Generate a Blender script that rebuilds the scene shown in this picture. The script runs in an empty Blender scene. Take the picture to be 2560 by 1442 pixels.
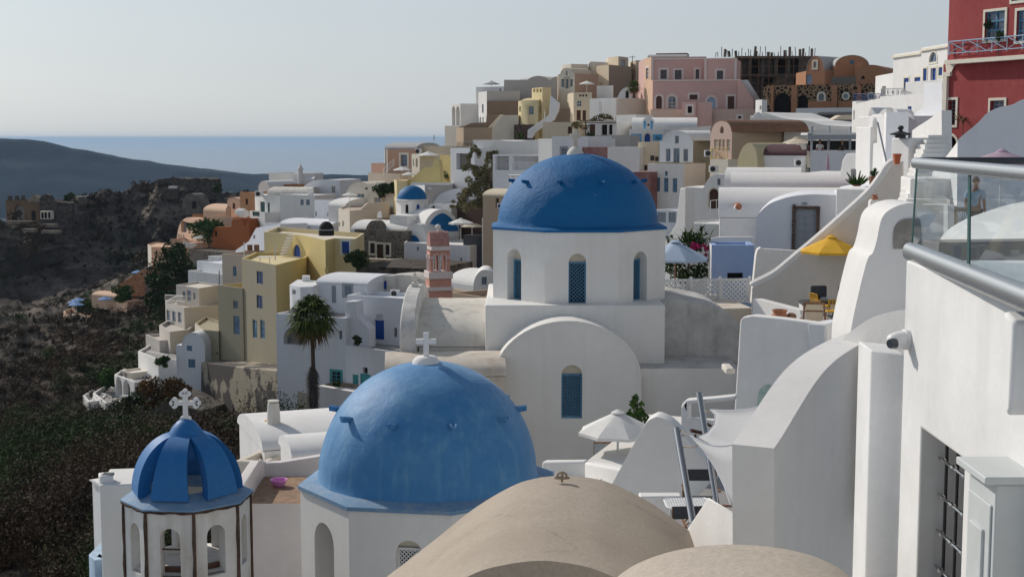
import bpy, bmesh, math, random
import numpy as np
from mathutils import Vector, Matrix, noise
from mathutils.geometry import tessellate_polygon
R_ = math.radians
random.seed(7)
SC = bpy.context.scene
COL = SC.collection
F = 3500.0
TH = math.atan((721 - 345) / F)
CT, ST = math.cos(TH), math.sin(TH)

def ray(px, py):
    u, v = (px - 1280) / F, (721 - py) / F
    return Vector((u, CT + v * ST, -ST + v * CT))
def P(px, py, Y):
    d = ray(px, py)
    return d * (Y / d.y)
def Zp(px, py, Y): return P(px, py, Y).z

# ------------------------------------------------------------------ materials
def nd(nt, t, **kw):
    n = nt.nodes.new(t)
    for k, v in kw.items():
        if k in n.inputs: n.inputs[k].default_value = v
        else: setattr(n, k, v)
    return n
MATS = {}
def rgba(c): return (c[0], c[1], c[2], 1.0)
def mat_base(name, rough=0.8, spec=0.3, metal=0.0):
    m = bpy.data.materials.new(name); m.use_nodes = True
    nt = m.node_tree; b = nt.nodes['Principled BSDF']
    b.inputs['Roughness'].default_value = rough
    b.inputs['Metallic'].default_value = metal
    if 'Specular IOR Level' in b.inputs: b.inputs['Specular IOR Level'].default_value = spec
    MATS[name] = m
    return m, nt, b
def plain(name, c, rough=0.6, metal=0.0, spec=0.4, var=0.12, scale=6.0, bump=0.0):
    m, nt, b = mat_base(name, rough, spec, metal)
    tc = nd(nt, 'ShaderNodeNewGeometry')
    n = nd(nt, 'ShaderNodeTexNoise', Scale=scale, Detail=4.0)
    nt.links.new(tc.outputs['Position'], n.inputs['Vector'])
    r = nd(nt, 'ShaderNodeMapRange'); r.inputs[1].default_value = .3; r.inputs[2].default_value = .7
    r.inputs[3].default_value = 1 - var; r.inputs[4].default_value = 1 + var
    nt.links.new(n.outputs['Fac'], r.inputs[0])
    mx = nd(nt, 'ShaderNodeVectorMath', operation='SCALE'); mx.inputs[0].default_value = c
    nt.links.new(r.outputs[0], mx.inputs['Scale'])
    nt.links.new(mx.outputs[0], b.inputs['Base Color'])
    if bump:
        bp = nd(nt, 'ShaderNodeBump', Strength=bump, Distance=0.05)
        nt.links.new(n.outputs['Fac'], bp.inputs['Height']); nt.links.new(bp.outputs[0], b.inputs['Normal'])
    return m
def mixc(nt, fac, a, bcol):
    mx = nd(nt, 'ShaderNodeMix', data_type='RGBA')
    nt.links.new(fac, mx.inputs[0])
    for i, s in ((6, a), (7, bcol)):
        if isinstance(s, (tuple, list)): mx.inputs[i].default_value = rgba(s)
        else: nt.links.new(s, mx.inputs[i])
    return mx.outputs[2]
def ramp01(nt, src, lo, hi, a=0.0, b=1.0):
    r = nd(nt, 'ShaderNodeMapRange'); r.inputs[1].default_value = lo; r.inputs[2].default_value = hi
    r.inputs[3].default_value = a; r.inputs[4].default_value = b
    nt.links.new(src, r.inputs[0]); return r.outputs[0]
def plaster(name, c, stain=(0.42, 0.37, 0.31), amt=0.25, big=0.35, fine=3.0, bump=0.25, streak=0.3, rough=0.85, patch=None, pamt=0.0, pscale=0.4, dist=0.03, tone_=(.94, 1.05), sheen=0.0, ss=2.2, crack=0.0):
    """lime-washed plaster: broad tone drift, rain streaks, blotchy stains, trowel bump, optional bare patches"""
    m, nt, b = mat_base(name, rough, 0.25)
    g = nd(nt, 'ShaderNodeNewGeometry'); L = nt.links
    n1 = nd(nt, 'ShaderNodeTexNoise', Scale=big, Detail=6.0, Roughness=0.65); L.new(g.outputs['Position'], n1.inputs['Vector'])
    n2 = nd(nt, 'ShaderNodeTexNoise', Scale=fine, Detail=8.0, Roughness=0.7); L.new(g.outputs['Position'], n2.inputs['Vector'])
    mp = nd(nt, 'ShaderNodeMapping'); mp.inputs['Scale'].default_value = (ss, ss, ss * .064); L.new(g.outputs['Position'], mp.inputs['Vector'])
    n3 = nd(nt, 'ShaderNodeTexNoise', Scale=1.0, Detail=5.0, Roughness=0.6); L.new(mp.outputs[0], n3.inputs['Vector'])
    f1 = ramp01(nt, n1.outputs['Fac'], .42, .75, 0, amt)
    f3 = ramp01(nt, n3.outputs['Fac'], .5, .8, 0, streak * amt * 2)
    mul = nd(nt, 'ShaderNodeMath', operation='MULTIPLY'); L.new(f1, mul.inputs[0]); L.new(ramp01(nt, n2.outputs['Fac'], .3, .7, .2, 1.3), mul.inputs[1])
    add = nd(nt, 'ShaderNodeMath', operation='ADD', use_clamp=True); L.new(mul.outputs[0], add.inputs[0]); L.new(f3, add.inputs[1])
    col = mixc(nt, add.outputs[0], c, stain)
    tone = nd(nt, 'ShaderNodeVectorMath', operation='SCALE'); L.new(col, tone.inputs[0]); L.new(ramp01(nt, n2.outputs['Fac'], .25, .75, *tone_), tone.inputs['Scale'])
    if sheen: b.inputs['Sheen Weight'].default_value = sheen; b.inputs['Sheen Roughness'].default_value = .45; b.inputs['Sheen Tint'].default_value = (.72, .86, 1, 1)
    out = tone.outputs[0]
    if patch:
        n4 = nd(nt, 'ShaderNodeTexNoise', Scale=pscale, Detail=9.0, Roughness=0.62); L.new(g.outputs['Position'], n4.inputs['Vector'])
        out = mixc(nt, ramp01(nt, n4.outputs['Fac'], pamt, pamt + .03), out, patch)
    if crack:
        va = nd(nt, 'ShaderNodeVectorMath', operation='MULTIPLY_ADD'); L.new(n2.outputs['Color'], va.inputs[0]); va.inputs[1].default_value = (.22,) * 3; L.new(g.outputs['Position'], va.inputs[2])
        vo = nd(nt, 'ShaderNodeTexVoronoi', feature='DISTANCE_TO_EDGE', Scale=crack); L.new(va.outputs[0], vo.inputs['Vector'])
        mk_ = nd(nt, 'ShaderNodeMath', operation='MULTIPLY'); L.new(ramp01(nt, vo.outputs['Distance'], .002, .009, .55, 0), mk_.inputs[0]); L.new(ramp01(nt, n1.outputs['Fac'], .5, .62), mk_.inputs[1])
        out = mixc(nt, mk_.outputs[0], out, tuple(x * .35 for x in c))
    L.new(out, b.inputs['Base Color'])
    bp = nd(nt, 'ShaderNodeBump', Strength=bump, Distance=dist); L.new(n2.outputs['Fac'], bp.inputs['Height']); L.new(bp.outputs[0], b.inputs['Normal'])
    return m
def stonewall(name, c1, c2, joint, scale=2.2, jw=0.06, bump=0.8, blot=0.3):
    m, nt, b = mat_base(name, 0.95, 0.1); L = nt.links
    g = nd(nt, 'ShaderNodeNewGeometry')
    w = nd(nt, 'ShaderNodeTexNoise', Scale=scale * .8, Detail=3.0); L.new(g.outputs['Position'], w.inputs['Vector'])
    va = nd(nt, 'ShaderNodeVectorMath', operation='MULTIPLY_ADD'); L.new(w.outputs['Color'], va.inputs[0]); va.inputs[1].default_value = (.5 / scale,) * 3; L.new(g.outputs['Position'], va.inputs[2])
    v = nd(nt, 'ShaderNodeTexVoronoi', feature='DISTANCE_TO_EDGE', Scale=scale); L.new(va.outputs[0], v.inputs['Vector'])
    v2 = nd(nt, 'ShaderNodeTexVoronoi', Scale=scale); L.new(va.outputs[0], v2.inputs['Vector'])
    bl = nd(nt, 'ShaderNodeTexNoise', Scale=.25, Detail=6.0); L.new(g.outputs['Position'], bl.inputs['Vector'])
    sep = nd(nt, 'ShaderNodeSeparateColor'); L.new(v2.outputs['Color'], sep.inputs[0])
    stone = mixc(nt, sep.outputs[0], c1, c2)
    stone = mixc(nt, ramp01(nt, bl.outputs['Fac'], .5, .7, 0, blot), stone, joint)
    out = mixc(nt, ramp01(nt, v.outputs['Distance'], jw * .4, jw * 1.3), joint, stone)
    L.new(out, b.inputs['Base Color'])
    bp = nd(nt, 'ShaderNodeBump', Strength=bump, Distance=0.12); L.new(v.outputs['Distance'], bp.inputs['Height']); L.new(bp.outputs[0], b.inputs['Normal'])
    return m
def metal(name, c, rough=.25):
    m, nt, b = mat_base(name, rough, .5, 1.0); b.inputs['Base Color'].default_value = rgba(c); return m
def glassy(name, c, rough=.08):
    m, nt, b = mat_base(name, rough, .6)
    g = nd(nt, 'ShaderNodeNewGeometry'); n = nd(nt, 'ShaderNodeTexNoise', Scale=.9, Detail=2.0); nt.links.new(g.outputs['Position'], n.inputs['Vector'])
    nt.links.new(mixc(nt, ramp01(nt, n.outputs['Fac'], .35, .65), c, tuple(x * 2.6 for x in c)), b.inputs['Base Color'])
    return m

W = plaster('white_limewash', (0.80, 0.79, 0.765), amt=.22)
W2 = plaster('clean_white_limewash', (0.80, 0.79, 0.775), stain=(.5, .47, .43), amt=.24, big=.8, fine=4.5, bump=.25)
WD = plaster('weathered_white_limewash', (0.70, 0.67, 0.61), stain=(.30, .26, .21), amt=.55, streak=.5)
WC = plaster('blue_shade_white_limewash', (0.74, 0.76, 0.80), amt=.18)  # same white paint with bluish shade mixed into its colour
WR = plaster('rough_stained_white', (0.62, 0.61, 0.59), stain=(.17, .16, .15), amt=.75, big=.9, fine=7.0, streak=.25)
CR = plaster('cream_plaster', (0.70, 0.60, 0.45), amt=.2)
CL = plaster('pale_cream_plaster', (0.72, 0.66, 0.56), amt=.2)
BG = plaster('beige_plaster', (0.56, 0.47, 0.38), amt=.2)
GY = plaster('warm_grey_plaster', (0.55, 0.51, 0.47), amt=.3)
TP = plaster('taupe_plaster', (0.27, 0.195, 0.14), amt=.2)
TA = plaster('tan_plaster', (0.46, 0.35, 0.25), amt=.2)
YL = plaster('yellow_plaster', (0.66, 0.54, 0.25), stain=(.45, .33, .15), amt=.3)
YP = plaster('pale_yellow_plaster', (0.70, 0.60, 0.36), stain=(.5, .38, .2), amt=.25)
OL = plaster('olive_plaster', (0.385, 0.345, 0.25), stain=(.33, .25, .15), amt=.3)  # also used as painted shade on the yellow house's left-turned fronts
OB = plaster('bare_patched_olive_plaster', (0.37, 0.33, 0.25), stain=(.27, .22, .17), amt=.5, patch=(.085, .075, .07), pamt=.46, pscale=.2)
PK = plaster('pink_plaster', (0.63, 0.405, 0.365), stain=(.5, .38, .34), amt=.35)
PW = plaster('faded_pink_plaster', (0.60, 0.43, 0.36), stain=(.5, .44, .38), amt=.7)
PE = plaster('peach_plaster', (0.68, 0.46, 0.32), stain=(.6, .45, .35), amt=.25)
SA = plaster('salmon_plaster', (0.52, 0.31, 0.22), amt=.2)
TT = plaster('terracotta_plaster', (0.42, 0.21, 0.115), stain=(.5, .30, .2), amt=.4)
OR = plaster('burnt_orange_plaster', (0.36, 0.11, 0.032), stain=(.30, .10, .04), amt=.4)
OR2 = plaster('dark_orange_plaster', (0.30, 0.135, 0.05), amt=.3)
RD = plaster('red_plaster', (0.31, 0.052, 0.055), stain=(.42, .12, .10), amt=.5, big=.6)
BT = plain('pink_tower_paint', (0.58, 0.29, 0.22), rough=.8, var=.08, scale=3)
BTD = plain('faded_rose_roof_paint', (0.42, 0.22, 0.19), rough=.8, var=.2, scale=4)
MV = plaster('maroon_wall_plaster', (0.24, 0.105, 0.10), stain=(.4, .3, .28), amt=.6, big=1.2)
PL = plain('plum_roof_paint', (0.105, 0.045, 0.05), rough=.6, var=.1, scale=2)
BR = plain('brown_roof_paint', (0.20, 0.105, 0.062), rough=.7, var=.14, scale=2)
GR = plain('grey_roof', (0.42, 0.41, 0.40), rough=.8, var=.1, scale=2)
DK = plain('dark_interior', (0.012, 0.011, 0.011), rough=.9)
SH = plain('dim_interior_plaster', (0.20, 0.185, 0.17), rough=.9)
TD = plaster('tan_vault_plaster', (0.45, 0.385, 0.315), stain=(.30, .245, .19), amt=.6, big=1.1, fine=22.0, bump=.6, dist=.015, streak=0, tone_=(.80, 1.12), crack=.55)
TD2 = plaster('pale_tan_vault_plaster', (0.54, 0.475, 0.40), stain=(.38, .3, .23), amt=.6, fine=20.0, bump=.6, dist=.015, streak=0, tone_=(.80, 1.12))
SV = plaster('sandy_stained_vault', (0.68, 0.62, 0.54), stain=(.34, .24, .15), amt=.75, big=1.0, streak=.2)
LI = plaster('lilac_blue_plaster', (0.30, 0.42, 0.68), stain=(.4, .46, .62), amt=.3)
LB = plain('pale_blue_paint', (0.35, 0.48, 0.62), rough=.6)
DB = plaster('dome_sky_blue_paint', (0.052, 0.215, 0.46), stain=(.17, .36, .54), amt=.55, big=.8, fine=4.0, bump=.34, streak=.55, rough=.55, dist=.05, sheen=.22, ss=5)
DB2 = plaster('dome_cobalt_paint', (0.004, 0.125, 0.33), stain=(.010, .155, .36), amt=.45, big=.9, fine=7.0, bump=.75, streak=.1, rough=.6, dist=.06, patch=(.10, .20, .33), pamt=.69, pscale=1.6)
DB3 = plaster('lantern_blue_paint', (0.02, 0.15, 0.40), stain=(.05, .21, .44), amt=.35, big=1.5, fine=6.0, bump=.2, streak=.2, rough=.5)
DBE = plaster('weathered_blue_ledge_paint', (0.16, 0.29, 0.45), stain=(.36, .40, .44), amt=.8, big=3.0, fine=9.0, bump=.4, streak=0, rough=.7)
BL = plain('cobalt_blue_paint', (0.012, 0.075, 0.36), rough=.5, var=.08)
BN = plain('navy_shutter_paint', (0.02, 0.05, 0.15), rough=.5)
BS = plain('sky_blue_shutter_paint', (0.10, 0.26, 0.42), rough=.55, var=.2, scale=12)
BTQ = plain('turquoise_paint', (0.05, 0.32, 0.33), rough=.5)
BLC = plain('bright_blue_trim', (0.10, 0.38, 0.66), rough=.5)
GN = plain('dark_green_paint', (0.012, 0.07, 0.065), rough=.5)
WO = plain('brown_wood', (0.085, 0.035, 0.02), rough=.55, var=.25, scale=9)
WM = plain('warm_teak_wood', (0.22, 0.11, 0.055), rough=.55, var=.25, scale=14)
WF = plain('white_paint', (0.72, 0.73, 0.73), rough=.45, var=.04)
CF = plain('cream_trim_paint', (0.74, 0.69, 0.58), rough=.6, var=.06)
PF = plain('pale_pink_trim', (0.70, 0.60, 0.57), rough=.7, var=.06)
GF = plain('grey_paint', (0.30, 0.33, 0.37), rough=.5, var=.06)
GB = plain('grey_blue_door_paint', (0.27, 0.31, 0.40), rough=.5, var=.06)
YB = plain('yellow_metal_paint', (0.60, 0.47, 0.16), rough=.5)
GL = glassy('dark_window_glass', (0.018, 0.022, 0.028))
GL2 = glassy('blue_grey_window_glass', (0.07, 0.10, 0.14), .15)
IR = plain('dark_iron', (0.025, 0.025, 0.028), rough=.5)
ST_ = metal('polished_steel', (0.50, 0.49, 0.48), .07)
AL = metal('brushed_aluminium', (0.55, 0.56, 0.56), .34)
ROPE = plain('hemp_rope', (0.30, 0.24, 0.17), rough=.9)
TC = plain('terracotta_clay', (0.36, 0.145, 0.075), rough=.75, var=.15)
FAB_W = plain('white_canvas', (0.74, 0.73, 0.70), rough=.9, var=.04)
FAB_Y = plain('yellow_canvas', (0.74, 0.42, 0.03), rough=.85, var=.06)
FAB_B = plain('pale_blue_canvas', (0.42, 0.52, 0.66), rough=.9, var=.05)
FAB_B2 = plain('blue_canvas', (0.16, 0.30, 0.56), rough=.9, var=.06)
FAB_C = plain('cream_canvas', (0.64, 0.55, 0.42), rough=.9, var=.05)
FAB_G = plain('charcoal_canvas', (0.055, 0.06, 0.07), rough=.9, var=.15)
FAB_M = plain('mauve_canvas', (0.42, 0.31, 0.38), rough=.9, var=.05)
BRK = plain('brown_edge_paint', (0.085, 0.05, 0.035), rough=.8, var=.5, scale=7)
STO = stonewall('grey_rubble_stone', (.085, .075, .065), (.21, .18, .15), (.27, .235, .195), 2.6, .07)
STD = stonewall('dark_rubble_stone', (.04, .035, .032), (.13, .11, .095), (.10, .085, .07), 1.6, .05)
STA = stonewall('lava_stone_in_buff_mortar', (.022, .017, .015), (.05, .04, .035), (.37, .25, .15), 2.1, .13, .4, 0)
STB = stonewall('brown_lava_stone', (.05, .03, .026), (.11, .075, .065), (.17, .13, .11), 1.8, .06)
PV = plain('terracotta_paving', (0.30, 0.19, 0.12), rough=.85, var=.25, scale=5)
PVG = plain('grey_paving', (0.30, 0.29, 0.28), rough=.85, var=.1, scale=2)

# ------------------------------------------------------------------ mesh builder
class MB:
    def __init__(s): s.v = []; s.f = []
    def add(s, vs, fs):
        o = len(s.v); s.v += [Vector(v) for v in vs]; s.f += [tuple(i + o for i in f) for f in fs]; return s
    def quad(s, a, b, c, d): return s.add((a, b, c, d), ((0, 1, 2, 3),))
    def box(s, c, size, rz=0.0, M=None):
        hx, hy, hz = (t / 2 for t in size)
        rot = M if M is not None else Matrix.Rotation(rz, 3, 'Z')
        vs = [Vector(c) + rot @ Vector((x * hx, y * hy, z * hz)) for z in (-1, 1) for x, y in ((-1, -1), (1, -1), (1, 1), (-1, 1))]
        return s.add(vs, ((3, 2, 1, 0), (4, 5, 6, 7), (0, 1, 5, 4), (1, 2, 6, 5), (2, 3, 7, 6), (3, 0, 4, 7)))
    def prism(s, poly, z0, z1):
        n = len(poly); vs = [(p[0], p[1], z0) for p in poly] + [(p[0], p[1], z1) for p in poly]
        return s.add(vs, [tuple(range(n - 1, -1, -1)), tuple(range(n, 2 * n))] + [(i, (i + 1) % n, n + (i + 1) % n, n + i) for i in range(n)])
    def tube(s, pts, r, n=8, cap=True):
        pts = [Vector(p) for p in pts]; k = len(pts)
        rs = r if isinstance(r, (list, tuple)) else [r] * k
        up = Vector((0.13, 0.31, 0.94)); vs = []
        for i, p in enumerate(pts):
            d = (pts[min(i + 1, k - 1)] - pts[max(i - 1, 0)]).normalized()
            a = d.cross(up)
            if a.length < 1e-3: a = d.cross(Vector((1, 0, 0)))
            a.normalize(); b = d.cross(a)
            vs += [p + (a * math.cos(2 * math.pi * j / n) + b * math.sin(2 * math.pi * j / n)) * rs[i] for j in range(n)]
        fs = [(i * n + j, i * n + (j + 1) % n, (i + 1) * n + (j + 1) % n, (i + 1) * n + j) for i in range(k - 1) for j in range(n)]
        if cap: fs += [tuple(range(n - 1, -1, -1)), tuple(range((k - 1) * n, k * n))]
        return s.add(vs, fs)
    def bar(s, a, b, r, n=6): return s.tube((a, b), r, n)
    def lathe(s, prof, c, n=32, a0=0.0):
        c = Vector(c); vs = []; k = len(prof)
        for r, z in prof: vs += [c + Vector((r * math.cos(a0 + 2 * math.pi * j / n), r * math.sin(a0 + 2 * math.pi * j / n), z)) for j in range(n)]
        fs = [(i * n + j, i * n + (j + 1) % n, (i + 1) * n + (j + 1) % n, (i + 1) * n + j) for i in range(k - 1) for j in range(n)]
        return s.add(vs, fs)
    def poly(s, pts, holes=()):
        """flat polygon with holes (3-D points)"""
        loops = [list(map(Vector, pts))] + [list(map(Vector, h)) for h in holes]
        flat = [v for l in loops for v in l]
        if not holes and len(pts) < 5: return s.add(flat, (tuple(range(len(flat))),))
        tr = tessellate_polygon(loops)
        nrm = Vector((0, 0, 0)); L0 = loops[0]
        for i in range(len(L0)):
            a, b = L0[i], L0[(i + 1) % len(L0)]; nrm += a.cross(b)
        fs = []
        for t in tr:
            a, b, c = (flat[i] for i in t)
            fs.append(tuple(t) if (b - a).cross(c - a).dot(nrm) > 0 else tuple(reversed(t)))
        return s.add(flat, fs)

def mk(name, mb, mat, parent=None, loc=None, sm=40, bev=0.0, seg=2, local=False, sub=0):
    vs = mb.v
    if parent is None and not local:
        xs = [v.x for v in vs]; ys = [v.y for v in vs]; zs = [v.z for v in vs]
        loc = Vector(((min(xs) + max(xs)) / 2, (min(ys) + max(ys)) / 2, min(zs)))
        vs = [v - loc for v in vs]
    elif parent is not None and not local:
        b = BASE.get(parent.name)
        if b is None: b = BASE[parent.parent.name]
        vs = [v - b for v in vs]
    me = bpy.data.meshes.new(name)
    me.from_pydata([tuple(v) for v in vs], [], mb.f)
    if bev or sub or (sm and len(vs) < 30000):
        bm = bmesh.new(); bm.from_mesh(me)
        bmesh.ops.remove_doubles(bm, verts=bm.verts, dist=1e-4)
        if bev: bmesh.ops.recalc_face_normals(bm, faces=bm.faces)
        bm.to_mesh(me); bm.free()
    me.materials.append(mat)
    if sm:
        me.shade_smooth(); me.set_sharp_from_angle(angle=R_(sm))
    o = bpy.data.objects.new(name, me); COL.objects.link(o)
    if parent is not None: o.parent = parent
    elif loc is not None: o.location = loc
    if bev:
        md = o.modifiers.new('bevel', 'BEVEL'); md.width = bev; md.segments = seg; md.limit_method = 'ANGLE'; md.angle_limit = R_(38)
        me.shade_smooth(); me.set_sharp_from_angle(angle=R_(60)); md.harden_normals = False
    return o
BASE = {}
LABELS = {}
def tag(o, label=None, cat=None, group=None, kind=None):
    if label: o['label'] = label
    if cat: o['category'] = cat
    if group: o['group'] = group
    if kind or label: o['kind'] = kind or 'thing'
    return o
def root(name, label, cat, loc, group=None):
    o = bpy.data.objects.new(name, None); COL.objects.link(o); o.location = loc; o.empty_display_size = .3
    BASE[o.name] = Vector(loc); return tag(o, label, cat, group)
def copy_tree(o, parent=None):
    c = o.copy(); COL.objects.link(c)
    if parent is not None: c.parent = parent
    for ch in list(o.children): copy_tree(ch, c)
    return c

class Pl:
    """vertical plane through two ground points, seen from outside: left point first"""
    def __init__(s, A, B):
        s.A = Vector((A[0], A[1], 0)); B = Vector((B[0], B[1], 0)); s.L = (B - s.A).length
        s.U = (B - s.A) / s.L; s.n = Vector((s.U.y, -s.U.x, 0))
    def uz(s, px, py):
        d = ray(px, py); t = s.A.dot(s.n) / d.dot(s.n); p = d * t
        return (p - s.A).dot(s.U), p.z
    def w(s, u, z, off=0.0): return s.A + s.U * u + s.n * off + Vector((0, 0, z))

def arc(u0, u1, z, rise, n=14, p=2.0):
    """points of a half-ellipse from (u1,z) over to (u0,z), end points left out"""
    c, h = (u0 + u1) / 2, (u1 - u0) / 2
    return [(c + h * math.cos(math.pi * i / n), z + rise * abs(math.sin(math.pi * i / n)) ** (2 / p)) for i in range(1, n)]

# opening styles: frame material, fill material, kind, reveal depth, bars across, bars up, leaf pattern
STY = dict(
    w=(WF, GL, 'window', .22, 1, 1), g=(GF, GL2, 'window', .22, 1, 2), k=(WO, GL, 'window', .22, 1, 1), p=(PF, GL2, 'window', .22, 1, 2),
    b=(BN, BN, 'shutter', .12, 1, 0), B=(BL, BL, 'shutter', .10, 1, 0), D=(BL, BL, 'door', .2, 1, 0), d=(WO, WO, 'door', .22, 1, 0),
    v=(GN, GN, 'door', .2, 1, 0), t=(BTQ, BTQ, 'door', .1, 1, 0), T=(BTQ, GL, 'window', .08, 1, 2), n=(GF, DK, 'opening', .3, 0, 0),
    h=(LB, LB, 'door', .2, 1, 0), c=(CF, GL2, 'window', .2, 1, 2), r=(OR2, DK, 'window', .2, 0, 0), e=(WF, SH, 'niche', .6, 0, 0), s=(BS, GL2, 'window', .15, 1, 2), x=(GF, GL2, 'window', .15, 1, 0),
    f=(BLC, GL, 'door', .12, 1, 3), j=(CR, GL2, 'door', .15, 1, 2), q=(GF, GF, 'shutter', .1, 1, 0))

def hole_pts(u0, z0, u1, z1, arched):
    if not arched: return [(u0, z0), (u1, z0), (u1, z1), (u0, z1)]
    r = min((u1 - u0) / 2, (z1 - z0) * .8); 
    return [(u0, z0), (u1, z0), (u1, z1 - r)] + arc(u0, u1, z1 - r, r, 10) + [(u0, z1 - r)]
def opening(pl, h, z0, z1, u0, u1, sty, arched, parent, wall, trim=None, tw=.12, fine=False):
    fm, pm, kind, dep, nx, nz = STY[sty]
    n = len(h)
    for i in range(n):
        a, b = h[i], h[(i + 1) % n]
        wall.quad(pl.w(*a), pl.w(*b), pl.w(*b, -dep), pl.w(*a, -dep))
    if trim:
        tr = MB(); o2 = hole_pts(u0 - tw, z0 - (tw if kind != 'door' else 0), u1 + tw, z1 + tw, arched)
        if kind == 'door': h2 = [(u, z) for u, z in h]
        m = len(o2); f0 = MB()
        for k in range(m):
            a, b = o2[k], o2[(k + 1) % m]; c, d = h[(k + 1) % n], h[k]
            tr.quad(pl.w(*a, .04), pl.w(*b, .04), pl.w(*c, .04), pl.w(*d, .04))
            tr.quad(pl.w(*a, -.01), pl.w(*b, -.01), pl.w(*b, .04), pl.w(*a, .04))
        mk('surround', tr, trim, parent)
    fr = MB(); t = min(.07, (u1 - u0) * .14); off = -dep + .05
    inn = hole_pts(u0 + t, z0 + t, u1 - t, z1 - t, arched)
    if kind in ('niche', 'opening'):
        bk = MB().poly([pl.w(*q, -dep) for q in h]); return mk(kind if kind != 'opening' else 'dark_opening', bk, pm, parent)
    for i in range(n):
        a, b, c, d = h[i], h[(i + 1) % n], inn[(i + 1) % n], inn[i]
        fr.quad(pl.w(*a, off), pl.w(*b, off), pl.w(*c, off), pl.w(*d, off))
        fr.quad(pl.w(*d, off), pl.w(*c, off), pl.w(*c, -dep), pl.w(*d, -dep))
    H, Wd = z1 - z0, u1 - u0
    bw = t * .45; zt = z1 - (Wd / 2 if arched else 0)
    def bar(ua, za, ub, zb):
        c = pl.w((ua + ub) / 2, (za + zb) / 2, off + .004)
        fr.box(c, (abs(ub - ua), .03, abs(zb - za)), math.atan2(pl.U.y, pl.U.x))
    for i in range(nx): u = u0 + Wd * (i + 1) / (nx + 1); bar(u - bw, z0 + t, u + bw, z1 - t)
    for i in range(nz): z = z0 + (zt - z0) * (i + 1) / (nz + 1); bar(u0 + t, z - bw, u1 - t, z + bw)
    fo = mk(kind, fr, fm, parent)
    pn = MB().poly([pl.w(*q, -dep + .012) for q in inn])
    if kind in ('shutter', 'door') and pm is not GL:
        k = 7 if kind == 'shutter' else 2
        for sd in range(2):
            ua, ub = u0 + t + (Wd / 2 - t) * sd * 1.0 + .02, u0 + (Wd / 2) * (sd + 1) - .03
            for i in range(k):
                za = z0 + t + (zt - z0 - 2 * t) * (i + .12) / k; zb = z0 + t + (zt - z0 - 2 * t) * (i + .88) / k
                pn.box(pl.w((ua + ub) / 2, (za + zb) / 2, -dep + .022), (max(.02, ub - ua), .03, zb - za), math.atan2(pl.U.y, pl.U.x))
        mk('leaf_panel', pn, pm, fo)
    else: mk('pane', pn, pm, fo)
    return fo

def inset(poly, d):
    """inset a counter-clockwise or clockwise convex ground polygon"""
    n = len(poly); A = sum(poly[i][0] * poly[(i + 1) % n][1] - poly[(i + 1) % n][0] * poly[i][1] for i in range(n)); sg = 1 if A > 0 else -1
    out = []
    for i in range(n):
        p0, p1, p2 = (Vector(poly[(i + k) % n][:2]) for k in (-1, 0, 1))
        e1, e2 = (p1 - p0).normalized(), (p2 - p1).normalized()
        n1, n2 = Vector((-e1.y, e1.x)) * sg, Vector((-e2.y, e2.x)) * sg
        b = n1 + n2; b = b / max(.35, b.dot(n1)) if b.length > 1e-6 else n1
        out.append(p1 + b * d)
    return out

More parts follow.
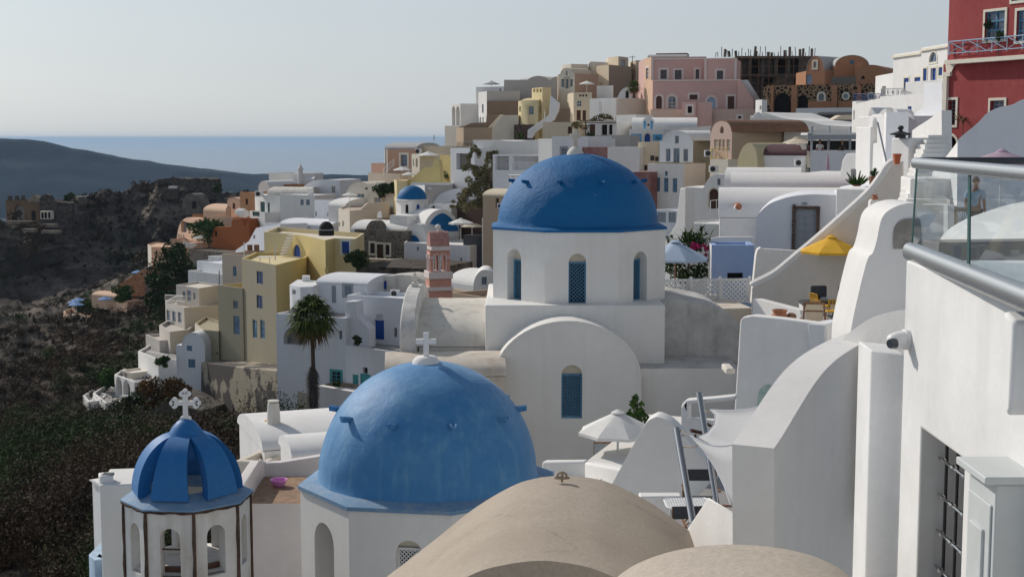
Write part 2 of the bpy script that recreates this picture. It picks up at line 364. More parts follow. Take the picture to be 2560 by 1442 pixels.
def house(name, label, pts, top, bot, mat, back=6.0, wins=(), par=.35, rmat=None, arch=None, gi=0, vs=None, cat='house', group=None, tops=None, mats=None, bev=0.0, floor=None, trim=None, keep=False, lip=.06, deep=True):
    """A building seen at pts = [(pixel x, distance), ...] from left to right: wall faces between them, `top` and `bot` in pixels at the
    first point.  arch = (px0, px1, apex py) puts a barrel vault on face gi; vs = apex py lays a barrel along face 0."""
    XY = [P(px, top, Y) for px, Y in pts]
    ti = gi if arch else 0
    zt = XY[0].z if not arch else Zp(pts[gi][0], top, pts[gi][1]); zb = zt - abs(Zp(pts[0][0], bot, pts[0][1]) - XY[0].z)
    if deep and pts[0][0] > 620 and pts[0][1] > 50: zb -= min(7, pts[0][1] * .035)
    XY = [Vector((p.x, p.y)) for p in XY]
    if len(XY) == 2:
        d = (XY[1] - XY[0]).normalized(); nb = Vector((-d.y, d.x)); ring = XY + [XY[1] + nb * back, XY[0] + nb * back]
    elif len(XY) == 3 and back is None: ring = XY + [XY[0] + XY[2] - XY[1]]
    else:
        nb = Vector((0, 1)); ring = XY + [XY[-1] + nb * back, XY[0] + nb * back]
    c = sum(ring, Vector((0, 0))) / len(ring)
    rt = root(name, label, cat, (c.x, c.y, zb), group)
    nseg = len(XY) - 1; planes = [Pl(XY[i], XY[i + 1]) for i in range(nseg)]
    WM_ = {}
    holes = [[] for _ in range(nseg)]; todo = []
    for wn in wins:
        x0, y0, x1, y1, sty = wn[:5]; opt = wn[5] if len(wn) > 5 else ''; tr = wn[6] if len(wn) > 6 else trim
        cx = (x0 + x1) / 2
        si = next((i for i in range(nseg) if pts[i][0] <= cx <= pts[i + 1][0]), None)
        if si is None: print('window off wall', label, wn); continue
        pl = planes[si]; ua, za = pl.uz(x0, y1); ub, zc = pl.uz(x1, y0)
        ub = min(ub, pl.L - .04); ua = max(ua, .04); za = max(za, zb + .05)
        if zc > zt - .02 and not (arch and gi == si): zc = zt - .05
        if ub - ua < .08 or zc - za < .08: print('window too small', label, wn); continue
        hp = hole_pts(ua, za, ub, zc, 'a' in opt); holes[si].append(hp); todo.append((si, pl, hp, za, zc, ua, ub, sty, 'a' in opt, tr))
    wall_mbs = {}
    for i, pl in enumerate(planes):
        m = mats[i] if mats else mat
        wb = wall_mbs.setdefault(m.name, (m, MB()))[1]
        out = [(0, zb), (pl.L, zb), (pl.L, zt)]
        if arch and i == gi:
            ua = max(0, pl.uz(arch[0], top)[0]); ub = min(pl.L, pl.uz(arch[1], top)[0]); ap = pl.uz((arch[0] + arch[1]) / 2, arch[2])[1]
            if ub < pl.L - .02: out.append((ub, zt))
            out += arc(ua, ub, zt, ap - zt, 18)
            if ua > .02: out.append((ua, zt))
            AR = (ua, ub, ap - zt, pl)
        out.append((0, zt))
        wb.poly([pl.w(u, z) for u, z in out], [[pl.w(u, z) for u, z in h] for h in holes[i]])
    m0 = mats[-1] if mats else mat
    wb = wall_mbs.setdefault(m0.name, (m0, MB()))[1]
    k = len(ring)
    for i in range(nseg, k):
        a, b = ring[i], ring[(i + 1) % k]
        wb.quad((a.x, a.y, zb), (b.x, b.y, zb), (b.x, b.y, zt), (a.x, a.y, zt))
    for wn in todo: opening(wn[1], wn[2], wn[3], wn[4], wn[5], wn[6], wn[7], wn[8], rt, wall_mbs[(mats[wn[0]] if mats else mat).name][1], wn[9], max(.12, pts[0][1] * .0014))
    rm = rmat or mat
    if arch:
        ua, ub, rise, pl = AR; D = (ring[3] - ring[0]).length if len(ring) == 4 else back
        if len(XY) == 3 and back is None: D = (XY[1] - XY[0]).length if gi == 1 else (XY[2] - XY[1]).length
        rb = MB(); pr = [(ub, zt)] + arc(ua, ub, zt, rise, 18) + [(ua, zt)]
        sc_ = lambda q, g: ((q[0] - (ua + ub) / 2) * (1 + g * 2 / (ub - ua)) + (ua + ub) / 2, zt + (q[1] - zt) * (1 + g / max(rise, .1)))
        inn, outp = [sc_(q, -.02) for q in pr], [sc_(q, lip) for q in pr]
        for i in range(len(pr) - 1):
            a, b, c2, d2 = outp[i], outp[i + 1], inn[i + 1], inn[i]
            rb.quad(pl.w(*a, .03), pl.w(*b, .03), pl.w(*b, -D), pl.w(*a, -D))
            rb.quad(pl.w(*d2, .03), pl.w(*c2, .03), pl.w(*b, .03), pl.w(*a, .03))
            rb.quad(pl.w(*a, -D), pl.w(*b, -D), pl.w(*c2, -D), pl.w(*d2, -D))
        mk('roof', rb, rm, rt, sm=30)
        wb.poly([pl.w(*q, -D + .01) for q in inn])
        wb.add([(p.x, p.y, zt - .01) for p in ring], (tuple(range(k)),))
    elif vs is not None:
        pl = planes[0]; D = back; mid = P(pts[0][0], vs, 0.5 * (ring[0].y + ring[3].y)).z; rise = mid - zt
        rb = MB(); prof = [(0, zt)] + [(D / 2 - (D / 2 + .0) * math.cos(math.pi * i / 18), zt + rise * math.sin(math.pi * i / 18)) for i in range(1, 18)] + [(D, zt)]
        e = lip
        for i in range(18):
            (d0, z0), (d1, z1) = prof[i], prof[i + 1]
            rb.quad(pl.w(-e, z0 + .02, -d0), pl.w(pl.L + e, z0 + .02, -d0), pl.w(pl.L + e, z1 + .02, -d1), pl.w(-e, z1 + .02, -d1))
        for u in (-e, pl.L + e): rb.poly([pl.w(u, z + .02, -d) for d, z in prof])
        mk('roof', rb, rm, rt, sm=30)
    else:
        if par:
            inn = inset(ring, .22)
            for i in range(k):
                a, b, c2, d2 = ring[i], ring[(i + 1) % k], inn[(i + 1) % k], inn[i]
                wb.quad((a.x, a.y, zt), (b.x, b.y, zt), (c2.x, c2.y, zt), (d2.x, d2.y, zt))
                wb.quad((d2.x, d2.y, zt), (c2.x, c2.y, zt), (c2.x, c2.y, zt - par), (d2.x, d2.y, zt - par))
            mk('roof', MB().add([(p.x, p.y, zt - par + .01) for p in inn], (tuple(range(k)),)), rm, rt)
        elif rmat is None and pts[0][1] < 100 and not mats: wb.add([(p.x, p.y, zt) for p in ring], (tuple(range(k)),))
        else: mk('roof', MB().add([(p.x, p.y, zt) for p in ring], (tuple(range(k)),)), rm, rt)
    for m, wbb in wall_mbs.values(): mk('wall', wbb, m, rt, bev=bev or (min(.05, pts[0][1] * .0012) if pts[0][1] < 100 and not mats else 0))
    if keep: return rt, planes, zt, zb
    return rt

def slab(name, label, cat, plane, out, th, mat, bev=.06, holes=(), parent=None, group=None, ext=None, seg=3, wins=(), trim=None, keep=False):
    """a wall with a drawn outline (pixels) standing on the vertical plane through two (px, Y, py) points, th metres thick"""
    a, b = plane; A, B = P(a[0], a[2] if len(a) > 2 else 700, a[1]), P(b[0], b[2] if len(b) > 2 else 700, b[1]); pl = Pl(A, B)
    uz = [pl.uz(*q) for q in out]; hz = [[pl.uz(*q) for q in h] for h in holes]
    e = -pl.n * th if ext is None else Vector((ext[0], ext[1], 0))
    rt = parent; todo = []; nh = len(hz)
    if wins or keep:
        us = [q[0] for q in uz]; c = pl.w((min(us) + max(us)) / 2, min(q[1] for q in uz)) + e / 2
        rt = root(name, label, cat, c, group)
        for wn in wins:
            x0, y0, x1, y1, sty = wn[:5]; opt = wn[5] if len(wn) > 5 else ''; tr = wn[6] if len(wn) > 6 else trim
            ua, za = pl.uz(x0, y1); ub, zc = pl.uz(x1, y0); hp = hole_pts(ua, za, ub, zc, 'a' in opt); hz.append(hp); todo.append((hp, za, zc, ua, ub, sty, 'a' in opt, tr))
    mb = MB(); f = [pl.w(*q) for q in uz]
    mb.poly(f, [[pl.w(*q) for q in h] for h in hz]); mb.poly([q + e for q in f][::-1], [[pl.w(*q) + e for q in h] for h in hz[:nh]])
    for lp in [uz] + hz[:nh]:
        n = len(lp)
        for i in range(n):
            p, q = pl.w(*lp[i]), pl.w(*lp[(i + 1) % n]); mb.quad(p, q, q + e, p + e)
    for t in todo: opening(pl, t[0], t[1], t[2], t[3], t[4], t[5], t[6], rt, mb, t[7])
    o = mk(name if rt is None or parent is not None else 'wall', mb, mat, rt, bev=bev, seg=seg, sm=50)
    if rt is not None and parent is None: o = rt
    elif label: tag(o, label, cat, group)
    o_pl[o.name] = pl
    return o
o_pl = {}
def curve(pts, n=6):
    """Catmull-Rom through pixel points, for flowing plaster outlines"""
    out = []
    for i in range(len(pts) - 1):
        p0, p1, p2, p3 = (Vector(pts[max(0, min(len(pts) - 1, i + k))]) for k in (-1, 0, 1, 2))
        for j in range(n):
            t = j / n
            out.append(tuple(.5 * ((2 * p1) + (p2 - p0) * t + (2 * p0 - 5 * p1 + 4 * p2 - p3) * t * t + (3 * p1 - p0 - 3 * p2 + p3) * t ** 3)))
    out.append(tuple(pts[-1])); return out
# ------------------------------------------------------------------ camera, light, air
cam = bpy.data.cameras.new('camera'); co = bpy.data.objects.new('camera', cam); COL.objects.link(co)
cam.sensor_width = 36; cam.lens = 36 * F / 2560; cam.clip_start = .1; cam.clip_end = 200000
co.rotation_euler = (math.pi / 2 - TH, 0, 0); SC.camera = co
SUN_AZ, SUN_EL = R_(-47), R_(33)
sdir = Vector((math.sin(SUN_AZ) * math.cos(SUN_EL), math.cos(SUN_AZ) * math.cos(SUN_EL), math.sin(SUN_EL)))
sl = bpy.data.lights.new('sun', 'SUN'); so = bpy.data.objects.new('sun', sl); COL.objects.link(so)
sl.energy = 3.3; sl.angle = R_(.6); sl.color = (1.0, .92, .82)
so.rotation_euler = sdir.to_track_quat('Z', 'Y').to_euler(); so.location = sdir * 300
wd = bpy.data.worlds.new('World'); SC.world = wd; wd.use_nodes = True
wn_ = wd.node_tree; bgn = wn_.nodes['Background']
sky = wn_.nodes.new('ShaderNodeTexSky'); sky.sky_type = 'NISHITA'; sky.sun_disc = False
sky.sun_elevation = SUN_EL; sky.sun_rotation = SUN_AZ; sky.altitude = 100; sky.air_density = 1.0; sky.dust_density = 1.6; sky.ozone_density = 3.0
hs_ = wn_.nodes.new('ShaderNodeHueSaturation'); hs_.inputs['Saturation'].default_value = .5
tn_ = wn_.nodes.new('ShaderNodeMix'); tn_.data_type = 'RGBA'; tn_.blend_type = 'MULTIPLY'; tn_.inputs[0].default_value = 1; tn_.inputs[7].default_value = (.93, 1.0, 1.05, 1)
wn_.links.new(sky.outputs[0], hs_.inputs['Color']); wn_.links.new(hs_.outputs[0], tn_.inputs[6])
hz_ = wn_.nodes.new('ShaderNodeMix'); hz_.data_type = 'RGBA'; hz_.inputs[7].default_value = (7.9, 8.4, 8.85, 1)
tc_ = wn_.nodes.new('ShaderNodeTexCoord'); sx_ = wn_.nodes.new('ShaderNodeSeparateXYZ'); wn_.links.new(tc_.outputs['Generated'], sx_.inputs[0])
hr_ = wn_.nodes.new('ShaderNodeMapRange'); hr_.inputs[1].default_value = 0; hr_.inputs[2].default_value = .45; hr_.inputs[3].default_value = .62; hr_.inputs[4].default_value = .06; wn_.links.new(sx_.outputs[2], hr_.inputs[0]); wn_.links.new(hr_.outputs[0], hz_.inputs[0])
wn_.links.new(tn_.outputs[2], hz_.inputs[6]); wn_.links.new(hz_.outputs[2], bgn.inputs[0]); bgn.inputs[1].default_value = 0.09
SC.view_settings.view_transform = 'Standard'; SC.view_settings.look = 'None'; SC.view_settings.exposure = -0.1; SC.view_settings.gamma = 1
cy = SC.cycles; cy.max_bounces = 7; cy.diffuse_bounces = 4; cy.glossy_bounces = 3; cy.transmission_bounces = 5; cy.transparent_max_bounces = 12; cy.volume_bounces = 0
cy.use_denoising = True; cy.caustics_reflective = False; cy.caustics_refractive = False; cy.sample_clamp_indirect = 6
try: cy.denoiser = 'OPENIMAGEDENOISE'
except Exception: pass

hm = bpy.data.materials.new('haze_air'); hm.use_nodes = True; nt = hm.node_tree
for n in list(nt.nodes):
    if n.type != 'OUTPUT_MATERIAL': nt.nodes.remove(n)
pv = nt.nodes.new('ShaderNodeVolumePrincipled'); pv.inputs['Color'].default_value = (.50, .69, .93, 1); pv.inputs['Density'].default_value = 5.5e-5; pv.inputs['Anisotropy'].default_value = .25
nt.links.new(pv.outputs[0], nt.nodes['Material Output'].inputs['Volume'])
hz = mk('haze', MB().box((0, 49000, -70.5), (130000, 100000, 181)), hm, sm=0); tag(hz, kind='stuff')

# ------------------------------------------------------------------ sea
sm_, nt, b = mat_base('sea_water', .22, .5)
b.inputs['Base Color'].default_value = (.012, .05, .105, 1)
g = nd(nt, 'ShaderNodeNewGeometry')
mp = nd(nt, 'ShaderNodeMapping'); mp.inputs['Scale'].default_value = (.02, .05, 1); nt.links.new(g.outputs['Position'], mp.inputs[0])
n1 = nd(nt, 'ShaderNodeTexNoise', Scale=1.0, Detail=8.0, Roughness=.7); nt.links.new(mp.outputs[0], n1.inputs['Vector'])
bp = nd(nt, 'ShaderNodeBump', Strength=.6, Distance=3.0); nt.links.new(n1.outputs['Fac'], bp.inputs['Height']); nt.links.new(bp.outputs[0], b.inputs['Normal'])
mp2 = nd(nt, 'ShaderNodeMapping'); mp2.inputs['Scale'].default_value = (.0006, .0035, 1); nt.links.new(g.outputs['Position'], mp2.inputs[0])
n2 = nd(nt, 'ShaderNodeTexNoise', Scale=1.0, Detail=5.0); nt.links.new(mp2.outputs[0], n2.inputs['Vector'])
nt.links.new(mixc(nt, ramp01(nt, n2.outputs['Fac'], .35, .7), (.095, .125, .15), (.12, .155, .185)), b.inputs['Base Color'])
sea = mk('sea', MB().quad((-60000, -90, -160), (60000, -90, -160), (60000, 96000, -160), (-60000, 96000, -160)), sm_, sm=0); tag(sea, kind='structure')

# ------------------------------------------------------------------ far headland
def fbm(x, y, sc, o=5, seed=0.0): return noise.fractal(Vector((x / sc, y / sc, seed)), .9, 2.1, o)
hp_ = [(-900, 300), (-300, 318), (0, 345), (100, 352), (200, 372), (300, 393), (400, 408), (520, 424), (600, 431), (760, 436), (930, 438), (1200, 441), (1700, 444), (2600, 446)]
hx = [(p - 1280) / F * 3000 for p, _ in hp_]; hzv = [(345 - q) / F * 3000 for _, q in hp_]
mb = MB(); NX, NY = 300, 90; vs = []
for j in range(NY):
    y = 2700 + 900 * (j / (NY - 1)) ** 1.3
    for i in range(NX):
        x = -2000 + i * 3400 / (NX - 1)
        r = float(np.interp(x * 3000 / 3000, hx, hzv)) + 160
        t = (y - 2800) / 200
        s = max(0, min(1, t)) ** .85 if t < 1 else max(0, 1 - (t - 1) * .12)
        cliff = .55 + .45 * s
        z = -164 + (r + 4) * s + fbm(x, z_ := y * 2, 150, 6) * 13 * s * (1 - .6 * min(1, max(0, (x + 900) / 900))) * (1 if t < .93 else .35) + fbm(x, y, 40, 4, 3.) * 2.2 * s
        vs.append((x, y, z))
fs = [(j * NX + i, j * NX + i + 1, (j + 1) * NX + i + 1, (j + 1) * NX + i) for j in range(NY - 1) for i in range(NX - 1)]
mb.add(vs, fs)
m, nt, b = mat_base('haze_blue_scrub', .95, .05); L = nt.links
g = nd(nt, 'ShaderNodeNewGeometry')
n1 = nd(nt, 'ShaderNodeTexNoise', Scale=.012, Detail=9.0, Roughness=.7); L.new(g.outputs['Position'], n1.inputs['Vector'])
mp = nd(nt, 'ShaderNodeMapping'); mp.inputs['Scale'].default_value = (.004, .006, .16); L.new(g.outputs['Position'], mp.inputs[0])
w1 = nd(nt, 'ShaderNodeTexNoise', Scale=1.0, Detail=2.0, Distortion=.3); L.new(mp.outputs[0], w1.inputs['Vector'])
sx = nd(nt, 'ShaderNodeSeparateXYZ'); L.new(g.outputs['Position'], sx.inputs[0])
ter = nd(nt, 'ShaderNodeMath', operation='MULTIPLY'); L.new(ramp01(nt, w1.outputs['Fac'], .56, .60), ter.inputs[0]); L.new(ramp01(nt, sx.outputs[0], -760, -560), ter.inputs[1])
col = mixc(nt, ramp01(nt, n1.outputs['Fac'], .38, .66), (.004, .016, .034), (.014, .032, .052))  # blue of the distant haze is mixed into the scrub colours
col = mixc(nt, ter.outputs[0], col, (.07, .085, .09)); L.new(col, b.inputs['Base Color'])
tag(mk('headland_hill', mb, m), kind='structure')

# ------------------------------------------------------------------ caldera slope and castle hill
CP = [(0, 1442, 62), (120, 1442, 60), (250, 1442, 57), (400, 1330, 60), (560, 1230, 66), (640, 1220, 75), (0, 1250, 85), (130, 1200, 82), (300, 1110, 95), (430, 1115, 110),
      (620, 1150, 105), (0, 1100, 112), (150, 1060, 122), (240, 1095, 150), (0, 950, 150), (100, 905, 172), (210, 920, 172), (300, 965, 172), (390, 945, 178), (300, 800, 215), (0, 800, 222),
      (120, 850, 240), (190, 880, 246), (260, 860, 240), (340, 785, 232), (430, 770, 222), (0, 775, 295), (150, 800, 285), (0, 690, 355), (100, 690, 362), (200, 700, 366), (330, 690, 368), (365, 720, 330), (250, 720, 340), (100, 600, 374), (200, 590, 381), (330, 600, 380),
      (120, 530, 388), (190, 500, 392), (250, 478, 394), (330, 463, 394), (420, 452, 396), (530, 474, 396), (560, 500, 385), (620, 510, 390), (0, 560, 362), (100, 560, 366),
      (480, 560, 378), (420, 540, 386), (300, 540, 386), (460, 640, 366), (240, 540, 386), (500, 650, 330),
      (560, 1150, 140), (700, 1160, 128), (480, 890, 185), (540, 780, 200), (480, 640, 262), (600, 660, 235), (700, 680, 250), (900, 600, 260), (1100, 470, 275), (1300, 390, 270), (1600, 320, 255), (1900, 320, 245), (2200, 330, 205), (2600, 400, 150),
      (850, 1180, 118), (960, 1130, 115), (1000, 800, 160), (1100, 1000, 95), (1300, 800, 125), (1700, 700, 120), (1600, 540, 150), (2000, 700, 95), (2000, 520, 120), (2300, 900, 55), (2350, 500, 100)]
pts = [P(*c) for c in CP] + [Vector(v) for v in ((0, 30, -14), (-7, 26, -16), (5, 20, -12), (6, 45, -14), (0, 5, -13), (-14, 10, -20), (-26, 30, -24), (-14, 42, -17), (-12, 60, -18), (14, 60, -17), (25, 30, -13), (20, 10, -10),
      (-130, 450, -70), (-60, 455, -55), (0, 455, -40), (-150, 540, -190), (-60, 540, -185), (30, 540, -180), (60, 420, -12), (130, 420, -20), (-70, 60, -50), (-90, 120, -60), (-110, 200, -68), (-150, 300, -72), (-190, 400, -80), (-60, 20, -45), (150, 540, -180))]
A = np.array([(p.x, p.y) for p in pts]); zc = np.array([p.z for p in pts]); n = len(A)
K = np.hypot(A[:, None, 0] - A[None, :, 0], A[:, None, 1] - A[None, :, 1]); M = np.zeros((n + 3, n + 3)); M[:n, :n] = K + np.eye(n) * -1.2
M[:n, n] = 1; M[:n, n + 1:] = A; M[n, :n] = 1; M[n + 1:, :n] = A.T
wts = np.linalg.solve(M, np.concatenate([zc, [0, 0, 0]]))
def tz(X, Y):
    X, Y = np.asarray(X, float), np.asarray(Y, float); sh = X.shape; x, y = X.ravel(), Y.ravel()
    k = np.hypot(x[:, None] - A[None, :, 0], y[:, None] - A[None, :, 1])
    return (k @ wts[:n] + wts[n] + x * wts[n + 1] + y * wts[n + 2]).reshape(sh)
NA, NR = 420, 330
ang = np.concatenate([np.linspace(-.62, -.40, 20)[:-1], np.linspace(-.40, -.15, 300), np.linspace(-.15, .45, NA - 300 - 18)[1:]]); NA = len(ang)
rad = np.concatenate([np.geomspace(9, 352, 265), np.linspace(352.6, 402, 120), np.geomspace(405, 530, 14)]); NR = len(rad)
TX = np.tan(ang)[None, :] * rad[:, None]; TY = np.repeat(rad[:, None], NA, 1); TZ = tz(TX, TY)
gy, gx = np.gradient(TZ); 
verts = []
for j in range(NR):
    for i in range(NA):
        x, y, z = TX[j, i], TY[j, i], TZ[j, i]
        if ang[i] < -.11:
            k = min(1.0, y / 220)
            rdg = 1 - abs(fbm(x, y, 22, 6, 1.7)); 
            crag = noise.ridged_multi_fractal(Vector((x / 26, y / 34, z / 20)), 1.0, 2.1, 5, 1.0, 2.0) - 1.0
            dz = (rdg - .75) * 3.2 * k + fbm(x, y, 5, 4, 5.) * .55 + crag * 2.6 * k * min(1, max(0, (y - 90) / 150))
            if ang[i] > -.33 and y < 275: dz = min(dz * .4, .2)
            z += dz
            x += fbm(y, z, 7, 4, 8.) * 1.3 * k
            if 330 < y < 402: e_ = min(1, (y - 330) / 25, (402 - y) / 8); y += e_ * (8.0 * abs(fbm(x, z * 1.2, 19, 5, 2.)) + 3.5 * fbm(x * 1.4, z * .5, 8, 4, 6.)); z += e_ * .9 * fbm(x, y, 6, 3, 11.)
        verts.append((x, y, z))
fs = [(j * NA + i, j * NA + i + 1, (j + 1) * NA + i + 1, (j + 1) * NA + i) for j in range(NR - 1) for i in range(NA - 1)]
m, nt, b = mat_base('caldera_rock_and_soil', .97, .05); L = nt.links
g = nd(nt, 'ShaderNodeNewGeometry')
n1 = nd(nt, 'ShaderNodeTexNoise', Scale=.06, Detail=10.0, Roughness=.68); L.new(g.outputs['Position'], n1.inputs['Vector'])
n2 = nd(nt, 'ShaderNodeTexNoise', Scale=.5, Detail=10.0, Roughness=.75); L.new(g.outputs['Position'], n2.inputs['Vector'])
v1 = nd(nt, 'ShaderNodeTexVoronoi', Scale=.35, feature='F1'); L.new(g.outputs['Position'], v1.inputs['Vector'])
mp = nd(nt, 'ShaderNodeMapping'); mp.inputs['Scale'].default_value = (.05, .05, .28); L.new(g.outputs['Position'], mp.inputs[0])
n3 = nd(nt, 'ShaderNodeTexNoise', Scale=1.0, Detail=7.0, Distortion=.6); L.new(mp.outputs[0], n3.inputs['Vector'])
col = mixc(nt, ramp01(nt, n1.outputs['Fac'], .4, .62), (.075, .065, .057), (.19, .163, .14))
col = mixc(nt, ramp01(nt, n3.outputs['Fac'], .52, .66, 0, .9), col, (.27, .23, .19))
col = mixc(nt, ramp01(nt, n2.outputs['Fac'], .5, .66, 0, .6), col, (.04, .032, .026))
L.new(col, b.inputs['Base Color'])
bp = nd(nt, 'ShaderNodeBump', Strength=1.0, Distance=1.2); L.new(n2.outputs['Fac'], bp.inputs['Height'])
bp2 = nd(nt, 'ShaderNodeBump', Strength=.6, Distance=1.5); L.new(v1.outputs['Distance'], bp2.inputs['Height']); L.new(bp.outputs[0], bp2.inputs['Normal']); L.new(bp2.outputs[0], b.inputs['Normal'])
tmb = MB(); tmb.v = verts; tmb.f = fs
tmb.v = [Vector(v) for v in verts]
tag(mk('caldera_terrain', tmb, m, sm=0), kind='structure')
TV = np.array(verts).reshape(NR, NA, 3)

# ------------------------------------------------------------------ dry scrub and green ground cover on the slope
def leafy(name, c1, c2, rough=.8, sc=1.5, isl=.35):
    m, nt, b = mat_base(name, rough, .15)
    g = nd(nt, 'ShaderNodeNewGeometry'); n1 = nd(nt, 'ShaderNodeTexNoise', Scale=sc, Detail=3.0); nt.links.new(g.outputs['Position'], n1.inputs['Vector'])
    a = nd(nt, 'ShaderNodeMath', operation='ADD'); nt.links.new(n1.outputs['Fac'], a.inputs[0])
    s = nd(nt, 'ShaderNodeMath', operation='MULTIPLY'); nt.links.new(g.outputs['Random Per Island'], s.inputs[0]); s.inputs[1].default_value = isl; nt.links.new(s.outputs[0], a.inputs[1])
    nt.links.new(mixc(nt, ramp01(nt, a.outputs[0], .42, .95), c1, c2), b.inputs['Base Color']); return m
M_SCRUB = leafy('dry_brown_scrub', (.030, .021, .014), (.15, .102, .060), sc=.2, isl=.16)
M_SCRUBG = leafy('green_scrub', (.015, .03, .009), (.085, .13, .036), sc=.25, isl=.18)
M_LEAF = leafy('dense_green_leaves', (.02, .05, .012), (.09, .165, .04), sc=.8)
M_LEAFD = leafy('dark_green_leaves', (.013, .03, .010), (.05, .085, .028), sc=.8)
M_IVY = leafy('dusty_ivy_leaves', (.085, .085, .04), (.36, .31, .17), sc=.9)
M_DRY = leafy('dry_vine_leaves', (.09, .07, .03), (.23, .17, .08), sc=.9)
M_RUST = leafy('rusty_dry_shrub', (.055, .030, .012), (.20, .115, .042), sc=.5)
M_FLOW = leafy('magenta_blossom', (.25, .01, .07), (.55, .04, .2), sc=3)
M_TRUNK = plain('grey_brown_bark', (.10, .075, .055), rough=.9, var=.3, scale=8)
rng = np.random.default_rng(5)
def leaves(cent, size, n_each=None, up=.0, asp=.5):
    """leaf quads: cent (N,3) centres; size scalar or (N,)"""
    N = len(cent); size = np.broadcast_to(size, (N,))[:, None]
    a = rng.normal(size=(N, 3)); a /= np.linalg.norm(a, axis=1)[:, None]
    bb = rng.normal(size=(N, 3)); bb[:, 2] += up; b2 = np.cross(a, bb); b2 /= np.linalg.norm(b2, axis=1)[:, None] + 1e-9
    a, b2 = a * size * (.7 + .6 * rng.random((N, 1))), b2 * size * asp
    q = np.stack([cent - a, cent + b2, cent + a, cent - b2], 1).reshape(-1, 3)
    return q
def quads_obj(name, q, mat, parent=None):
    N = len(q) // 4
    if parent is None: loc = np.array([q[:, 0].mean(), q[:, 1].mean(), q[:, 2].min()])
    else: loc = np.array(BASE[parent.name])
    me = bpy.data.meshes.new(name); me.vertices.add(len(q)); me.vertices.foreach_set('co', (q - loc).astype(np.float32).ravel())
    me.loops.add(len(q)); me.loops.foreach_set('vertex_index', np.arange(len(q), dtype=np.int32))
    me.polygons.add(N); me.polygons.foreach_set('loop_start', np.arange(0, len(q), 4, dtype=np.int32)); me.polygons.foreach_set('loop_total', np.full(N, 4, dtype=np.int32))
    me.update(calc_edges=True); me.materials.append(mat)
    o = bpy.data.objects.new(name, me); COL.objects.link(o)
    if parent is None: o.location = loc
    else: o.parent = parent
    return o
def clump(c, r, n, flat=.7, lumps=9):
    """leaf centres filling a lumpy crown"""
    d = rng.normal(size=(lumps, 3)); d /= np.linalg.norm(d, axis=1)[:, None]
    lc = d * (.25 + .55 * rng.random((lumps, 1))) ** .7; lr = .26 + .28 * rng.random(lumps)
    k = rng.integers(0, lumps, n); e = rng.normal(size=(n, 3)); e /= np.linalg.norm(e, axis=1)[:, None]
    p = lc[k] + e * (lr[k] * (.55 + .5 * rng.random(n)))[:, None]
    return np.asarray(c) + p * np.array([r, r, r * flat])
pxm = lambda v: 1280 + F * v[0] / v[1]
bq, gq = [], []
def pyof(x, y, z):
    # pixel row of a world point
    f = y * CT - z * ST; u = y * ST + z * CT
    return 721 - F * u / f
tries = 0; nb_ = 0
while nb_ < 8200 and tries < 90000:
    tries += 1
    j = int(rng.integers(0, NR)); i = int(rng.integers(0, NA)); v = TV[j, i]
    px = 1280 + F * v[0] / v[1]; py = pyof(*v)
    if not (-60 < px < 690 and 440 < py < 1480 and v[1] > 45): continue
    y = v[1]
    dens = noise.fractal(Vector((v[0] / 30, v[1] / 30, 4.2)), .9, 2.1, 3)
    if y > 330: pr = .04 + .2 * (dens > .2)
    elif py < 790 and px < 330: pr = .7
    elif px < 130 and py > 950: pr = .5 + .4 * (dens > 0)
    else: pr = .6 if y < 140 else .95
    if rng.random() > pr: continue
    nb_ += 1
    gre = noise.noise(Vector((v[0] / 14, v[1] / 14, 9.))) + (.34 if (py > 1120 and px < 420) or (px > 330 and 640 < py < 800) else 0)
    r = (.5 + .9 * rng.random() ** 1.5) * (1.45 if y < 140 else 1.0 if y < 250 else .85)
    n_ = int(430 if y < 100 else 260 if y < 140 else 130 if y < 150 else 80 if y < 220 else 34)
    md_ = max(0, noise.noise(Vector((v[0] / 6, v[1] / 8, 2.)))) * ((3.6 if y < 140 else 2.0 if y < 260 else 0) if px < 300 else .4)
    if y < 270 and rng.random() < .07: r *= 1.9; n_ = int(n_ * 2.6); gre += .12
    cp = clump((v[0], v[1], v[2] + r * .3 + md_), r, n_, .75, 10)
    q = leaves(cp, (.062 + .0008 * y) * (.8 + .4 * rng.random()), asp=.24, up=1.0)
    (gq if gre > .24 else bq).append(q)
print('scrub', sum(len(q) for q in bq + gq) // 4, nb_)
tag(quads_obj('dry_scrub', np.concatenate(bq), M_SCRUB), kind='stuff')
tag(quads_obj('green_scrub', np.concatenate(gq), M_SCRUBG), kind='stuff')

def tree(name, label, base, h, r, mat, n=1500, ls=.16, flat=.8, trunk=.12, cat='tree', group=None, lumps=14, cz=None):
    base = Vector(base); rt = root(name, label, cat, base, group)
    cz = h - r * flat * .9 if cz is None else cz
    tb = MB(); tb.tube((base - Vector((0, 0, .4)), base + Vector((r * .05, 0, cz * .5)), base + Vector((-r * .03, 0, cz))), [trunk, trunk * .75, trunk * .4])
    for k in range(5):
        a = k * 1.26 + .4; tb.tube((base + Vector((0, 0, cz * .55)), base + Vector((math.cos(a) * r * .3, math.sin(a) * r * .3, cz * .85)), base + Vector((math.cos(a) * r * .6, math.sin(a) * r * .6, cz * 1.05))), [trunk * .5, trunk * .35, trunk * .15], 6)
    mk('trunk', tb, M_TRUNK, rt)
    quads_obj('crown', leaves(clump(base + Vector((0, 0, cz)), r, n, flat, lumps), ls, asp=.5), mat, rt)
    return rt
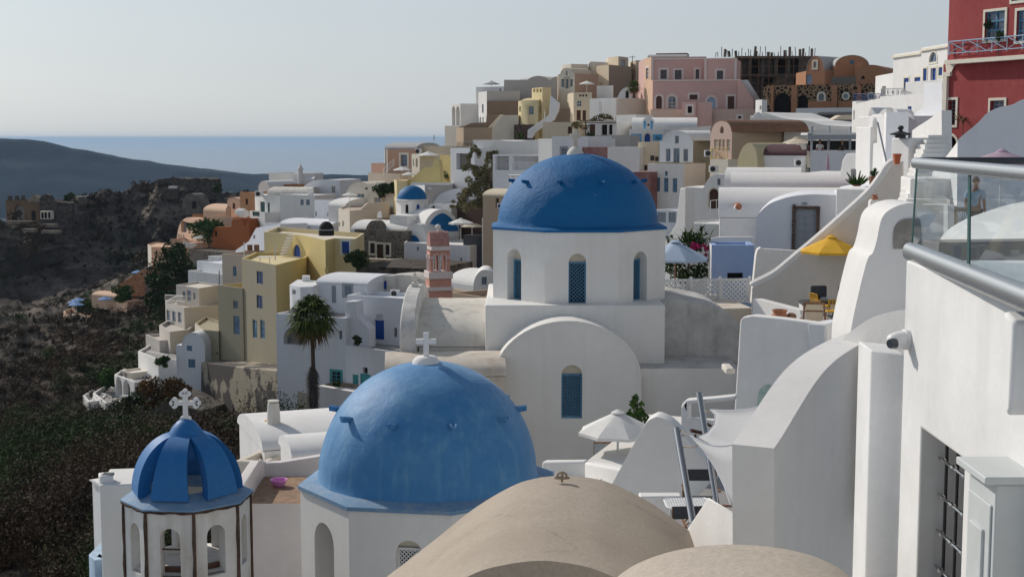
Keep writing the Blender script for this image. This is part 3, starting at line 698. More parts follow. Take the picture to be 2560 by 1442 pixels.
# ------------------------------------------------------------------ shared pieces
def lattice(pl, u0, z0, u1, z1, off, mat, parent, step=.12, w=.022, frame=.05, name='lattice'):
    mb = MB(); rz = math.atan2(pl.U.y, pl.U.x)
    for sg in (1, -1):
        lo, hi = (u0 - z1, u1 - z0) if sg > 0 else (u0 + z0, u1 + z1)
        k = math.ceil(lo / step)
        while k * step < hi:
            c = k * step
            if sg > 0: za, zb = max(z0, u0 - c), min(z1, u1 - c); pa, pb = (c + za, za), (c + zb, zb)
            else: za, zb = max(z0, c - u1), min(z1, c - u0); pa, pb = (c - za, za), (c - zb, zb)
            k += 1
            if zb - za < .02: continue
            o_ = off + (.006 if sg > 0 else -.006)
            A, B = pl.w(*pa, o_), pl.w(*pb, o_); d = (B - A); nrm = pl.n; s = d.normalized().cross(nrm) * (w / 2); t = nrm * .006
            vs = [A - s - t, A + s - t, A + s + t, A - s + t, B - s - t, B + s - t, B + s + t, B - s + t]
            mb.add(vs, ((0, 1, 5, 4), (1, 2, 6, 5), (2, 3, 7, 6), (3, 0, 4, 7)))
    if frame:
        for ua, za, ub, zb in ((u0, z0, u1, z0 + frame), (u0, z1 - frame, u1, z1), (u0, z0 + frame, u0 + frame, z1 - frame), (u1 - frame, z0 + frame, u1, z1 - frame)):
            mb.box(pl.w((ua + ub) / 2, (za + zb) / 2, off + .01), (ub - ua, .05, zb - za), rz)
    return mk(name, mb, mat, parent, sm=0)
def lattice_window(pl, wall, rt, x0, y0, x1, y1, ysh, dep=.35, step=.12, fmat=None):
    """arched recess with a blue lattice shutter; ysh = pixel row of the shutter's top"""
    ua, za = pl.uz(x0, y1); ub, zb = pl.uz(x1, y0); zs = pl.uz(x0, ysh)[1]
    h = hole_pts(ua, za, ub, zb, True)
    for i in range(len(h)):
        a, b = h[i], h[(i + 1) % len(h)]; wall.quad(pl.w(*a), pl.w(*b), pl.w(*b, -dep), pl.w(*a, -dep))
    mk('niche_back', MB().poly([pl.w(*q, -dep) for q in h]), CL, rt)
    pn = mk('window', MB().quad(pl.w(ua, za, -dep + .01), pl.w(ub, za, -dep + .01), pl.w(ub, zs, -dep + .01), pl.w(ua, zs, -dep + .01)), DK, rt)
    lattice(pl, ua, za, ub, zs, -dep + .05, fmat or BS, pn, step)
    return h
def ring8(c, R, a0=0.0, n=8): return [Vector((c.x + R * math.sin(a0 + 2 * math.pi * i / n), c.y - R * math.cos(a0 + 2 * math.pi * i / n))) for i in range(n)]
def dome_mesh(c, r, h, n=72, m=26, flare=0.0, p=1.0):
    prof = [(r * math.cos(t) ** p, h * math.sin(t)) for t in [math.pi / 2 * i / m for i in range(m)]] + [(0.004, h)]
    if flare: prof = [(r + flare, -.02), (r + flare * .35, .03)] + prof[1:]
    return MB().lathe(prof, c, n)
def spout(c, a, mat, rt, L=.2, w=.075):
    d = Vector((math.sin(a), -math.cos(a), 0)); s = Vector((-d.y, d.x, 0)); up = Vector((0, 0, 1)); c = Vector(c)
    mb = MB(); prof = [(-w, .05), (-w * .75, -.045), (0, -.085), (w * .75, -.045), (w, .05), (w * .6, .05), (0, -.035), (-w * .6, .05)]
    A = [c - d * .15 + s * x + up * z for x, z in prof]; B = [c + d * L + s * x * .9 + up * (z * .9 + .05) for x, z in prof]; n = len(prof)
    mb.add(A + B, [(i, (i + 1) % n, n + (i + 1) % n, n + i) for i in range(n)] + [tuple(range(n))[::-1], tuple(range(n, 2 * n))])
    return mk('waterspout', mb, mat, rt, sm=50)
def cross_mesh(c, h, arm, t, tz_=.64):
    mb = MB(); mb.box(Vector(c) + Vector((0, 0, h / 2)), (t, t * .8, h))
    x = arm / 2 - t / 2
    for sg in (-1, 1): mb.box(Vector(c) + Vector((sg * (t / 2 + x / 2), 0, h * tz_)), (x, t * .8, t))
    return mb
def subdiv_noise(o, amt, sc, lv=0):
    me = o.data
    for v in me.vertices:
        q = v.co; d = noise.noise_vector(Vector(q) / sc) * amt; v.co = q + d

# ------------------------------------------------------------------ the two big blue domes
def dome_chapel(name, label, C, ze, R, rd, hd, a0, zb, dm, lm, spouts, wins, cross, wallm, flare=.03):
    rt = root(name, label, 'church', (C.x, C.y, zb))
    rg = ring8(C, R, a0); wall = MB()
    for i in range(8):
        A, B = rg[i], rg[(i + 1) % 8]; pl = Pl(A, B); hs = []
        for w_ in wins:
            if w_[0] != i: continue
            if w_[1] == 'lat': hs.append(lattice_window(pl, wall, rt, *w_[2:]))
            elif w_[1] == 'niche':
                ua, za = pl.uz(w_[2], w_[5]); ub, zc = pl.uz(w_[4], w_[3]); h = hole_pts(ua, max(za, zb + .1), ub, zc, True); hs.append(h); opening(pl, h, za, zc, ua, ub, 'e', True, rt, wall)
        wall.poly([pl.w(0, zb), pl.w(pl.L, zb), pl.w(pl.L, ze), pl.w(0, ze)], [[pl.w(*q) for q in h] for h in hs])
    mk('drum', wall, wallm, rt)
    o = ring8(C, R + .06, a0); lg = MB(); N = 64
    outer = []
    for k in range(N):
        a = a0 + 2 * math.pi * k / N; seg = int(k * 8 / N); t = k * 8 / N - seg; q = o[seg].lerp(o[(seg + 1) % 8], t); outer.append(q)
    inn = [Vector((C.x + (rd + .02) * math.sin(a0 + 2 * math.pi * k / N), C.y - (rd + .02) * math.cos(a0 + 2 * math.pi * k / N))) for k in range(N)]
    for k in range(N):
        a, b, c, d = outer[k], outer[(k + 1) % N], inn[(k + 1) % N], inn[k]
        lg.quad((a.x, a.y, ze + .03), (b.x, b.y, ze + .03), (c.x, c.y, ze + .12), (d.x, d.y, ze + .12))
        lg.quad((a.x, a.y, ze - .05), (b.x, b.y, ze - .05), (b.x, b.y, ze + .03), (a.x, a.y, ze + .03))
        lg.quad((a.x, a.y, ze - .05), (b.x, b.y, ze - .05), (c.x, c.y, ze - .05), (d.x, d.y, ze - .05))
    mk('ledge', lg, lm, rt, sm=25)
    dome = mk('dome', dome_mesh(Vector((C.x, C.y, ze + .13)), rd, hd, 96, 34, flare), dm, rt, sm=60); subdiv_noise(dome, .022, .55)
    hs_, n, off = spouts
    for k in range(n):
        a = off + 2 * math.pi * k / n; rr = rd * math.sqrt(max(0, 1 - (hs_ / hd) ** 2)); spout((C.x + rr * math.sin(a), C.y - rr * math.cos(a), ze + .13 + hs_), a, dm, rt)
    return rt
C1 = P(1071, 1195, 30); ZE1 = -7.42
ch = dome_chapel('blue_dome_chapel', 'large pale sky-blue dome with white cross on a white octagonal drum, nearest dome', C1, ZE1, 2.78, 2.38, 2.47, R_(-32), -15, DB, DBE, (1.42, 10, R_(18)),
                 [(0, 'lat', 990, 1352, 1056, 1500, 1372, .22, .085, WF), (7, 'niche', 790, 1318, 834, 1600)], None, W)
zt1 = ZE1 + .13 + 2.47
mb = MB().lathe([(.30, -.1), (.29, .02), (.24, .09), (.2, .12), (.004, .125)], (C1.x - .03, C1.y, zt1), 14); cp = mk('cross_base', mb, W2, ch); subdiv_noise(cp, .02, .2)
mk('cross', cross_mesh((C1.x - .03, C1.y, zt1 + .1), .54, .44, .115), W2, cp, bev=.008)
C2 = P(1444, 572, 53); ZE2 = -3.30
ch2 = dome_chapel('blue_dome_church', 'white church with deep cobalt blue dome, lattice windows and arched front gable', C2, ZE2, 3.45, 3.02, 2.58, R_(-22.5), -6.4, DB2, DB2, (1.55, 10, R_(18)),
                  [(0, 'lat', 1421, 634, 1466, 762, 657, .35, .14), (7, 'lat', 1268, 624, 1303, 750, 650, .42, .14), (1, 'lat', 1583, 627, 1618, 755, 651, .42, .14)], None, W)
zt2 = ZE2 + .13 + 2.58
fb = mk('finial_base', MB().lathe([(.34, -.08), (.3, .06), (.2, .2), (.1, .26), (.004, .28)], (C2.x - .1, C2.y, zt2), 16), WD, ch2)
mk('cross', cross_mesh((C2.x - .1, C2.y, zt2 + .24), .66, .40, .17), SV, fb, bev=.02)
# body of the domed church
def hbody(rt, pts, top, bot, mat, back, name='wall', **k):
    """part helper: a house() whose pieces are handed over to another thing"""
    h = house('tmp_part', None, pts, top, bot, mat, back=back, **k); b0, b1 = BASE[h.name], BASE[rt.name]
    for o in list(h.children):
        o.parent = rt; o.location = Vector(o.location) + (b0 - b1)
    bpy.data.objects.remove(h)
hbody(ch2, [(1213, 49.3), (1663, 49.3)], 763, 1000, W, 7.4, par=0)
plg = Pl(P(1235, 900, 47.8), P(1604, 900, 47.8)); wallg = MB()
ua, za = 0, -14; ap = plg.uz(1440, 803)[1]; zs = plg.uz(1240, 948)[1]
hl = lattice_window(plg, wallg, ch2, 1403, 912, 1456, 1046, 937, .3, .11)
go = [(0, za), (plg.L, za), (plg.L, zs)] + arc(0, plg.L, zs, ap - zs, 30) + [(0, zs)]
wallg.poly([plg.w(*q) for q in go], [[plg.w(*q) for q in hl]])
mk('gable_wall', wallg, W, ch2)
rb = MB(); pr = [(plg.L, zs)] + arc(0, plg.L, zs, ap - zs, 30) + [(0, zs)]
for i in range(len(pr) - 1):
    a, b = pr[i], pr[i + 1]; rb.quad(plg.w(a[0], a[1] + .02, .02), plg.w(b[0], b[1] + .02, .02), plg.w(b[0], b[1] + .02, -1.6), plg.w(a[0], a[1] + .02, -1.6))
    f_ = .965; c_ = plg.L / 2; rb.quad(plg.w(a[0], a[1] + .02, .02), plg.w(b[0], b[1] + .02, .02), plg.w(c_ + (b[0] - c_) * f_, zs + (b[1] - zs) * f_, .02), plg.w(c_ + (a[0] - c_) * f_, zs + (a[1] - zs) * f_, .02))
mk('barrel_roof', rb, W, ch2, sm=40)
hbody(ch2, [(1590, 48.2), (1850, 48.2)], 921, 1250, W, 3.0, par=0, rmat=WR)
slab('side_arm', None, None, ((1655, 51), (1900, 51)), curve([(1650, 905), (1650, 759), (1755, 760), (1805, 774), (1845, 803), (1875, 842), (1890, 905)], 4), 5, WR, parent=ch2, bev=0)
hbody(ch2, [(1046, 49.6), (1216, 49.6)], 868, 1050, WD, 7.2, vs=750)
hbody(ch2, [(966, 46.6), (1262, 46.9)], 945, 1150, SV, 3.2, vs=884)
# stained end wall of the left arm with its own cross
xa, xb = P(1001, 800, 49).x, P(1040, 800, 49).x; mb = MB(); y0, y1 = 48.6, 57.0
pr = [(y0, -14), (y0, -6.85)] + [((y0 + y1) / 2 - (y1 - y0) / 2 * math.cos(t), -6.85 + 1.28 * math.sin(t)) for t in [math.pi * i / 24 for i in range(1, 24)]] + [(y1, -6.85), (y1, -14)]
n = len(pr); mb.add([(xa, y, z) for y, z in pr] + [(xb, y, z) for y, z in pr], [tuple(range(n)), tuple(range(2 * n - 1, n - 1, -1))] + [(i, (i + 1) % n, n + (i + 1) % n, n + i) for i in range(n)])
mk('end_wall', mb, WR, ch2, bev=.05)
xc = (xa + xb) / 2; mk('cross', cross_mesh((xc, 52.6, -5.6), .55, .3, .11).box((xc, 52.6, -5.52), (.24, .4, .2)), WD, ch2, bev=.01)

# ------------------------------------------------------------------ bell lantern with blue ribbed crown
CL_ = P(469, 1240, 26); zl = -6.72; RL = 1.17
bl = root('bell_lantern', 'white octagonal bell lantern with brown edges, blue ribbed open crown and clover-ended white cross', 'bell tower', (CL_.x, CL_.y, -13))
rg = ring8(CL_, RL, R_(-27)); wall = MB(); edge = MB()
for i in range(8):
    pl = Pl(rg[i], rg[(i + 1) % 8]); L_ = pl.L; w0 = .26
    h = hole_pts(w0, -8.02, L_ - w0, zl - .36, True)
    wall.poly([pl.w(0, -13), pl.w(L_, -13), pl.w(L_, zl), pl.w(0, zl)], [[pl.w(*q) for q in h]])
    wall.poly([pl.w(0.1, -13, -.25), pl.w(L_ - .1, -13, -.25), pl.w(L_ - .1, zl, -.25), pl.w(.1, zl, -.25)], [[pl.w(*q, -.25) for q in h]])
    for k in range(len(h)):
        a, b = h[k], h[(k + 1) % len(h)]; wall.quad(pl.w(*a), pl.w(*b), pl.w(*b, -.25), pl.w(*a, -.25))
    d = (rg[i] - CL_.xy).normalized(); q = rg[i] + d * .01; prev = None
    pts_ = [Vector((q.x + .004 * math.sin(z * 9 + i), q.y, z)) for z in np.linspace(-13, zl - .02, 22)]
    edge.tube(pts_, [.036 + .006 * math.sin(j * 2.3 + i) for j in range(22)], 6)
    A, B = pl.w(0, zl - .05, .03), pl.w(L_, zl - .05, .03); edge.tube([A.lerp(B, t) + Vector((0, 0, .012 * math.sin(t * 14 + i))) for t in np.linspace(0, 1, 9)], .04, 6)
LW = plaster('flaking_white_limewash', (0.78, 0.765, 0.73), stain=(.42, .36, .28), amt=.7, big=.9, fine=5, streak=.5, patch=(.45, .40, .33), pamt=.66, pscale=1.1)
mk('arcade_wall', wall, LW, bl); mk('brown_edging', edge, BRK, bl)
tr = MB(); pl = Pl(rg[0], rg[1]); tr.bar(pl.w(.1, zl - .78, -.12), pl.w(pl.L - .1, zl - .78, -.12), .018)
mk('tie_beam', tr, WO, bl)
for i in (7, 0, 1): pl = Pl(rg[i], rg[(i + 1) % 8]); mk('sill_beam', MB().box(pl.w(pl.L / 2, -7.93, -.27), (pl.L - .3, .08, .12), math.atan2(pl.U.y, pl.U.x)), WO, bl)
mk('lantern_floor', MB().lathe([(1.05, -7.97), (.004, -7.95)], (CL_.x, CL_.y, 0), 24), LW, bl)
lg = MB(); o_ = ring8(CL_, RL + .07, R_(-27)); ii = ring8(CL_, .78, R_(-27))
for i in range(8):
    a, b, c, d = o_[i], o_[(i + 1) % 8], ii[(i + 1) % 8], ii[i]
    lg.quad((a.x, a.y, zl), (b.x, b.y, zl), (c.x, c.y, zl + .2), (d.x, d.y, zl + .2)); lg.quad((a.x, a.y, zl - .03), (b.x, b.y, zl - .03), (b.x, b.y, zl), (a.x, a.y, zl)); lg.quad((a.x, a.y, zl - .03), (b.x, b.y, zl - .03), (c.x, c.y, zl - .03), (d.x, d.y, zl - .03))
    lg.quad((d.x, d.y, zl - .03), (c.x, c.y, zl - .03), (c.x, c.y, zl + .2), (d.x, d.y, zl + .2))
mk('ledge', lg, DBE, bl, sm=25)
for k in range(6):
    a = R_(-6 + 60 * k); mb = MB(); M_ = 14; ring_ = []
    for j in range(M_ + 1):
        t = math.pi / 2 * j / M_; ro = .93 * math.cos(t) ** .9 + .05; zz = zl + .12 + 1.1 * math.sin(t) ** 1.0; ri = ro * .78 - .02; zi = zl + .10 + .93 * math.sin(t)
        hw = .365 * (1 - .55 * j / M_)
        for r_, z_, s_ in ((ro, zz, -1), (ro, zz, 1), (ri, zi, .8), (ri, zi, -.8)):
            x, y = s_ * hw, -r_; ring_.append((CL_.x + x * math.cos(a) - y * math.sin(a), CL_.y + x * math.sin(a) + y * math.cos(a), z_))
    fs = [(j * 4 + q, j * 4 + (q + 1) % 4, (j + 1) * 4 + (q + 1) % 4, (j + 1) * 4 + q) for j in range(M_) for q in range(4)] + [(3, 2, 1, 0)]
    mb.add(ring_, fs); mk('crown_rib', mb, DB3, bl, sm=40)
z0 = zl + .88
mk('crown_cap', MB().lathe([(.02, -.12), (.47, -.12), (.49, .02), (.42, .16), (.33, .3), (.25, .43), (.16, .53), (.09, .57), (.004, .59)], (CL_.x, CL_.y, z0), 28), DB3, bl, sm=50)
cz = z0 + .56; mb = MB(); t = .085
mb.box((CL_.x, CL_.y, cz + .24), (t, t * .8, .5)); 
for sg in (-1, 1): mb.box((CL_.x + sg * .12, CL_.y, cz + .32), (.16, t * .8, t))
def lobe(x, z, r=.052): mb.tube(((CL_.x + x, CL_.y - t * .42, cz + z), (CL_.x + x, CL_.y + t * .42, cz + z)), r, 10)
for x, z in ((0, .54), (-.06, .49), (.06, .49), (-.245, .32), (-.2, .265), (-.2, .375), (.245, .32), (.2, .265), (.2, .375), (-.055, .02), (.055, .02)): lobe(x, z)
mk('cross', mb, W2, bl, sm=40)

# ------------------------------------------------------------------ walls and roofs around the two nearest domes
house('white_tower_block', 'tall plain white wall block with small chimney left of the bell lantern', [(248, 27.2), (345, 27.3)], 1212, 1900, W, back=1.4, par=0)
t = house('chimney', 'white box chimney with dark metal cowl on the wall left of the bell lantern', [(250, 27.3), (284, 27.4)], 1190, 1216, W2, back=.35, par=0, cat='chimney')
mb = MB(); c = P(270, 1186, 27.5); mb.box(c + Vector((0, 0, .0)), (.2, .2, .05)); mb.lathe([(.06, -.1), (.06, .0)], c, 10); mk('cowl', mb, IR, t)
house('white_blue_outhouse', 'small pale blue and white wall corner at the foot of the tall white block', [(222, 28.0), (236, 27.6), (262, 27.7)], 1385, 1900, LB, back=1.2, par=.1)
house('white_parapet', 'low white wall end with rounded top behind the left white block', [(268, 28.6), (330, 28.9)], 1225, 1800, W2, back=1.0, par=0, vs=1206, cat='wall')
# roof terrace with pink bowl
house('roof_terrace', 'white house with terracotta paved roof terrace between bell lantern and nearest blue dome', [(612, 33.6), (764, 33.6)], 1258, 1800, (BW := plaster('blush_white_limewash', (.74, .69, .67), amt=.2)), back=2.75, par=.0, rmat=PV)
slab('terrace_parapet', 'pinkish white stepped parapet along the back of the paved roof terrace', 'wall', ((600, 36.45), (820, 36.8)), [(640, 1300), (648, 1150), (660, 1158), (700, 1156), (840, 1134), (850, 1260)], .3, BW, bev=.03)
slab('terrace_parapet', 'pinkish white low wall along the left edge of the paved roof terrace', 'wall', ((607, 33.6), (652, 36.5)), [(596, 1290), (604, 1222), (650, 1150), (668, 1152), (664, 1230), (640, 1290)], .25, BW, bev=.03)
bw = P(697, 1216, 35.3); rt = tag(mk('wash_bowl', MB().lathe([(.11, 0), (.13, .01), (.19, .1), (.21, .17), (.225, .175), (.225, .19), (.2, .185), (.17, .09), (.11, .03), (.004, .025)], Vector((bw.x, bw.y, zp_ := Zp(697, 1258, 33.6))), 28), plain('pink_plastic', (.62, .25, .55), rough=.35)), 'pink plastic wash bowl on the paved roof terrace', 'bowl')
# white vault house with ochre end
rt = house('white_vault_house', 'white barrel-vaulted house with ochre end wall and conical chimney behind the nearest blue dome', [(662, 40), (900, 41)], 1128, 1300, W2, back=4.4, vs=1046)
slab('end_wall', None, None, ((646, 43.4), (663, 39.96)), [(645, 1160), (646, 1052), (650, 1040), (661, 1050), (664, 1090), (664, 1160)], .12, plaster('ochre_plaster', (.62, .42, .17)), parent=rt, bev=.02)
slab('back_parapet', None, None, ((650, 43.2), (900, 44)), [(648, 1075), (648, 1040), (900, 1031), (900, 1075)], .2, W2, parent=rt, bev=.02)
c = P(684, 1052, 41.5); mk('chimney', MB().lathe([(.22, -.3), (.2, .2), (.165, .56), (.1, .56), (.1, .6), (.17, .6), (.17, .63), (.004, .64)], c, 20), WD, rt)
house('white_vault_house', 'small white barrel-vaulted roof in front of the ochre-ended vault house', [(735, 37.6), (900, 38.2)], 1150, 1300, W2, back=2.2, vs=1093)
house('yellow_wall_house', 'low cream and ochre wall under the conical chimney vault house', [(588, 39.5), (664, 39.2)], 1150, 1300, CL, back=2.6, par=.2)

# ------------------------------------------------------------------ near tan vaults at the bottom edge
def barrel(name, label, c, hw, rise, y0, y1, mat, drop, group=None, prof=None, skew=0.0):
    """vault with its axis along the view: crest over c (x,z), half width hw"""
    mb = MB(); x, z = c; N = 40; M_ = 12; vs = []
    if prof: prof = [(x + a * 13.4 / F, z - b * 13.4 / F) for a, b in curve(prof, 5)]; N = len(prof) - 1; hw = (prof[-1][0] - prof[0][0]) / 2; x = (prof[-1][0] + prof[0][0]) / 2; rise = z - prof[0][1]
    for j in range(M_ + 1):
        y = y0 + (y1 - y0) * j / M_
        for i in range(N + 1):
            t = math.pi * i / N; vs.append((x - hw * math.cos(t), y, z - rise + rise * math.sin(t)) if not prof else (prof[i][0], y, prof[i][1]))
    W_ = N + 1; fs = [(j * W_ + i, j * W_ + i + 1, (j + 1) * W_ + i + 1, (j + 1) * W_ + i) for j in range(M_) for i in range(N)]
    vs = [(v[0] - skew * (y1 - v[1]), v[1], v[2]) for v in vs]
    mb.add(vs, fs)
    for j in (0, M_): mb.add(vs[j * W_:(j + 1) * W_], (tuple(range(W_)),))
    for sx_ in (-1, 1): mb.quad((x + sx_ * hw, y0, z - rise), (x + sx_ * hw, y1, z - rise), (x + sx_ * hw, y1, z - drop), (x + sx_ * hw, y0, z - drop))
    for yy in (y0, y1): mb.quad((x - hw, yy, z - rise), (x + hw, yy, z - rise), (x + hw, yy, z - drop), (x - hw, yy, z - drop))
    o = mk(name, mb, mat, sm=40); subdiv_noise(o, .012, .5); return tag(o, label, 'roof', group)
c = P(1402, 1194, 13.4); barrel('tan_vault', 'big sandy tan barrel vault at bottom centre with iron ring on its crest', (c.x, c.z), 1.95, 1.42, 10.7, 13.5, TD, 8, skew=.107,
       prof=[(-700, 560), (-560, 370), (-480, 292), (-390, 221), (-300, 149), (-210, 78), (-125, 27), (-60, 7), (0, 0), (60, 4), (130, 20), (220, 64), (300, 120), (380, 186), (460, 258), (560, 360), (700, 520)])
c3 = P(1845, 1372, 8.2); barrel('pale_vault', 'pale speckled tan vault at bottom right below the white ramp wall', (c3.x, c3.z), .78, .34, 4.5, 8.3, TD2, 6)
c = P(1405, 1194, 13.2); t = root('iron_ring', 'small rusty anchor ring on the crest of the big tan vault', 'ring', c - Vector((0, 0, .03)))
mb = MB(); mb.tube([c + Vector((.045 * math.cos(a), .01, .02 + .03 * math.sin(a))) for a in np.linspace(0, 2 * math.pi, 16)], .011, 6, False); mk('ring_loop', mb, ROPE, t)
mb = MB(); mb.tube((c + Vector((0, 0, -.04)), c + Vector((.005, 0, .065))), .012, 6); mb.tube([c + Vector((.07 * math.cos(a), .03 * math.sin(a), -.0)) for a in np.linspace(0, 2 * math.pi, 14)], .01, 6, False); mk('anchor_pin', mb, ROPE, t)

# ------------------------------------------------------------------ right foreground: long house wall, grille window, shutter, glass balustrade
A, B = P(2258, 900, 8.05), P(2258, 900, 8.05) + Vector((-.02, -6, 0)) * .9
A = Vector((A.x, A.y, 0)); pl = Pl(A, B)
hw_ = root('white_house', 'large near white house wall at right with grille window and grey shutter', 'house', (A.x + 2, A.y - 2, -9))
zt_ = pl.uz(2258, 648)[1]; uR, zR = pl.uz(2560, 762)
top = lambda u: zt_ + (zR - zt_) * u / uR
wx = [pl.uz(2302, 1071), pl.uz(2411, 1146)]
h = [(wx[0][0], -5), (wx[1][0], -5), (wx[1][0], (wx[0][1] + wx[1][1]) / 2), (wx[0][0], (wx[0][1] + wx[1][1]) / 2)]
mb = MB(); O = [(0, -9), (pl.L, -9), (pl.L, top(pl.L)), (0, top(0))]; mb.poly([pl.w(*q) for q in O], [[pl.w(*q) for q in h]])
e = Vector((4, 0, 0))
for i in range(4):
    p_, q_ = pl.w(*O[i]), pl.w(*O[(i + 1) % 4]); mb.quad(p_, q_, q_ + e, p_ + e)
for i in range(4): mb.quad(pl.w(*h[i]), pl.w(*h[(i + 1) % 4]), pl.w(*h[(i + 1) % 4], -.34), pl.w(*h[i], -.34))
WN = plaster('near_white_limewash', (0.80, 0.80, 0.795), stain=(.50, .495, .49), amt=.6, big=1.1, fine=5, bump=.2, streak=.3, dist=.02)
mk('wall', mb, WN, hw_, bev=.012)
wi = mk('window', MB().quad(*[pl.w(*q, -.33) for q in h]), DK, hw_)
mb = MB(); u0, u1 = h[0][0], h[1][0]; zt2_ = h[2][1]
for k in range(4): u = u0 + (u1 - u0) * (k + .5) / 4; mb.bar(pl.w(u, -5, -.12), pl.w(u, zt2_, -.12), .009, 6)
gb = mk('grille_upright', mb, IR, wi)
mb = MB()
for k in range(9):
    z = zt2_ - .16 - k * .205; mb.bar(pl.w(u0 + .03, z, -.1), pl.w(u1 - .0, z, -.1), .0095, 8)
    for j in range(4): u = u0 + (u1 - u0) * (j + .5) / 4; mb.bar(pl.w(u - .014, z, -.1), pl.w(u + .014, z, -.1), .016, 8)
mk('grille_bar', mb, ST_, wi)
fr = MB()
for u in (u0 + .08, u0 + .16): fr.box(pl.w(u, -4, -.27), (.05, .05, 3.0), math.atan2(pl.U.y, pl.U.x))
mk('frame', fr, FAB_G, wi)
pl2 = Pl(pl.A + pl.n * .18, pl.A + pl.n * .18 + pl.U); ua, za = pl2.uz(2424, 1152); ub = pl2.uz(2490, 1200)[0]
bx = root('meter_cupboard', 'grey panelled meter cupboard with sloping lid on the near right wall', 'cupboard', pl.w((ua + ub) / 2, -4.5, .1))
zc = za - .02; M3 = Matrix.Rotation(math.atan2(pl.U.y, pl.U.x), 3, 'Z')
mk('body', MB().box(pl.w((ua + ub) / 2, zc - 1.2, .09), (ub - ua, .18, 2.4), M=M3), (PG := plain('pale_grey_paint', (.53, .56, .565), rough=.45, var=.05)), bx, bev=.008)
mk('lid', MB().box(pl.w((ua + ub) / 2, zc + .02, .11), (ub - ua + .05, .25, .035), M=M3), PG, bx, bev=.006)
mk('door', MB().box(pl.w((ua + ub) / 2, zc - 1.2, .185), (ub - ua - .06, .012, 2.2), M=M3).box(pl.w((ua + ub) / 2, zc - 1.2, .195), (ub - ua - .18, .02, 1.95), M=M3), PG, bx, bev=.012, seg=3)
# corbel box on the wall
pl3 = Pl(pl.A + pl.n * .14, pl.A + pl.n * .14 + pl.U); ua, za = pl3.uz(2507, 775)
mb = MB(); ub = pl3.uz(2533, 800)[0]; pr = [(ua, za), (ub, za - .03), (ub, za - .42), (ub - .04, za - .45), (ua, za - .37)]
n = len(pr); mb.add([pl.w(u, z, .0) for u, z in pr] + [pl.w(u, z, .14) for u, z in pr], [tuple(range(n))[::-1], tuple(range(n, 2 * n))] + [(i, (i + 1) % n, n + (i + 1) % n, n + i) for i in range(n)])
mk('corbel', mb, WN, hw_, bev=.02)
mb = MB()
for k in range(2): mb.tube([pl.w(ub - .05 + .03 * k, za - .44, .05), pl.w(ub - .03 + .03 * k, za - .49 - .03 * k, .06), pl.w(ub + .01 + .03 * k, za - .48, .05)], .005, 5)
mk('frayed_cable', mb, WF, hw_)
# pier and recess left of the wall
house('white_pier', 'narrow white pier with sunlit left edge at the corner of the near right house', [(2146, 8.9), (2178, 8.5), (2262, 8.35)], 852, 2400, WN, back=None, par=0, cat='pier')
# security camera
c = P(2262, 848, 7.95); t = root('security_camera', 'white dome security camera on the corner of the near right wall', 'camera', c - Vector((0, 0, .06)))
mb = MB().tube((c + Vector((.05, .0, 0)), c + Vector((-.015, -.015, 0))), [.062, .058], 20); mk('mount', mb, WF, t, bev=.006)
mk('body', MB().tube((c + Vector((-.015, -.015, 0)), c + Vector((-.06, -.03, -.004)), c + Vector((-.09, -.042, -.008)), c + Vector((-.105, -.048, -.01))), [.052, .05, .042, .022], 20), WF, t)
mk('lens', MB().tube((c + Vector((-.075, -.058, -.012)), c + Vector((-.107, -.075, -.016))), [.033, .026], 18), GL, t)
# balustrade
bal = root('glass_balustrade', 'glass balustrade with thick aluminium rails on top of the near right wall', 'balustrade', P(2290, 640, 8.2))
A1, A2 = P(2292, 408, 8.3), P(2292, 408, 8.3) + (Vector((-.27, -2.6, 0))) * 1.7
def rail(a, b, w, hgt, name, par, mat=AL):
    a, b = Vector(a), Vector(b); d = (b - a).normalized(); s = d.cross(Vector((0, 0, 1))).normalized(); mb = MB(); N = 20; vs = []
    for p_ in (a, b):
        for k in range(N): an = 2 * math.pi * k / N; vs.append(p_ + s * (w * math.copysign(abs(math.cos(an)) ** .8, math.cos(an))) + Vector((0, 0, hgt * math.copysign(abs(math.sin(an)) ** .8, math.sin(an)))))
    mb.add(vs, [(k, (k + 1) % N, N + (k + 1) % N, N + k) for k in range(N)] + [tuple(range(N))[::-1], tuple(range(N, 2 * N))]); return mk(name, mb, mat, par, sm=50)
rail(A1, A2, .035, .033, 'handrail', bal)
B1, B2 = P(2278, 629, 8.25), P(2278, 629, 8.25) + Vector((-.22, -2.6, .0)) * 1.7
rail(B1, B2, .05, .055, 'bottom_channel', bal)
gm = bpy.data.materials.new('tinted_glass'); gm.use_nodes = True; nt = gm.node_tree; b = nt.nodes['Principled BSDF']
b.inputs['Base Color'].default_value = (.80, .90, .93, 1); b.inputs['Roughness'].default_value = 0; b.inputs['Transmission Weight'].default_value = 1; b.inputs['IOR'].default_value = 1.03; b.inputs['Specular IOR Level'].default_value = .5
tr_ = nt.nodes.new('ShaderNodeBsdfTransparent'); tr_.inputs[0].default_value = (.82, .90, .94, 1); gl_ = nt.nodes.new('ShaderNodeBsdfGlossy'); gl_.inputs['Roughness'].default_value = .02
mx_ = nt.nodes.new('ShaderNodeMixShader'); fr_ = nt.nodes.new('ShaderNodeFresnel'); fr_.inputs[0].default_value = 1.25
nt.links.new(fr_.outputs[0], mx_.inputs[0]); nt.links.new(tr_.outputs[0], mx_.inputs[1]); nt.links.new(gl_.outputs[0], mx_.inputs[2]); nt.links.new(mx_.outputs[0], nt.nodes['Material Output'].inputs['Surface'])
ge = plain('green_glass_edge', (.04, .12, .11), rough=.2)
d = (A2 - A1).normalized()
cut = [0.0, 1.42, 2.6, 4.4]
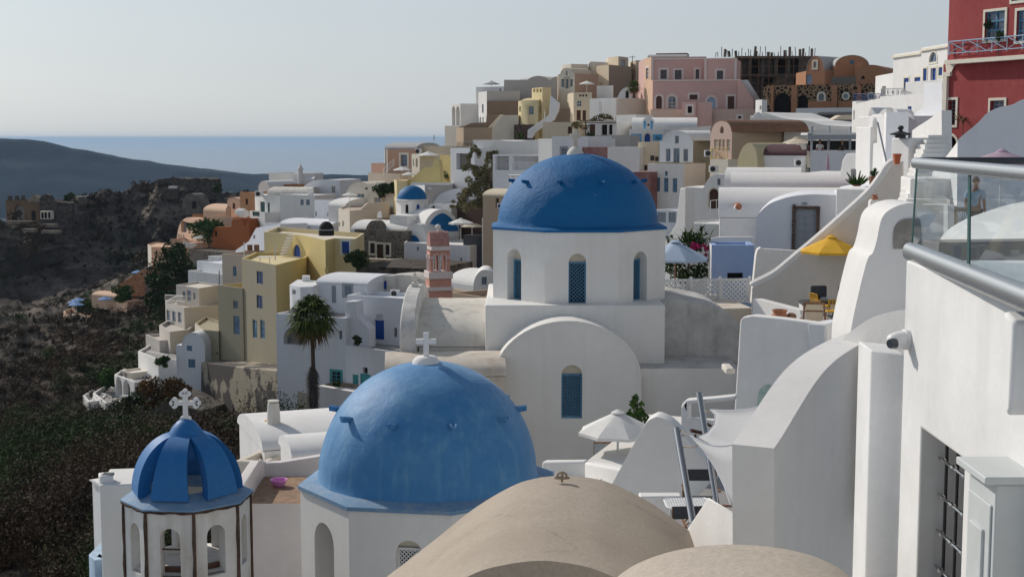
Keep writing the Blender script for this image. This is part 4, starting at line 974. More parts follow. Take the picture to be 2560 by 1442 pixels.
for k in range(3):
    p, q = A1 + d * (cut[k] + .012), A1 + d * (cut[k + 1] - .012); db = (B2 - B1).normalized(); p2, q2 = B1 + db * (cut[k] + .012), B1 + db * (cut[k + 1] - .012)
    g_ = mk('glass_panel', MB().quad(p2, q2, q, p), gm, bal, sm=0)
    mk('glass_edge', MB().bar(p2, p, .006, 4), ge, g_); mk('glass_edge', MB().bar(q2, q, .006, 4), ge, g_)
# far rail of the same terrace, running to the right
C_, D_ = P(2300, 402, 9.0), P(2300, 402, 9.0) + Vector((3, .15, 0))
rail(C_, D_, .02, .022, 'handrail', bal, FAB_G)
E_ = P(2345, 622, 9.0); house('terrace_floor', 'dark shaded terrace floor edge behind the glass balustrade', [(2348, 9.1), (2700, 9.25)], 606, 1000, PVG, back=.25, par=0, cat='terrace')
# ramp wall rising to the right behind the pier
slab('white_ramp_wall', 'thick white ramp wall with sunlit sloping top, rising to the right', 'wall', ((1935, 9.5, 1120), (2262, 13.6, 800)), curve([(1935, 1120), (1958, 1086), (2030, 968), (2080, 908), (2140, 866), (2200, 838), (2300, 800)], 5) + [(2300, 1300), (2262, 1700), (1935, 2000)], .3, W2, bev=.02)
ww = slab('ramp_end_wall', 'plain grey-white end face of the thick ramp wall above the tan vaults', 'wall', ((1849, 9.55, 1104), (1936, 9.45, 1120)), [(1849, 1104), (1890, 1114), (1936, 1120), (1936, 2000), (1849, 2000)], .02, W2, bev=0) if False else None
slab('white_vault_end', 'rounded white vault shoulder behind the security camera', 'wall', ((2078, 12.2, 800), (2330, 11.2, 800)), curve([(2080, 960), (2092, 880), (2112, 842), (2166, 801), (2212, 783), (2262, 774), (2330, 772)], 5) + [(2330, 1300), (2080, 1300)], 1.0, W2, bev=.05)
slab('low_sloping_wall', 'low white sloping parapet between the tan vault and the ramp wall', 'wall', ((1788, 13.2, 1385), (1862, 11.6, 1310)), [(1760, 1420), (1788, 1388), (1866, 1296), (1870, 1900), (1760, 1900)], .4, W2, bev=.03, ext=(-.22, .75))
# chimney-like oven structure with bare niche
on = slab('white_oven_chimney', 'smooth white hooded chimney with a bare plaster niche, left of the glass balustrade', 'chimney', ((2100, 13, 700), (2360, 13, 700)),
     curve([(2125, 900), (2128, 820), (2165, 660), (2182, 632), (2192, 600), (2205, 545), (2232, 520), (2272, 508), (2310, 512), (2336, 540), (2352, 600), (2372, 640)], 5) + [(2390, 900)], .75, W2, bev=.1, keep=True, seg=4)
plo = o_pl[on.name]; q = [plo.uz(*v) for v in curve([(2232, 622), (2234, 575), (2250, 552), (2280, 546), (2300, 552), (2304, 622)], 4)]
nm = plaster('bare_grey_render', (.25, .235, .21), stain=(.5, .48, .45), amt=.8, big=4, fine=24, streak=0)
mk('niche', MB().poly([plo.w(u, z, .012) for u, z in q]), nm, on)
slab('swept_white_wall', 'tall white battered wall sweeping down beside the hooded chimney', 'wall', ((2070, 14.6, 800), (2200, 14.4, 800)), curve([(2078, 920), (2100, 838), (2118, 760), (2138, 655), (2152, 640), (2185, 632)], 4) + [(2230, 640), (2230, 920)], .8, W2, bev=.06)
# ------------------------------------------------------------------ reusable small things
def parasol(name, label, top, r, hgt, mat, group='parasols on the terraces', n=8, pole=WF, drop=None, tilt=(0, 0), valance=.08):
    """top: world point of the canopy's peak"""
    drop = r * .34 if drop is None else drop; top = Vector(top); base = top - Vector((0, 0, hgt)); rt = root(name, label, 'parasol', base, group)
    R3 = Matrix.Rotation(tilt[1], 3, 'Z') @ Matrix.Rotation(tilt[0], 3, 'X'); T = lambda v: top + R3 @ Vector(v)
    mb = MB(); a0 = .2; k = n * 4; rings = []
    for rr, zz in ((.02, 0), (.33, -.30), (.66, -.64), (1.0, -1.0)):
        for j in range(k):
            ph = j / 4 - math.floor(j / 4); sag = 1 - .10 * math.sin(math.pi * ph) * rr; an = a0 + 2 * math.pi * j / k
            rings.append(T((r * rr * sag * math.cos(an), r * rr * sag * math.sin(an), drop * zz)))
    for j in range(k): rings.append(rings[3 * k + j] + R3 @ Vector((0, 0, -valance)))
    mb.add(rings, [(i * k + j, i * k + (j + 1) % k, (i + 1) * k + (j + 1) % k, (i + 1) * k + j) for i in range(4) for j in range(k)])
    mk('canopy', mb, mat, rt, sm=14)
    mb = MB(); rr = [T((r * .16 * q * math.cos(a0 + 2 * math.pi * j / 16), r * .16 * q * math.sin(a0 + 2 * math.pi * j / 16), z)) for q, z in ((.05, .06), (1, -.02), (1.05, -.06)) for j in range(16)]
    mb.add(rr, [(i * 16 + j, i * 16 + (j + 1) % 16, (i + 1) * 16 + (j + 1) % 16, (i + 1) * 16 + j) for i in range(2) for j in range(16)]); mk('vent_cap', mb, mat, rt)
    mk('pole', MB().bar(base, T((0, 0, -.02)), .025 + r * .006, 8), pole, rt)
    for j in range(n):
        an = a0 + 2 * math.pi * j / n; mk('rib', MB().bar(T((0, 0, -drop * .55 - .25)), T((r * .62 * math.cos(an), r * .62 * math.sin(an), -drop * .64)), .012, 4), pole, rt) if r > 1.05 and top.y < 60 else None
    return rt
def aircon(label, c, face=(0, -1), s=1.0):
    c = Vector(c); f = Vector((face[0], face[1], 0)).normalized(); rz = math.atan2(f.x, -f.y); rt = root('air_conditioner', label, 'air conditioner', c, 'air conditioners on the walls')
    mk('casing', MB().box(c + Vector((0, 0, .3 * s)), (.82 * s, .32 * s, .6 * s), rz), WF, rt, bev=.02)
    q = c + f * .165 * s + Vector((0, 0, .3 * s)); r3 = Vector((f.y * -1, f.x, 0)); q2 = q - r3 * .1 * s
    mk('fan_grille', MB().tube((q2 - f * .01, q2 + f * .012), .235 * s, 18), IR, rt); return rt
def railing(name, label, pts, hgt, mat, n=None, cat='railing', style='bars', group=None):
    pts = [Vector(p) for p in pts]; rt = root(name, label, cat, pts[0], group); tr = MB(); bm_ = MB()
    for a, b in zip(pts[:-1], pts[1:]):
        up = Vector((0, 0, hgt)); L_ = (b - a).length; k = n or max(3, int(L_ / .35))
        tr.bar(a + up, b + up, .03, 5); tr.bar(a + up * .12, b + up * .12, .022, 5)
        for i in range(k + 1): p = a.lerp(b, i / k); (tr if i in (0, k) or n == 2 else bm_).bar(p, p + up, .035 if i in (0, k) else .018, 4)
        if style == 'x':
            m = max(1, int(L_ / 1.1)); 
            for i in range(m): p, q = a.lerp(b, i / m), a.lerp(b, (i + 1) / m); bm_.bar(p + up * .12, q + up, .02, 4); bm_.bar(q + up * .12, p + up, .02, 4)
        if style == 'orn':
            m = max(2, int(L_ / .8))
            for i in range(m):
                p = a.lerp(b, (i + .5) / m) + up * .55; d = (b - a).normalized()
                for rr in (.3, .16): bm_.tube([p + d * rr * hgt * math.cos(t) + up * (rr * math.sin(t)) for t in np.linspace(0, 2 * math.pi, 11)], .016, 4, False)
    mk('frame', tr, mat, rt)
    if n != 2: mk('infill', bm_, mat, rt)
    return rt
def palm(name, label, base, h, r, nf=46, group=None, skirt=True):
    base = Vector(base); rt = root(name, label, 'palm tree', base, group); tb = MB()
    tb.tube([base + Vector((.06 * math.sin(t * 3), 0, h * t)) for t in np.linspace(-.03, 1, 12)], [.24 - .10 * t for t in np.linspace(0, 1, 12)], 10); mk('trunk', tb, M_TRUNK, rt)
    c = base + Vector((0, 0, h)); 
    gq_, dq_ = [], []
    for k in range(nf):
        an = k * 2.39996; el = R_(84) - R_(158) * (k / nf) ** .85; dead = el < R_(-30)
        d = Vector((math.cos(an) * math.cos(el), math.sin(an) * math.cos(el), math.sin(el))); st = r * (.42 if not dead else .25); hub = c + d * st + Vector((0, 0, -.10 * r * math.cos(el)))
        s = d.cross(Vector((0, 0, 1))); s = s.normalized() if s.length > .1 else Vector((1, 0, 0)); n_ = s.cross(d)
        tgt = dq_ if dead else gq_
        w = d.cross(s).normalized() * .02; tgt.append([c - w, c + w, hub + w, hub - w])
        for j in range(15):
            t = (j - 7) / 7.0; fa = t * R_(96); ld = (d * math.cos(fa) + s * math.sin(fa)).normalized(); L_ = r * .62 * (1 - .28 * abs(t)) * (.85 + .3 * rng.random())
            m_ = hub + ld * L_ * .55 + n_ * (.04 * r); tip = hub + ld * L_ + Vector((0, 0, -L_ * (.28 + .25 * rng.random()))) ; wv = ld.cross(n_).normalized() * (.035 * r)
            tgt.append([hub, m_ - wv, m_ + wv, hub]); tgt.append([m_ - wv, tip, tip, m_ + wv])
    qa = lambda L_: np.array([[tuple(v) for v in q] for q in L_]).reshape(-1, 3)
    quads_obj('crown', qa(gq_), M_PALM, rt); quads_obj('dead_fronds', qa(dq_), M_PALMD, rt)
    if skirt:
        N = 900; z = rng.random(N) * h * .5; an = rng.random(N) * 6.283; z = h * .02 + z; p0 = np.stack([.22 * np.cos(an), .22 * np.sin(an), z], 1) + np.array(base); L_ = .5 + .5 * rng.random(N); ro = .1 + .42 * rng.random(N)
        p1 = p0 + np.stack([ro * np.cos(an), ro * np.sin(an), -L_], 1); w = np.stack([-np.sin(an), np.cos(an), 0 * an], 1) * .025
        quads_obj('skirt', np.stack([p0 - w, p0 + w, p1 + w, p1 - w], 1).reshape(-1, 3), M_SKIRT, rt)
    return rt
M_PALM = leafy('palm_frond_green', (.02, .045, .008), (.12, .15, .03), sc=1.2); M_PALMD = leafy('dead_palm_frond', (.10, .06, .025), (.24, .15, .06), sc=1.2); M_SKIRT = leafy('dry_palm_skirt', (.04, .036, .034), (.17, .15, .14), sc=2)

# ------------------------------------------------------------------ left middle: yellow house and its neighbours
house('yellow_house', 'big yellow flat-roofed house with blue arched door, highest of the yellow block',
      [(660, 160), (728, 157), (761, 154), (813, 147), (836, 150), (888, 149)], 580, 780, YL, back=9, par=.5, rmat=CL, mats=[YP, YL, YL, YL, YP],
      wins=[(733, 613, 751, 646, 'D', 'a'), (855, 604, 873, 633, 'B', '', WF), (812, 672, 814, 682, 'n')])
house('olive_house', 'tall olive-beige house front with navy windows under the big yellow house', [(604, 150), (689, 142), (762, 151)], 646, 930, OL, back=8, par=.35, rmat=YP, mats=[OL, YL],  # olive stands for shade on the yellow house, put into the colour
      wins=[(642, 680, 657, 708, 'b'), (642, 740, 656, 769, 'b'), (632, 801, 642, 843, 's'), (651, 802, 662, 845, 's')])
house('olive_house', 'lower olive house step with three grey windows left of the navy window front', [(544, 153), (606, 149.5)], 712, 930, OL, back=7, par=.6, rmat=YP, wins=[(583, 752, 595, 771, 'x'), (584, 791, 599, 834, 's')])
house('olive_house', 'lowest plain olive house end with a small hole, above the peeling base', [(487, 159), (508, 153.5), (546, 152.5)], 808, 960, OL, back=6, par=.3, mats=[CL, OL], wins=[(541, 880, 545, 887, 'n')])
slab('peeling_base_wall', 'tall peeling base wall with dark bare patches under the olive house', 'wall', ((500, 151), (770, 126.4)), [(500, 1120), (503, 905), (545, 910), (610, 918), (690, 925), (722, 940), (735, 960), (760, 975), (770, 1120)], 6, OB, bev=.1)
c = P(816, 582, 154); t = root('water_tank', 'black domed water tank on the yellow house roof', 'water tank', c); mk('tank_dome', MB().lathe([(.86, -.3), (.86, .25), (.8, .6), (.62, .95), (.35, 1.2), (.004, 1.28)], c, 24), DK, t); mk('strap', MB().lathe([(.88, .3), (.89, .36), (.87, .4)], c, 24), GF, t)
st = root('outdoor_stair', 'white painted steps rising through a yellow gap to the roof', 'stairs', P(722, 640, 156)); mb = MB()
for k in range(7): mb.box(P(708 + 3.2 * k, 635 - 7.6 * k, 156.4 - .1 * k), (.75, .5, .14))
mk('tread', mb, W2, st)
# palm and the white houses behind it
palm('fan_palm', 'tall fan palm with shaggy dry trunk skirt before white houses', P(783, 1045, 118), Zp(783, 792, 118) - Zp(783, 1045, 118), 2.55, 58)
house('white_house', 'white two-box house with grey door behind the fan palm, roof vaulted', [(790, 131), (917, 129)], 708, 800, WC, back=7, vs=682, wins=[(860, 712, 879, 739, 'x', '', GF), (829, 714, 840, 757, 'q')])
house('white_turret_house', 'rounded small white house block with tiny window left of the fan palm', [(724, 131), (750, 129), (782, 129.5)], 712, 800, WC, back=5, par=0, wins=[(731, 725, 739, 735, 'n')])
house('white_turret_house', 'low domed white roof cap on the rounded white block by the palm', [(727, 131), (780, 130)], 716, 722, W, back=4.5, vs=704, cat='roof')
house('chimney', 'pale square chimney on the vaulted white house behind the palm', [(755, 133), (772, 133)], 690, 712, W, back=.8, par=0, cat='chimney')
house('white_house', 'wide white terrace house with arched loggia and turquoise windows behind the palm trunk', [(690, 127), (864, 123.5)], 783, 985, WC, back=7, par=.4, rmat=PVG,
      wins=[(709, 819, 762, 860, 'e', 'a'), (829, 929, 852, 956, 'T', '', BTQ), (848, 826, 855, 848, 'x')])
house('white_house', 'lower white house front with turquoise doors between palm trunk and nearest dome', [(863, 123), (1005, 119)], 864, 985, WC, back=7, par=.2, rmat=PVG, wins=[(882, 937, 896, 968, 't'), (901, 936, 926, 968, 't'), (907, 919, 919, 933, 'n')])
slab('white_stair_block', 'white stepped stair wall sloping down right of the palm crown', 'wall', ((863, 124), (925, 123)), [(862, 880), (863, 754), (891, 753), (893, 790), (922, 822), (923, 880)], 1.2, WC, bev=.03)
house('white_house', 'white house with bright blue doors below the rubble bank', [(868, 127), (1012, 124)], 737, 880, WC, back=4, par=.3, wins=[(875, 815, 886, 860, 'D'), (898, 826, 906, 845, 'x'), (937, 800, 960, 848, 'D'), (940, 786, 956, 800, 'k'), (985, 820, 992, 842, 'n')])
slab('rubble_house_front', 'ruined whitewashed rock front with blue shutters above the white terrace', 'wall', ((915, 133), (1070, 130)), [(912, 750), (914, 700), (960, 690), (1005, 686), (1040, 690), (1066, 705), (1068, 750)], 3, WD, bev=.1, wins=[(917, 698, 934, 736, 'D'), (949, 702, 966, 722, 'B')])
aircon('white air conditioner on the ruined rock front by the blue shutter', P(988, 742, 129), s=1.1)
house('dark_rubble_bank', 'dark rubble retaining bank below the stone house', [(880, 150), (1075, 146)], 664, 790, STD, back=10, par=0, cat='wall')
slab('low_ruined_vault', 'low ruined vault with dark doorway at the foot of the peeling wall', 'wall', ((678, 128), (800, 124)), curve([(676, 1060), (680, 1015), (700, 990), (735, 976), (762, 985), (775, 1005), (800, 1010), (802, 1060)], 4), 4, plaster('sooty_cream_render', (.42, .37, .30), amt=.8, big=1), wins=[(700, 1014, 724, 1045, 'n')])
house('stone_terrace_wall', 'brown stone terrace wall with white parapet behind the palm trunk', [(785, 121), (880, 119)], 966, 1090, WD, back=3, par=.4, mats=[plaster('patchy_brown_render', (.22, .17, .13), stain=(.45, .4, .33), amt=.8, big=.8)], wins=[(806, 985, 812, 989, 'n'), (827, 1000, 838, 1006, 'n')], rmat=W)
house('white_parapet', 'long low white parapet wall right of the palm trunk', [(795, 120), (885, 117)], 964, 984, W2, back=.6, par=0, cat='wall')
# stone house and small blue dome church
house('stone_house', 'dark grey rubble stone house with three narrow brown-framed openings', [(886, 170), (1009, 166)], 573, 690, STO, back=8, par=0, wins=[(926, 608, 937, 633, 'k', '', CF), (943, 611, 960, 650, 'd', '', CF), (963, 612, 974, 637, 'k', '', CF)])
slab('stone_gable', 'half-round grey stone gable with slit windows above the stone house', 'wall', ((914, 169.5), (957, 168.5)), curve([(914, 580), (917, 566), (926, 554), (936, 551), (946, 555), (954, 567), (957, 580)], 4), 1.2, STO, bev=0, wins=[(934, 560, 939, 578, 'w')])
house('white_vault', 'white vault roof over the stone house, left of the lunette church', [(876, 171), (1013, 168)], 580, 600, W, back=7, vs=549, cat='roof')
slab('parapet_wall', 'cream low parapet before the stone house door', 'wall', ((898, 161), (1000, 157)), [(898, 668), (899, 645), (980, 648), (1000, 646), (1000, 667), (980, 670)], .4, CL)
sc_ = house('small_blue_dome_church', 'white church with small cobalt dome and two blue lunette gables', [(1014, 168), (1068, 166)], 607, 700, W, back=8, arch=(1014, 1067, 560))
CD = P(1030, 500, 175); hb = sc_
def P2(px, py, Y): return P(px, py, Y)
z0 = Zp(1030, 502, 172)
wl = MB(); rg = ring8(CD, 1.98, 0.1)
for i in range(8):
    pl = Pl(rg[i], rg[(i + 1) % 8]); hs = []
    zb_ = z0 - 3.2
    if i in (7, 0, 1):
        h = hole_pts(pl.L * .36, z0 - 1.6, pl.L * .64, z0 - .5, True); hs = [h]; opening(pl, h, z0 - 1.6, z0 - .5, pl.L * .36, pl.L * .64, 'B' if i == 0 else 'n', True, sc_, wl)
    wl.poly([pl.w(0, zb_), pl.w(pl.L, zb_), pl.w(pl.L, z0), pl.w(0, z0)], [[pl.w(*q) for q in h] for h in hs])
mk('drum', wl, W, sc_); mk('cornice', MB().lathe([(1.95, -.12), (2.12, -.05), (2.12, .06), (1.9, .1)], (CD.x, CD.y, z0), 32), W2, sc_)
mk('dome', dome_mesh(Vector((CD.x, CD.y, z0)), 1.86, 1.78, 48, 18), DB2, sc_, sm=60); mk('finial', MB().lathe([(.2, -.1), (.16, .05), (.06, .12), (.05, .35), (.004, .38)], (CD.x, CD.y, z0 + 1.76), 12), W2, sc_)
def addhouse(rt, *a, **k): hbody(rt, *a, **k)
addhouse(sc_, [(974, 170.5), (1017, 169)], 538, 600, W2, 5, par=0)
addhouse(sc_, [(1060, 168), (1147, 170)], 580, 700, W2, 10, arch=(1060, 1146, 525))
def lunette(rt, name, pa, pb, pts, mat, off=.06):
    pl = Pl(P(pa[0], pts[0][1], pa[1]), P(pb[0], pts[0][1], pb[1])); q = [pl.uz(*v) for v in pts]; mb = MB().poly([pl.w(u, z, off) for u, z in q]); return mk(name, mb, mat, rt)
lunette(sc_, 'blue_lunette', (1060, 168), (1147, 170), curve([(1067, 579), (1073, 562), (1084, 545), (1098, 535), (1110, 534), (1122, 541), (1134, 553), (1145, 570), (1145, 578)], 4), DB2)
lunette(sc_, 'blue_lunette', (1014, 168), (1068, 166), curve([(1018, 606), (1022, 596), (1030, 589), (1038, 589), (1046, 596), (1050, 606)], 4), DB2)
house('white_house', 'white cement-walled house below the blue lunettes with one small window', [(1010, 163), (1072, 161), (1175, 158), (1232, 162)], 606, 720, W, back=6, par=.2, mats=[WC, WC, GY], wins=[(1150, 645, 1155, 663, 'n'), (1042, 617, 1047, 627, 'n')])
house('white_vault_house', 'white vault house with three spouts and a round-topped end beside the pink bell tower', [(1120, 122), (1186, 119)], 708, 730, W, back=5, vs=670)
slab('round_gable_house', 'half-round white house end with grey window right of the pink bell tower', 'house', ((1182, 118.6), (1230, 118.6)), curve([(1182, 760), (1184, 708), (1193, 685), (1206, 675), (1222, 676), (1234, 688), (1240, 710), (1240, 760)], 4), 4, W, wins=[(1204, 692, 1217, 712, 'x', '', WF)])
house('tan_terrace_walls', 'tan terrace walls with pale coping between pink bell tower and big blue dome', [(1128, 108), (1228, 104)], 731, 800, TA, back=5, par=1.2, rmat=TP, cat='terrace')
house('tan_terrace_walls', 'upper tan wall strip sloping behind the terrace walls by the pink tower', [(1130, 114), (1230, 108)], 722, 760, TA, back=.5, par=0, cat='wall')
# pink bell tower
pt = P(1092, 751, 75); bt = root('pink_bell_tower', 'slim pink bell tower with white cornices and round finial', 'bell tower', (pt.x, pt.y, pt.z - 3))
def tier(name, x0, x1, y0, y1, mat, dep, over=0.0):
    zt_, zb_ = Zp(1092, y0, 75), Zp(1092, y1, 75); xa, xb = P(x0, y0, 75).x, P(x1, y0, 75).x; rz = R_(-14); w = (xb - xa) * .84
    return mk(name, MB().box(((xa + xb) / 2, 75.6, (zt_ + zb_) / 2), (w, dep, zt_ - zb_), R_(14)), mat, bt, bev=.015)
tier('base_tier', 1059, 1130, 728, 860, BT, 1.25); tier('cornice', 1054, 1132, 717, 727, PF, 1.45); tier('middle_tier', 1061, 1128, 698, 717, BT, 1.2); tier('cornice', 1058, 1131, 680, 697, PF, 1.45)
# arcade tier
zt_, zb_ = Zp(1092, 628, 75), Zp(1092, 681, 75); Mz = Matrix.Rotation(R_(14), 3, 'Z'); cc = Vector((P(1094, 650, 75).x, 75.6, 0)); hwx, hwy = .54, .5
crn = [cc + Mz @ Vector(v) for v in ((-hwx, -hwy, 0), (hwx, -hwy, 0), (hwx, hwy, 0), (-hwx, hwy, 0))]
aw, at = MB(), MB()
for i in range(4):
    pl = Pl(crn[i], crn[(i + 1) % 4]); hs = []
    for k in range(2):
        u0 = pl.L * (.17 + .36 * k); u1 = u0 + pl.L * .28; h = hole_pts(u0, zb_, u1, zt_ - .18, True); hs.append(h)
        for a in range(len(h)): b = (a + 1) % len(h); aw.quad(pl.w(*h[a]), pl.w(*h[b]), pl.w(*h[b], -.16), pl.w(*h[a], -.16))
        at.tube([pl.w(*q, .01) for q in h[1:] + [h[0]]], .035, 6)
    aw.poly([pl.w(0, zb_), pl.w(pl.L, zb_), pl.w(pl.L, zt_), pl.w(0, zt_)], [[pl.w(*q) for q in h] for h in hs])
    at.bar(pl.w(0, zb_ + .42 * (zt_ - zb_) + .3, .01), pl.w(.17 * pl.L, zb_ + .42 * (zt_ - zb_) + .3, .01), .045); at.bar(pl.w(.81 * pl.L, zb_ + .42 * (zt_ - zb_) + .3, .01), pl.w(pl.L, zb_ + .42 * (zt_ - zb_) + .3, .01), .045)
mk('arcade', aw, BT, bt); mk('arch_trim', at, PF, bt)
tier('cornice', 1066, 1126, 616, 627, PF, 1.3)
za_, zb2 = Zp(1092, 580, 75), Zp(1092, 616, 75); mb = MB(); N = 14; hw2, rise = .5, za_ - zb2; vs = []
for s_ in (-.52, .52):
    for k in range(N + 1): t = math.pi * k / N; vs.append(cc + Mz @ Vector((s_, -hw2 * math.cos(t), 0)) + Vector((0, 0, zb2 + rise * math.sin(t) ** .8)))
mb.add(vs, [(k, k + 1, N + 1 + k + 1, N + 1 + k) for k in range(N)] + [tuple(range(N + 1))[::-1], tuple(range(N + 1, 2 * N + 2))]); mk('barrel_roof', mb, BTD, bt)
mk('finial', MB().lathe([(.07, -.06), (.06, .12), (.05, .14), (.13, .22), (.155, .3), (.13, .38), (.05, .44), (.004, .45)], cc + Vector((0, 0, za_ - .06)), 16), W2, bt)
# cream houses and vaults beyond the yellow house
house('cream_vault_house', 'cream house with round vaulted gable above the terrace with small parasol', [(866, 195), (938, 192)], 490, 560, CL, back=9, arch=(866, 938, 456), wins=[(912, 469, 919, 474, 'n'), (893, 484, 910, 512, 'j')])
house('cream_vault_house', 'small cream dome-roofed hut on the cream terrace', [(920, 190), (954, 188.5)], 498, 560, CL, back=5, arch=(920, 954, 479), wins=[(935, 494, 952, 508, 'j')])
house('cream_terrace_house', 'cream flat terrace house with one sunlit side, below the vaulted gable', [(846, 184), (874, 178), (971, 184)], 521, 600, BG, back=7, par=.2, rmat=BG, mats=[CL, BG], wins=[(847, 556, 850, 566, 'c'), (856, 553, 860, 566, 'j')])  # lit left face made paler through its plaster colour
slab('stepped_parapet', 'cream stepped parapet rising on the right of the cream terrace', 'wall', ((900, 180), (973, 183.5)), [(896, 530), (905, 522), (921, 507), (972, 506), (973, 545), (896, 545)], .4, BG)
parasol('parasol', 'small pale parasol beside the cream vaulted gable', P(874, 481, 186), 1.05, 2.3, FAB_W)
house('white_vault_house', 'white side-on vault house left of the cream terrace', [(821, 192), (862, 190)], 515, 580, W2, back=7, vs=494)
slab('chimney', 'small white two-hole chimney stack before the cream terrace wall', 'chimney', ((943, 174), (954, 174)), [(943, 545), (944, 531), (952, 528), (954, 545)], .5, W2, bev=.02)
house('white_house', 'pale blue-white house behind the white side-on vault', [(786, 205), (850, 200)], 500, 580, WC, back=6, par=.2, wins=[(788, 529, 792, 541, 'n'), (818, 531, 821, 541, 'n')])
# far white group
fw = house('white_gallery_house', 'far white long house with three spouts and lighthouse-like turret', [(672, 268), (746, 262)], 432, 500, W, back=6, par=.2)
c = P(751.5, 470, 262); zt_ = Zp(751, 424, 262); mk('turret', MB().lathe([(.52, c.z - zt_ - 3), (.48, 0), (.62, .02), (.62, .2), (.5, .22), (.34, .55), (.34, .62), (.2, .8), (.05, .95), (.04, 1.5), (.004, 1.5)], (c.x, c.y, zt_), 12), W, fw)
house('white_vault_house', 'small far white vault left of the gallery house', [(646, 258), (674, 256)], 474, 500, W, back=7, arch=(646, 674, 453))
house('white_vault_house', 'tiny far white vault right of the turret', [(757, 262), (784, 262)], 453, 480, W, back=5, vs=441)
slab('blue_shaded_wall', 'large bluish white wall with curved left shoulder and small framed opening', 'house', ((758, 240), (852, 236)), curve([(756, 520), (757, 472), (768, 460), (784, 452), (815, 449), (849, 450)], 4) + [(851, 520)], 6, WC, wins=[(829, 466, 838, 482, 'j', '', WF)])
house('orange_terrace_wall', 'small burnt orange terrace wall in front of the far white gallery house', [(709, 250), (749, 248)], 461, 480, OR2, back=3, par=.3, cat='terrace')
house('white_vault_house', 'far white house with long stained vault roof and dark green door', [(637, 238), (668, 234), (702, 233)], 486, 580, W, back=8, par=.1, wins=[(651, 505, 662, 535, 'v'), (663, 507, 674, 534, 'v'), (657, 476, 664, 484, 'n')])
house('white_vault', 'long weathered white vault behind the square white block', [(668, 236), (770, 234)], 487, 500, WD, back=6, vs=467, cat='roof')
house('white_block_house', 'square white house block with two grey windows and stained base', [(700, 231), (788, 227)], 486, 566, W, back=5, par=.1, wins=[(751, 499, 759, 513, 'x'), (765, 499, 774, 513, 'x')])
house('chimney', 'tapered white chimney on the square white block', [(769, 230), (782, 230)], 472, 490, W, back=1, par=0, cat='chimney')
house('white_arch_house', 'white house with green balcony panel and large arched niche', [(624, 236), (662, 231)], 527, 580, W, back=4, par=.4, wins=[(631, 548, 650, 575, 'e', 'a'), (631, 529, 649, 540, 'v')])
slab('white_wall', 'long low white wall with slanting ends behind the yellow house', 'wall', ((585, 205), (700, 190)), [(586, 640), (590, 625), (622, 603), (640, 570), (662, 566), (700, 560), (702, 640)], 4, WC, wins=[(633, 588, 638, 597, 'n')])
house('white_house', 'white flat house strip with balustrade between arch house and yellow roof', [(658, 215), (790, 205)], 558, 600, WC, back=5, par=.2)
house('grey_white_vault', 'pale blue-grey wide roof slab right behind the yellow roof', [(700, 196), (826, 190)], 560, 600, WC, back=6, vs=545, cat='roof')
# orange and peach group
house('orange_house', 'tall dark orange house with one window, highest of the orange group', [(600, 246), (638, 241)], 480, 560, OR2, back=5, par=.1, wins=[(614, 497, 620, 512, 'k')])
house('peach_vault_house', 'small peach vault house left of the tall orange house', [(568, 252), (600, 249)], 505, 560, PE, back=7, arch=(568, 600, 494), wins=[(581, 507, 588, 522, 'k', 'a')])
house('peach_house', 'long low peach house with rounded roof edge', [(508, 262), (578, 256)], 527, 560, PE, back=6, vs=509)
house('peach_terrace_house', 'peach terrace house with small bell-gable chimney', [(529, 250), (582, 246)], 540, 580, PE, back=5, par=.4)
slab('bell_gable_chimney', 'pointed peach chimney on the peach terrace house', 'chimney', ((562, 248), (576, 248)), [(562, 560), (565, 520), (570, 514), (575, 520), (577, 560)], .8, PE, bev=.02)
slab('peach_vault_house', 'large peach house with big round vault and recessed balcony', 'house', ((441, 276), (492, 262)), curve([(441, 605), (444, 580), (450, 560), (462, 546), (478, 545), (488, 560), (492, 605)], 5), 9, PE, ext=(7.5, 6), wins=[(453, 556, 466, 580, 'e'), (446, 586, 449, 597, 'c'), (452, 588, 455, 598, 'c'), (458, 589, 461, 599, 'c')])
slab('burnt_orange_house', 'big burnt orange house with stepped roof and narrow window', 'house', ((531, 240), (626, 232)), [(531, 640), (532, 568), (578, 566), (580, 548), (600, 546), (606, 556), (612, 566), (623, 546), (625, 640)], 5, OR, wins=[(536, 578, 542, 591, 'n')])
parasol('parasol', 'tilted white parasol above the burnt orange house', P(607, 527, 239), 1.3, 2.2, FAB_W, tilt=(R_(38), R_(30)))
parasol('parasol', 'white parasol before the green tree left of the burnt orange house', P(502, 588, 243), 1.3, 2.4, FAB_W)
tree('broad_tree', 'rounded bright green tree beside the burnt orange house', P(522, 618, 242), 5.2, 3.4, M_LEAF, 1500, .34, .75)
house('taupe_house', 'taupe house with arched blue-grey window left of the olive house', [(555, 185), (664, 180)], 634, 712, BG, back=7, par=.4, rmat=BG, wins=[(582, 665, 591, 690, 's', 'a')])
house('peach_house', 'peach house front with slim paler-coloured sunlit corner above the blue parasols', [(369, 262), (378, 256), (440, 255)], 611, 690, PE, back=6, par=.2, mats=[CL, PE])  # pale cream left face: sunlight put into the plaster colour
house('peach_house', 'peach rounded house block with chimney under the white shade sail', [(424, 250), (462, 247)], 606, 660, PE, back=5, par=.2)
slab('peach_stair_wall', 'peach stair wall sloping down to the blue parasols', 'wall', ((350, 256), (440, 250)), [(350, 700), (352, 684), (392, 655), (420, 640), (442, 655), (442, 700)], 3, PE)
sh = slab('shade_sail', 'white shade sail strung above the small terrace under the green tree', 'shade sail', ((458, 246), (496, 246)), [(456, 602), (470, 606), (496, 612), (480, 620), (462, 618)], .05, FAB_W, bev=0)
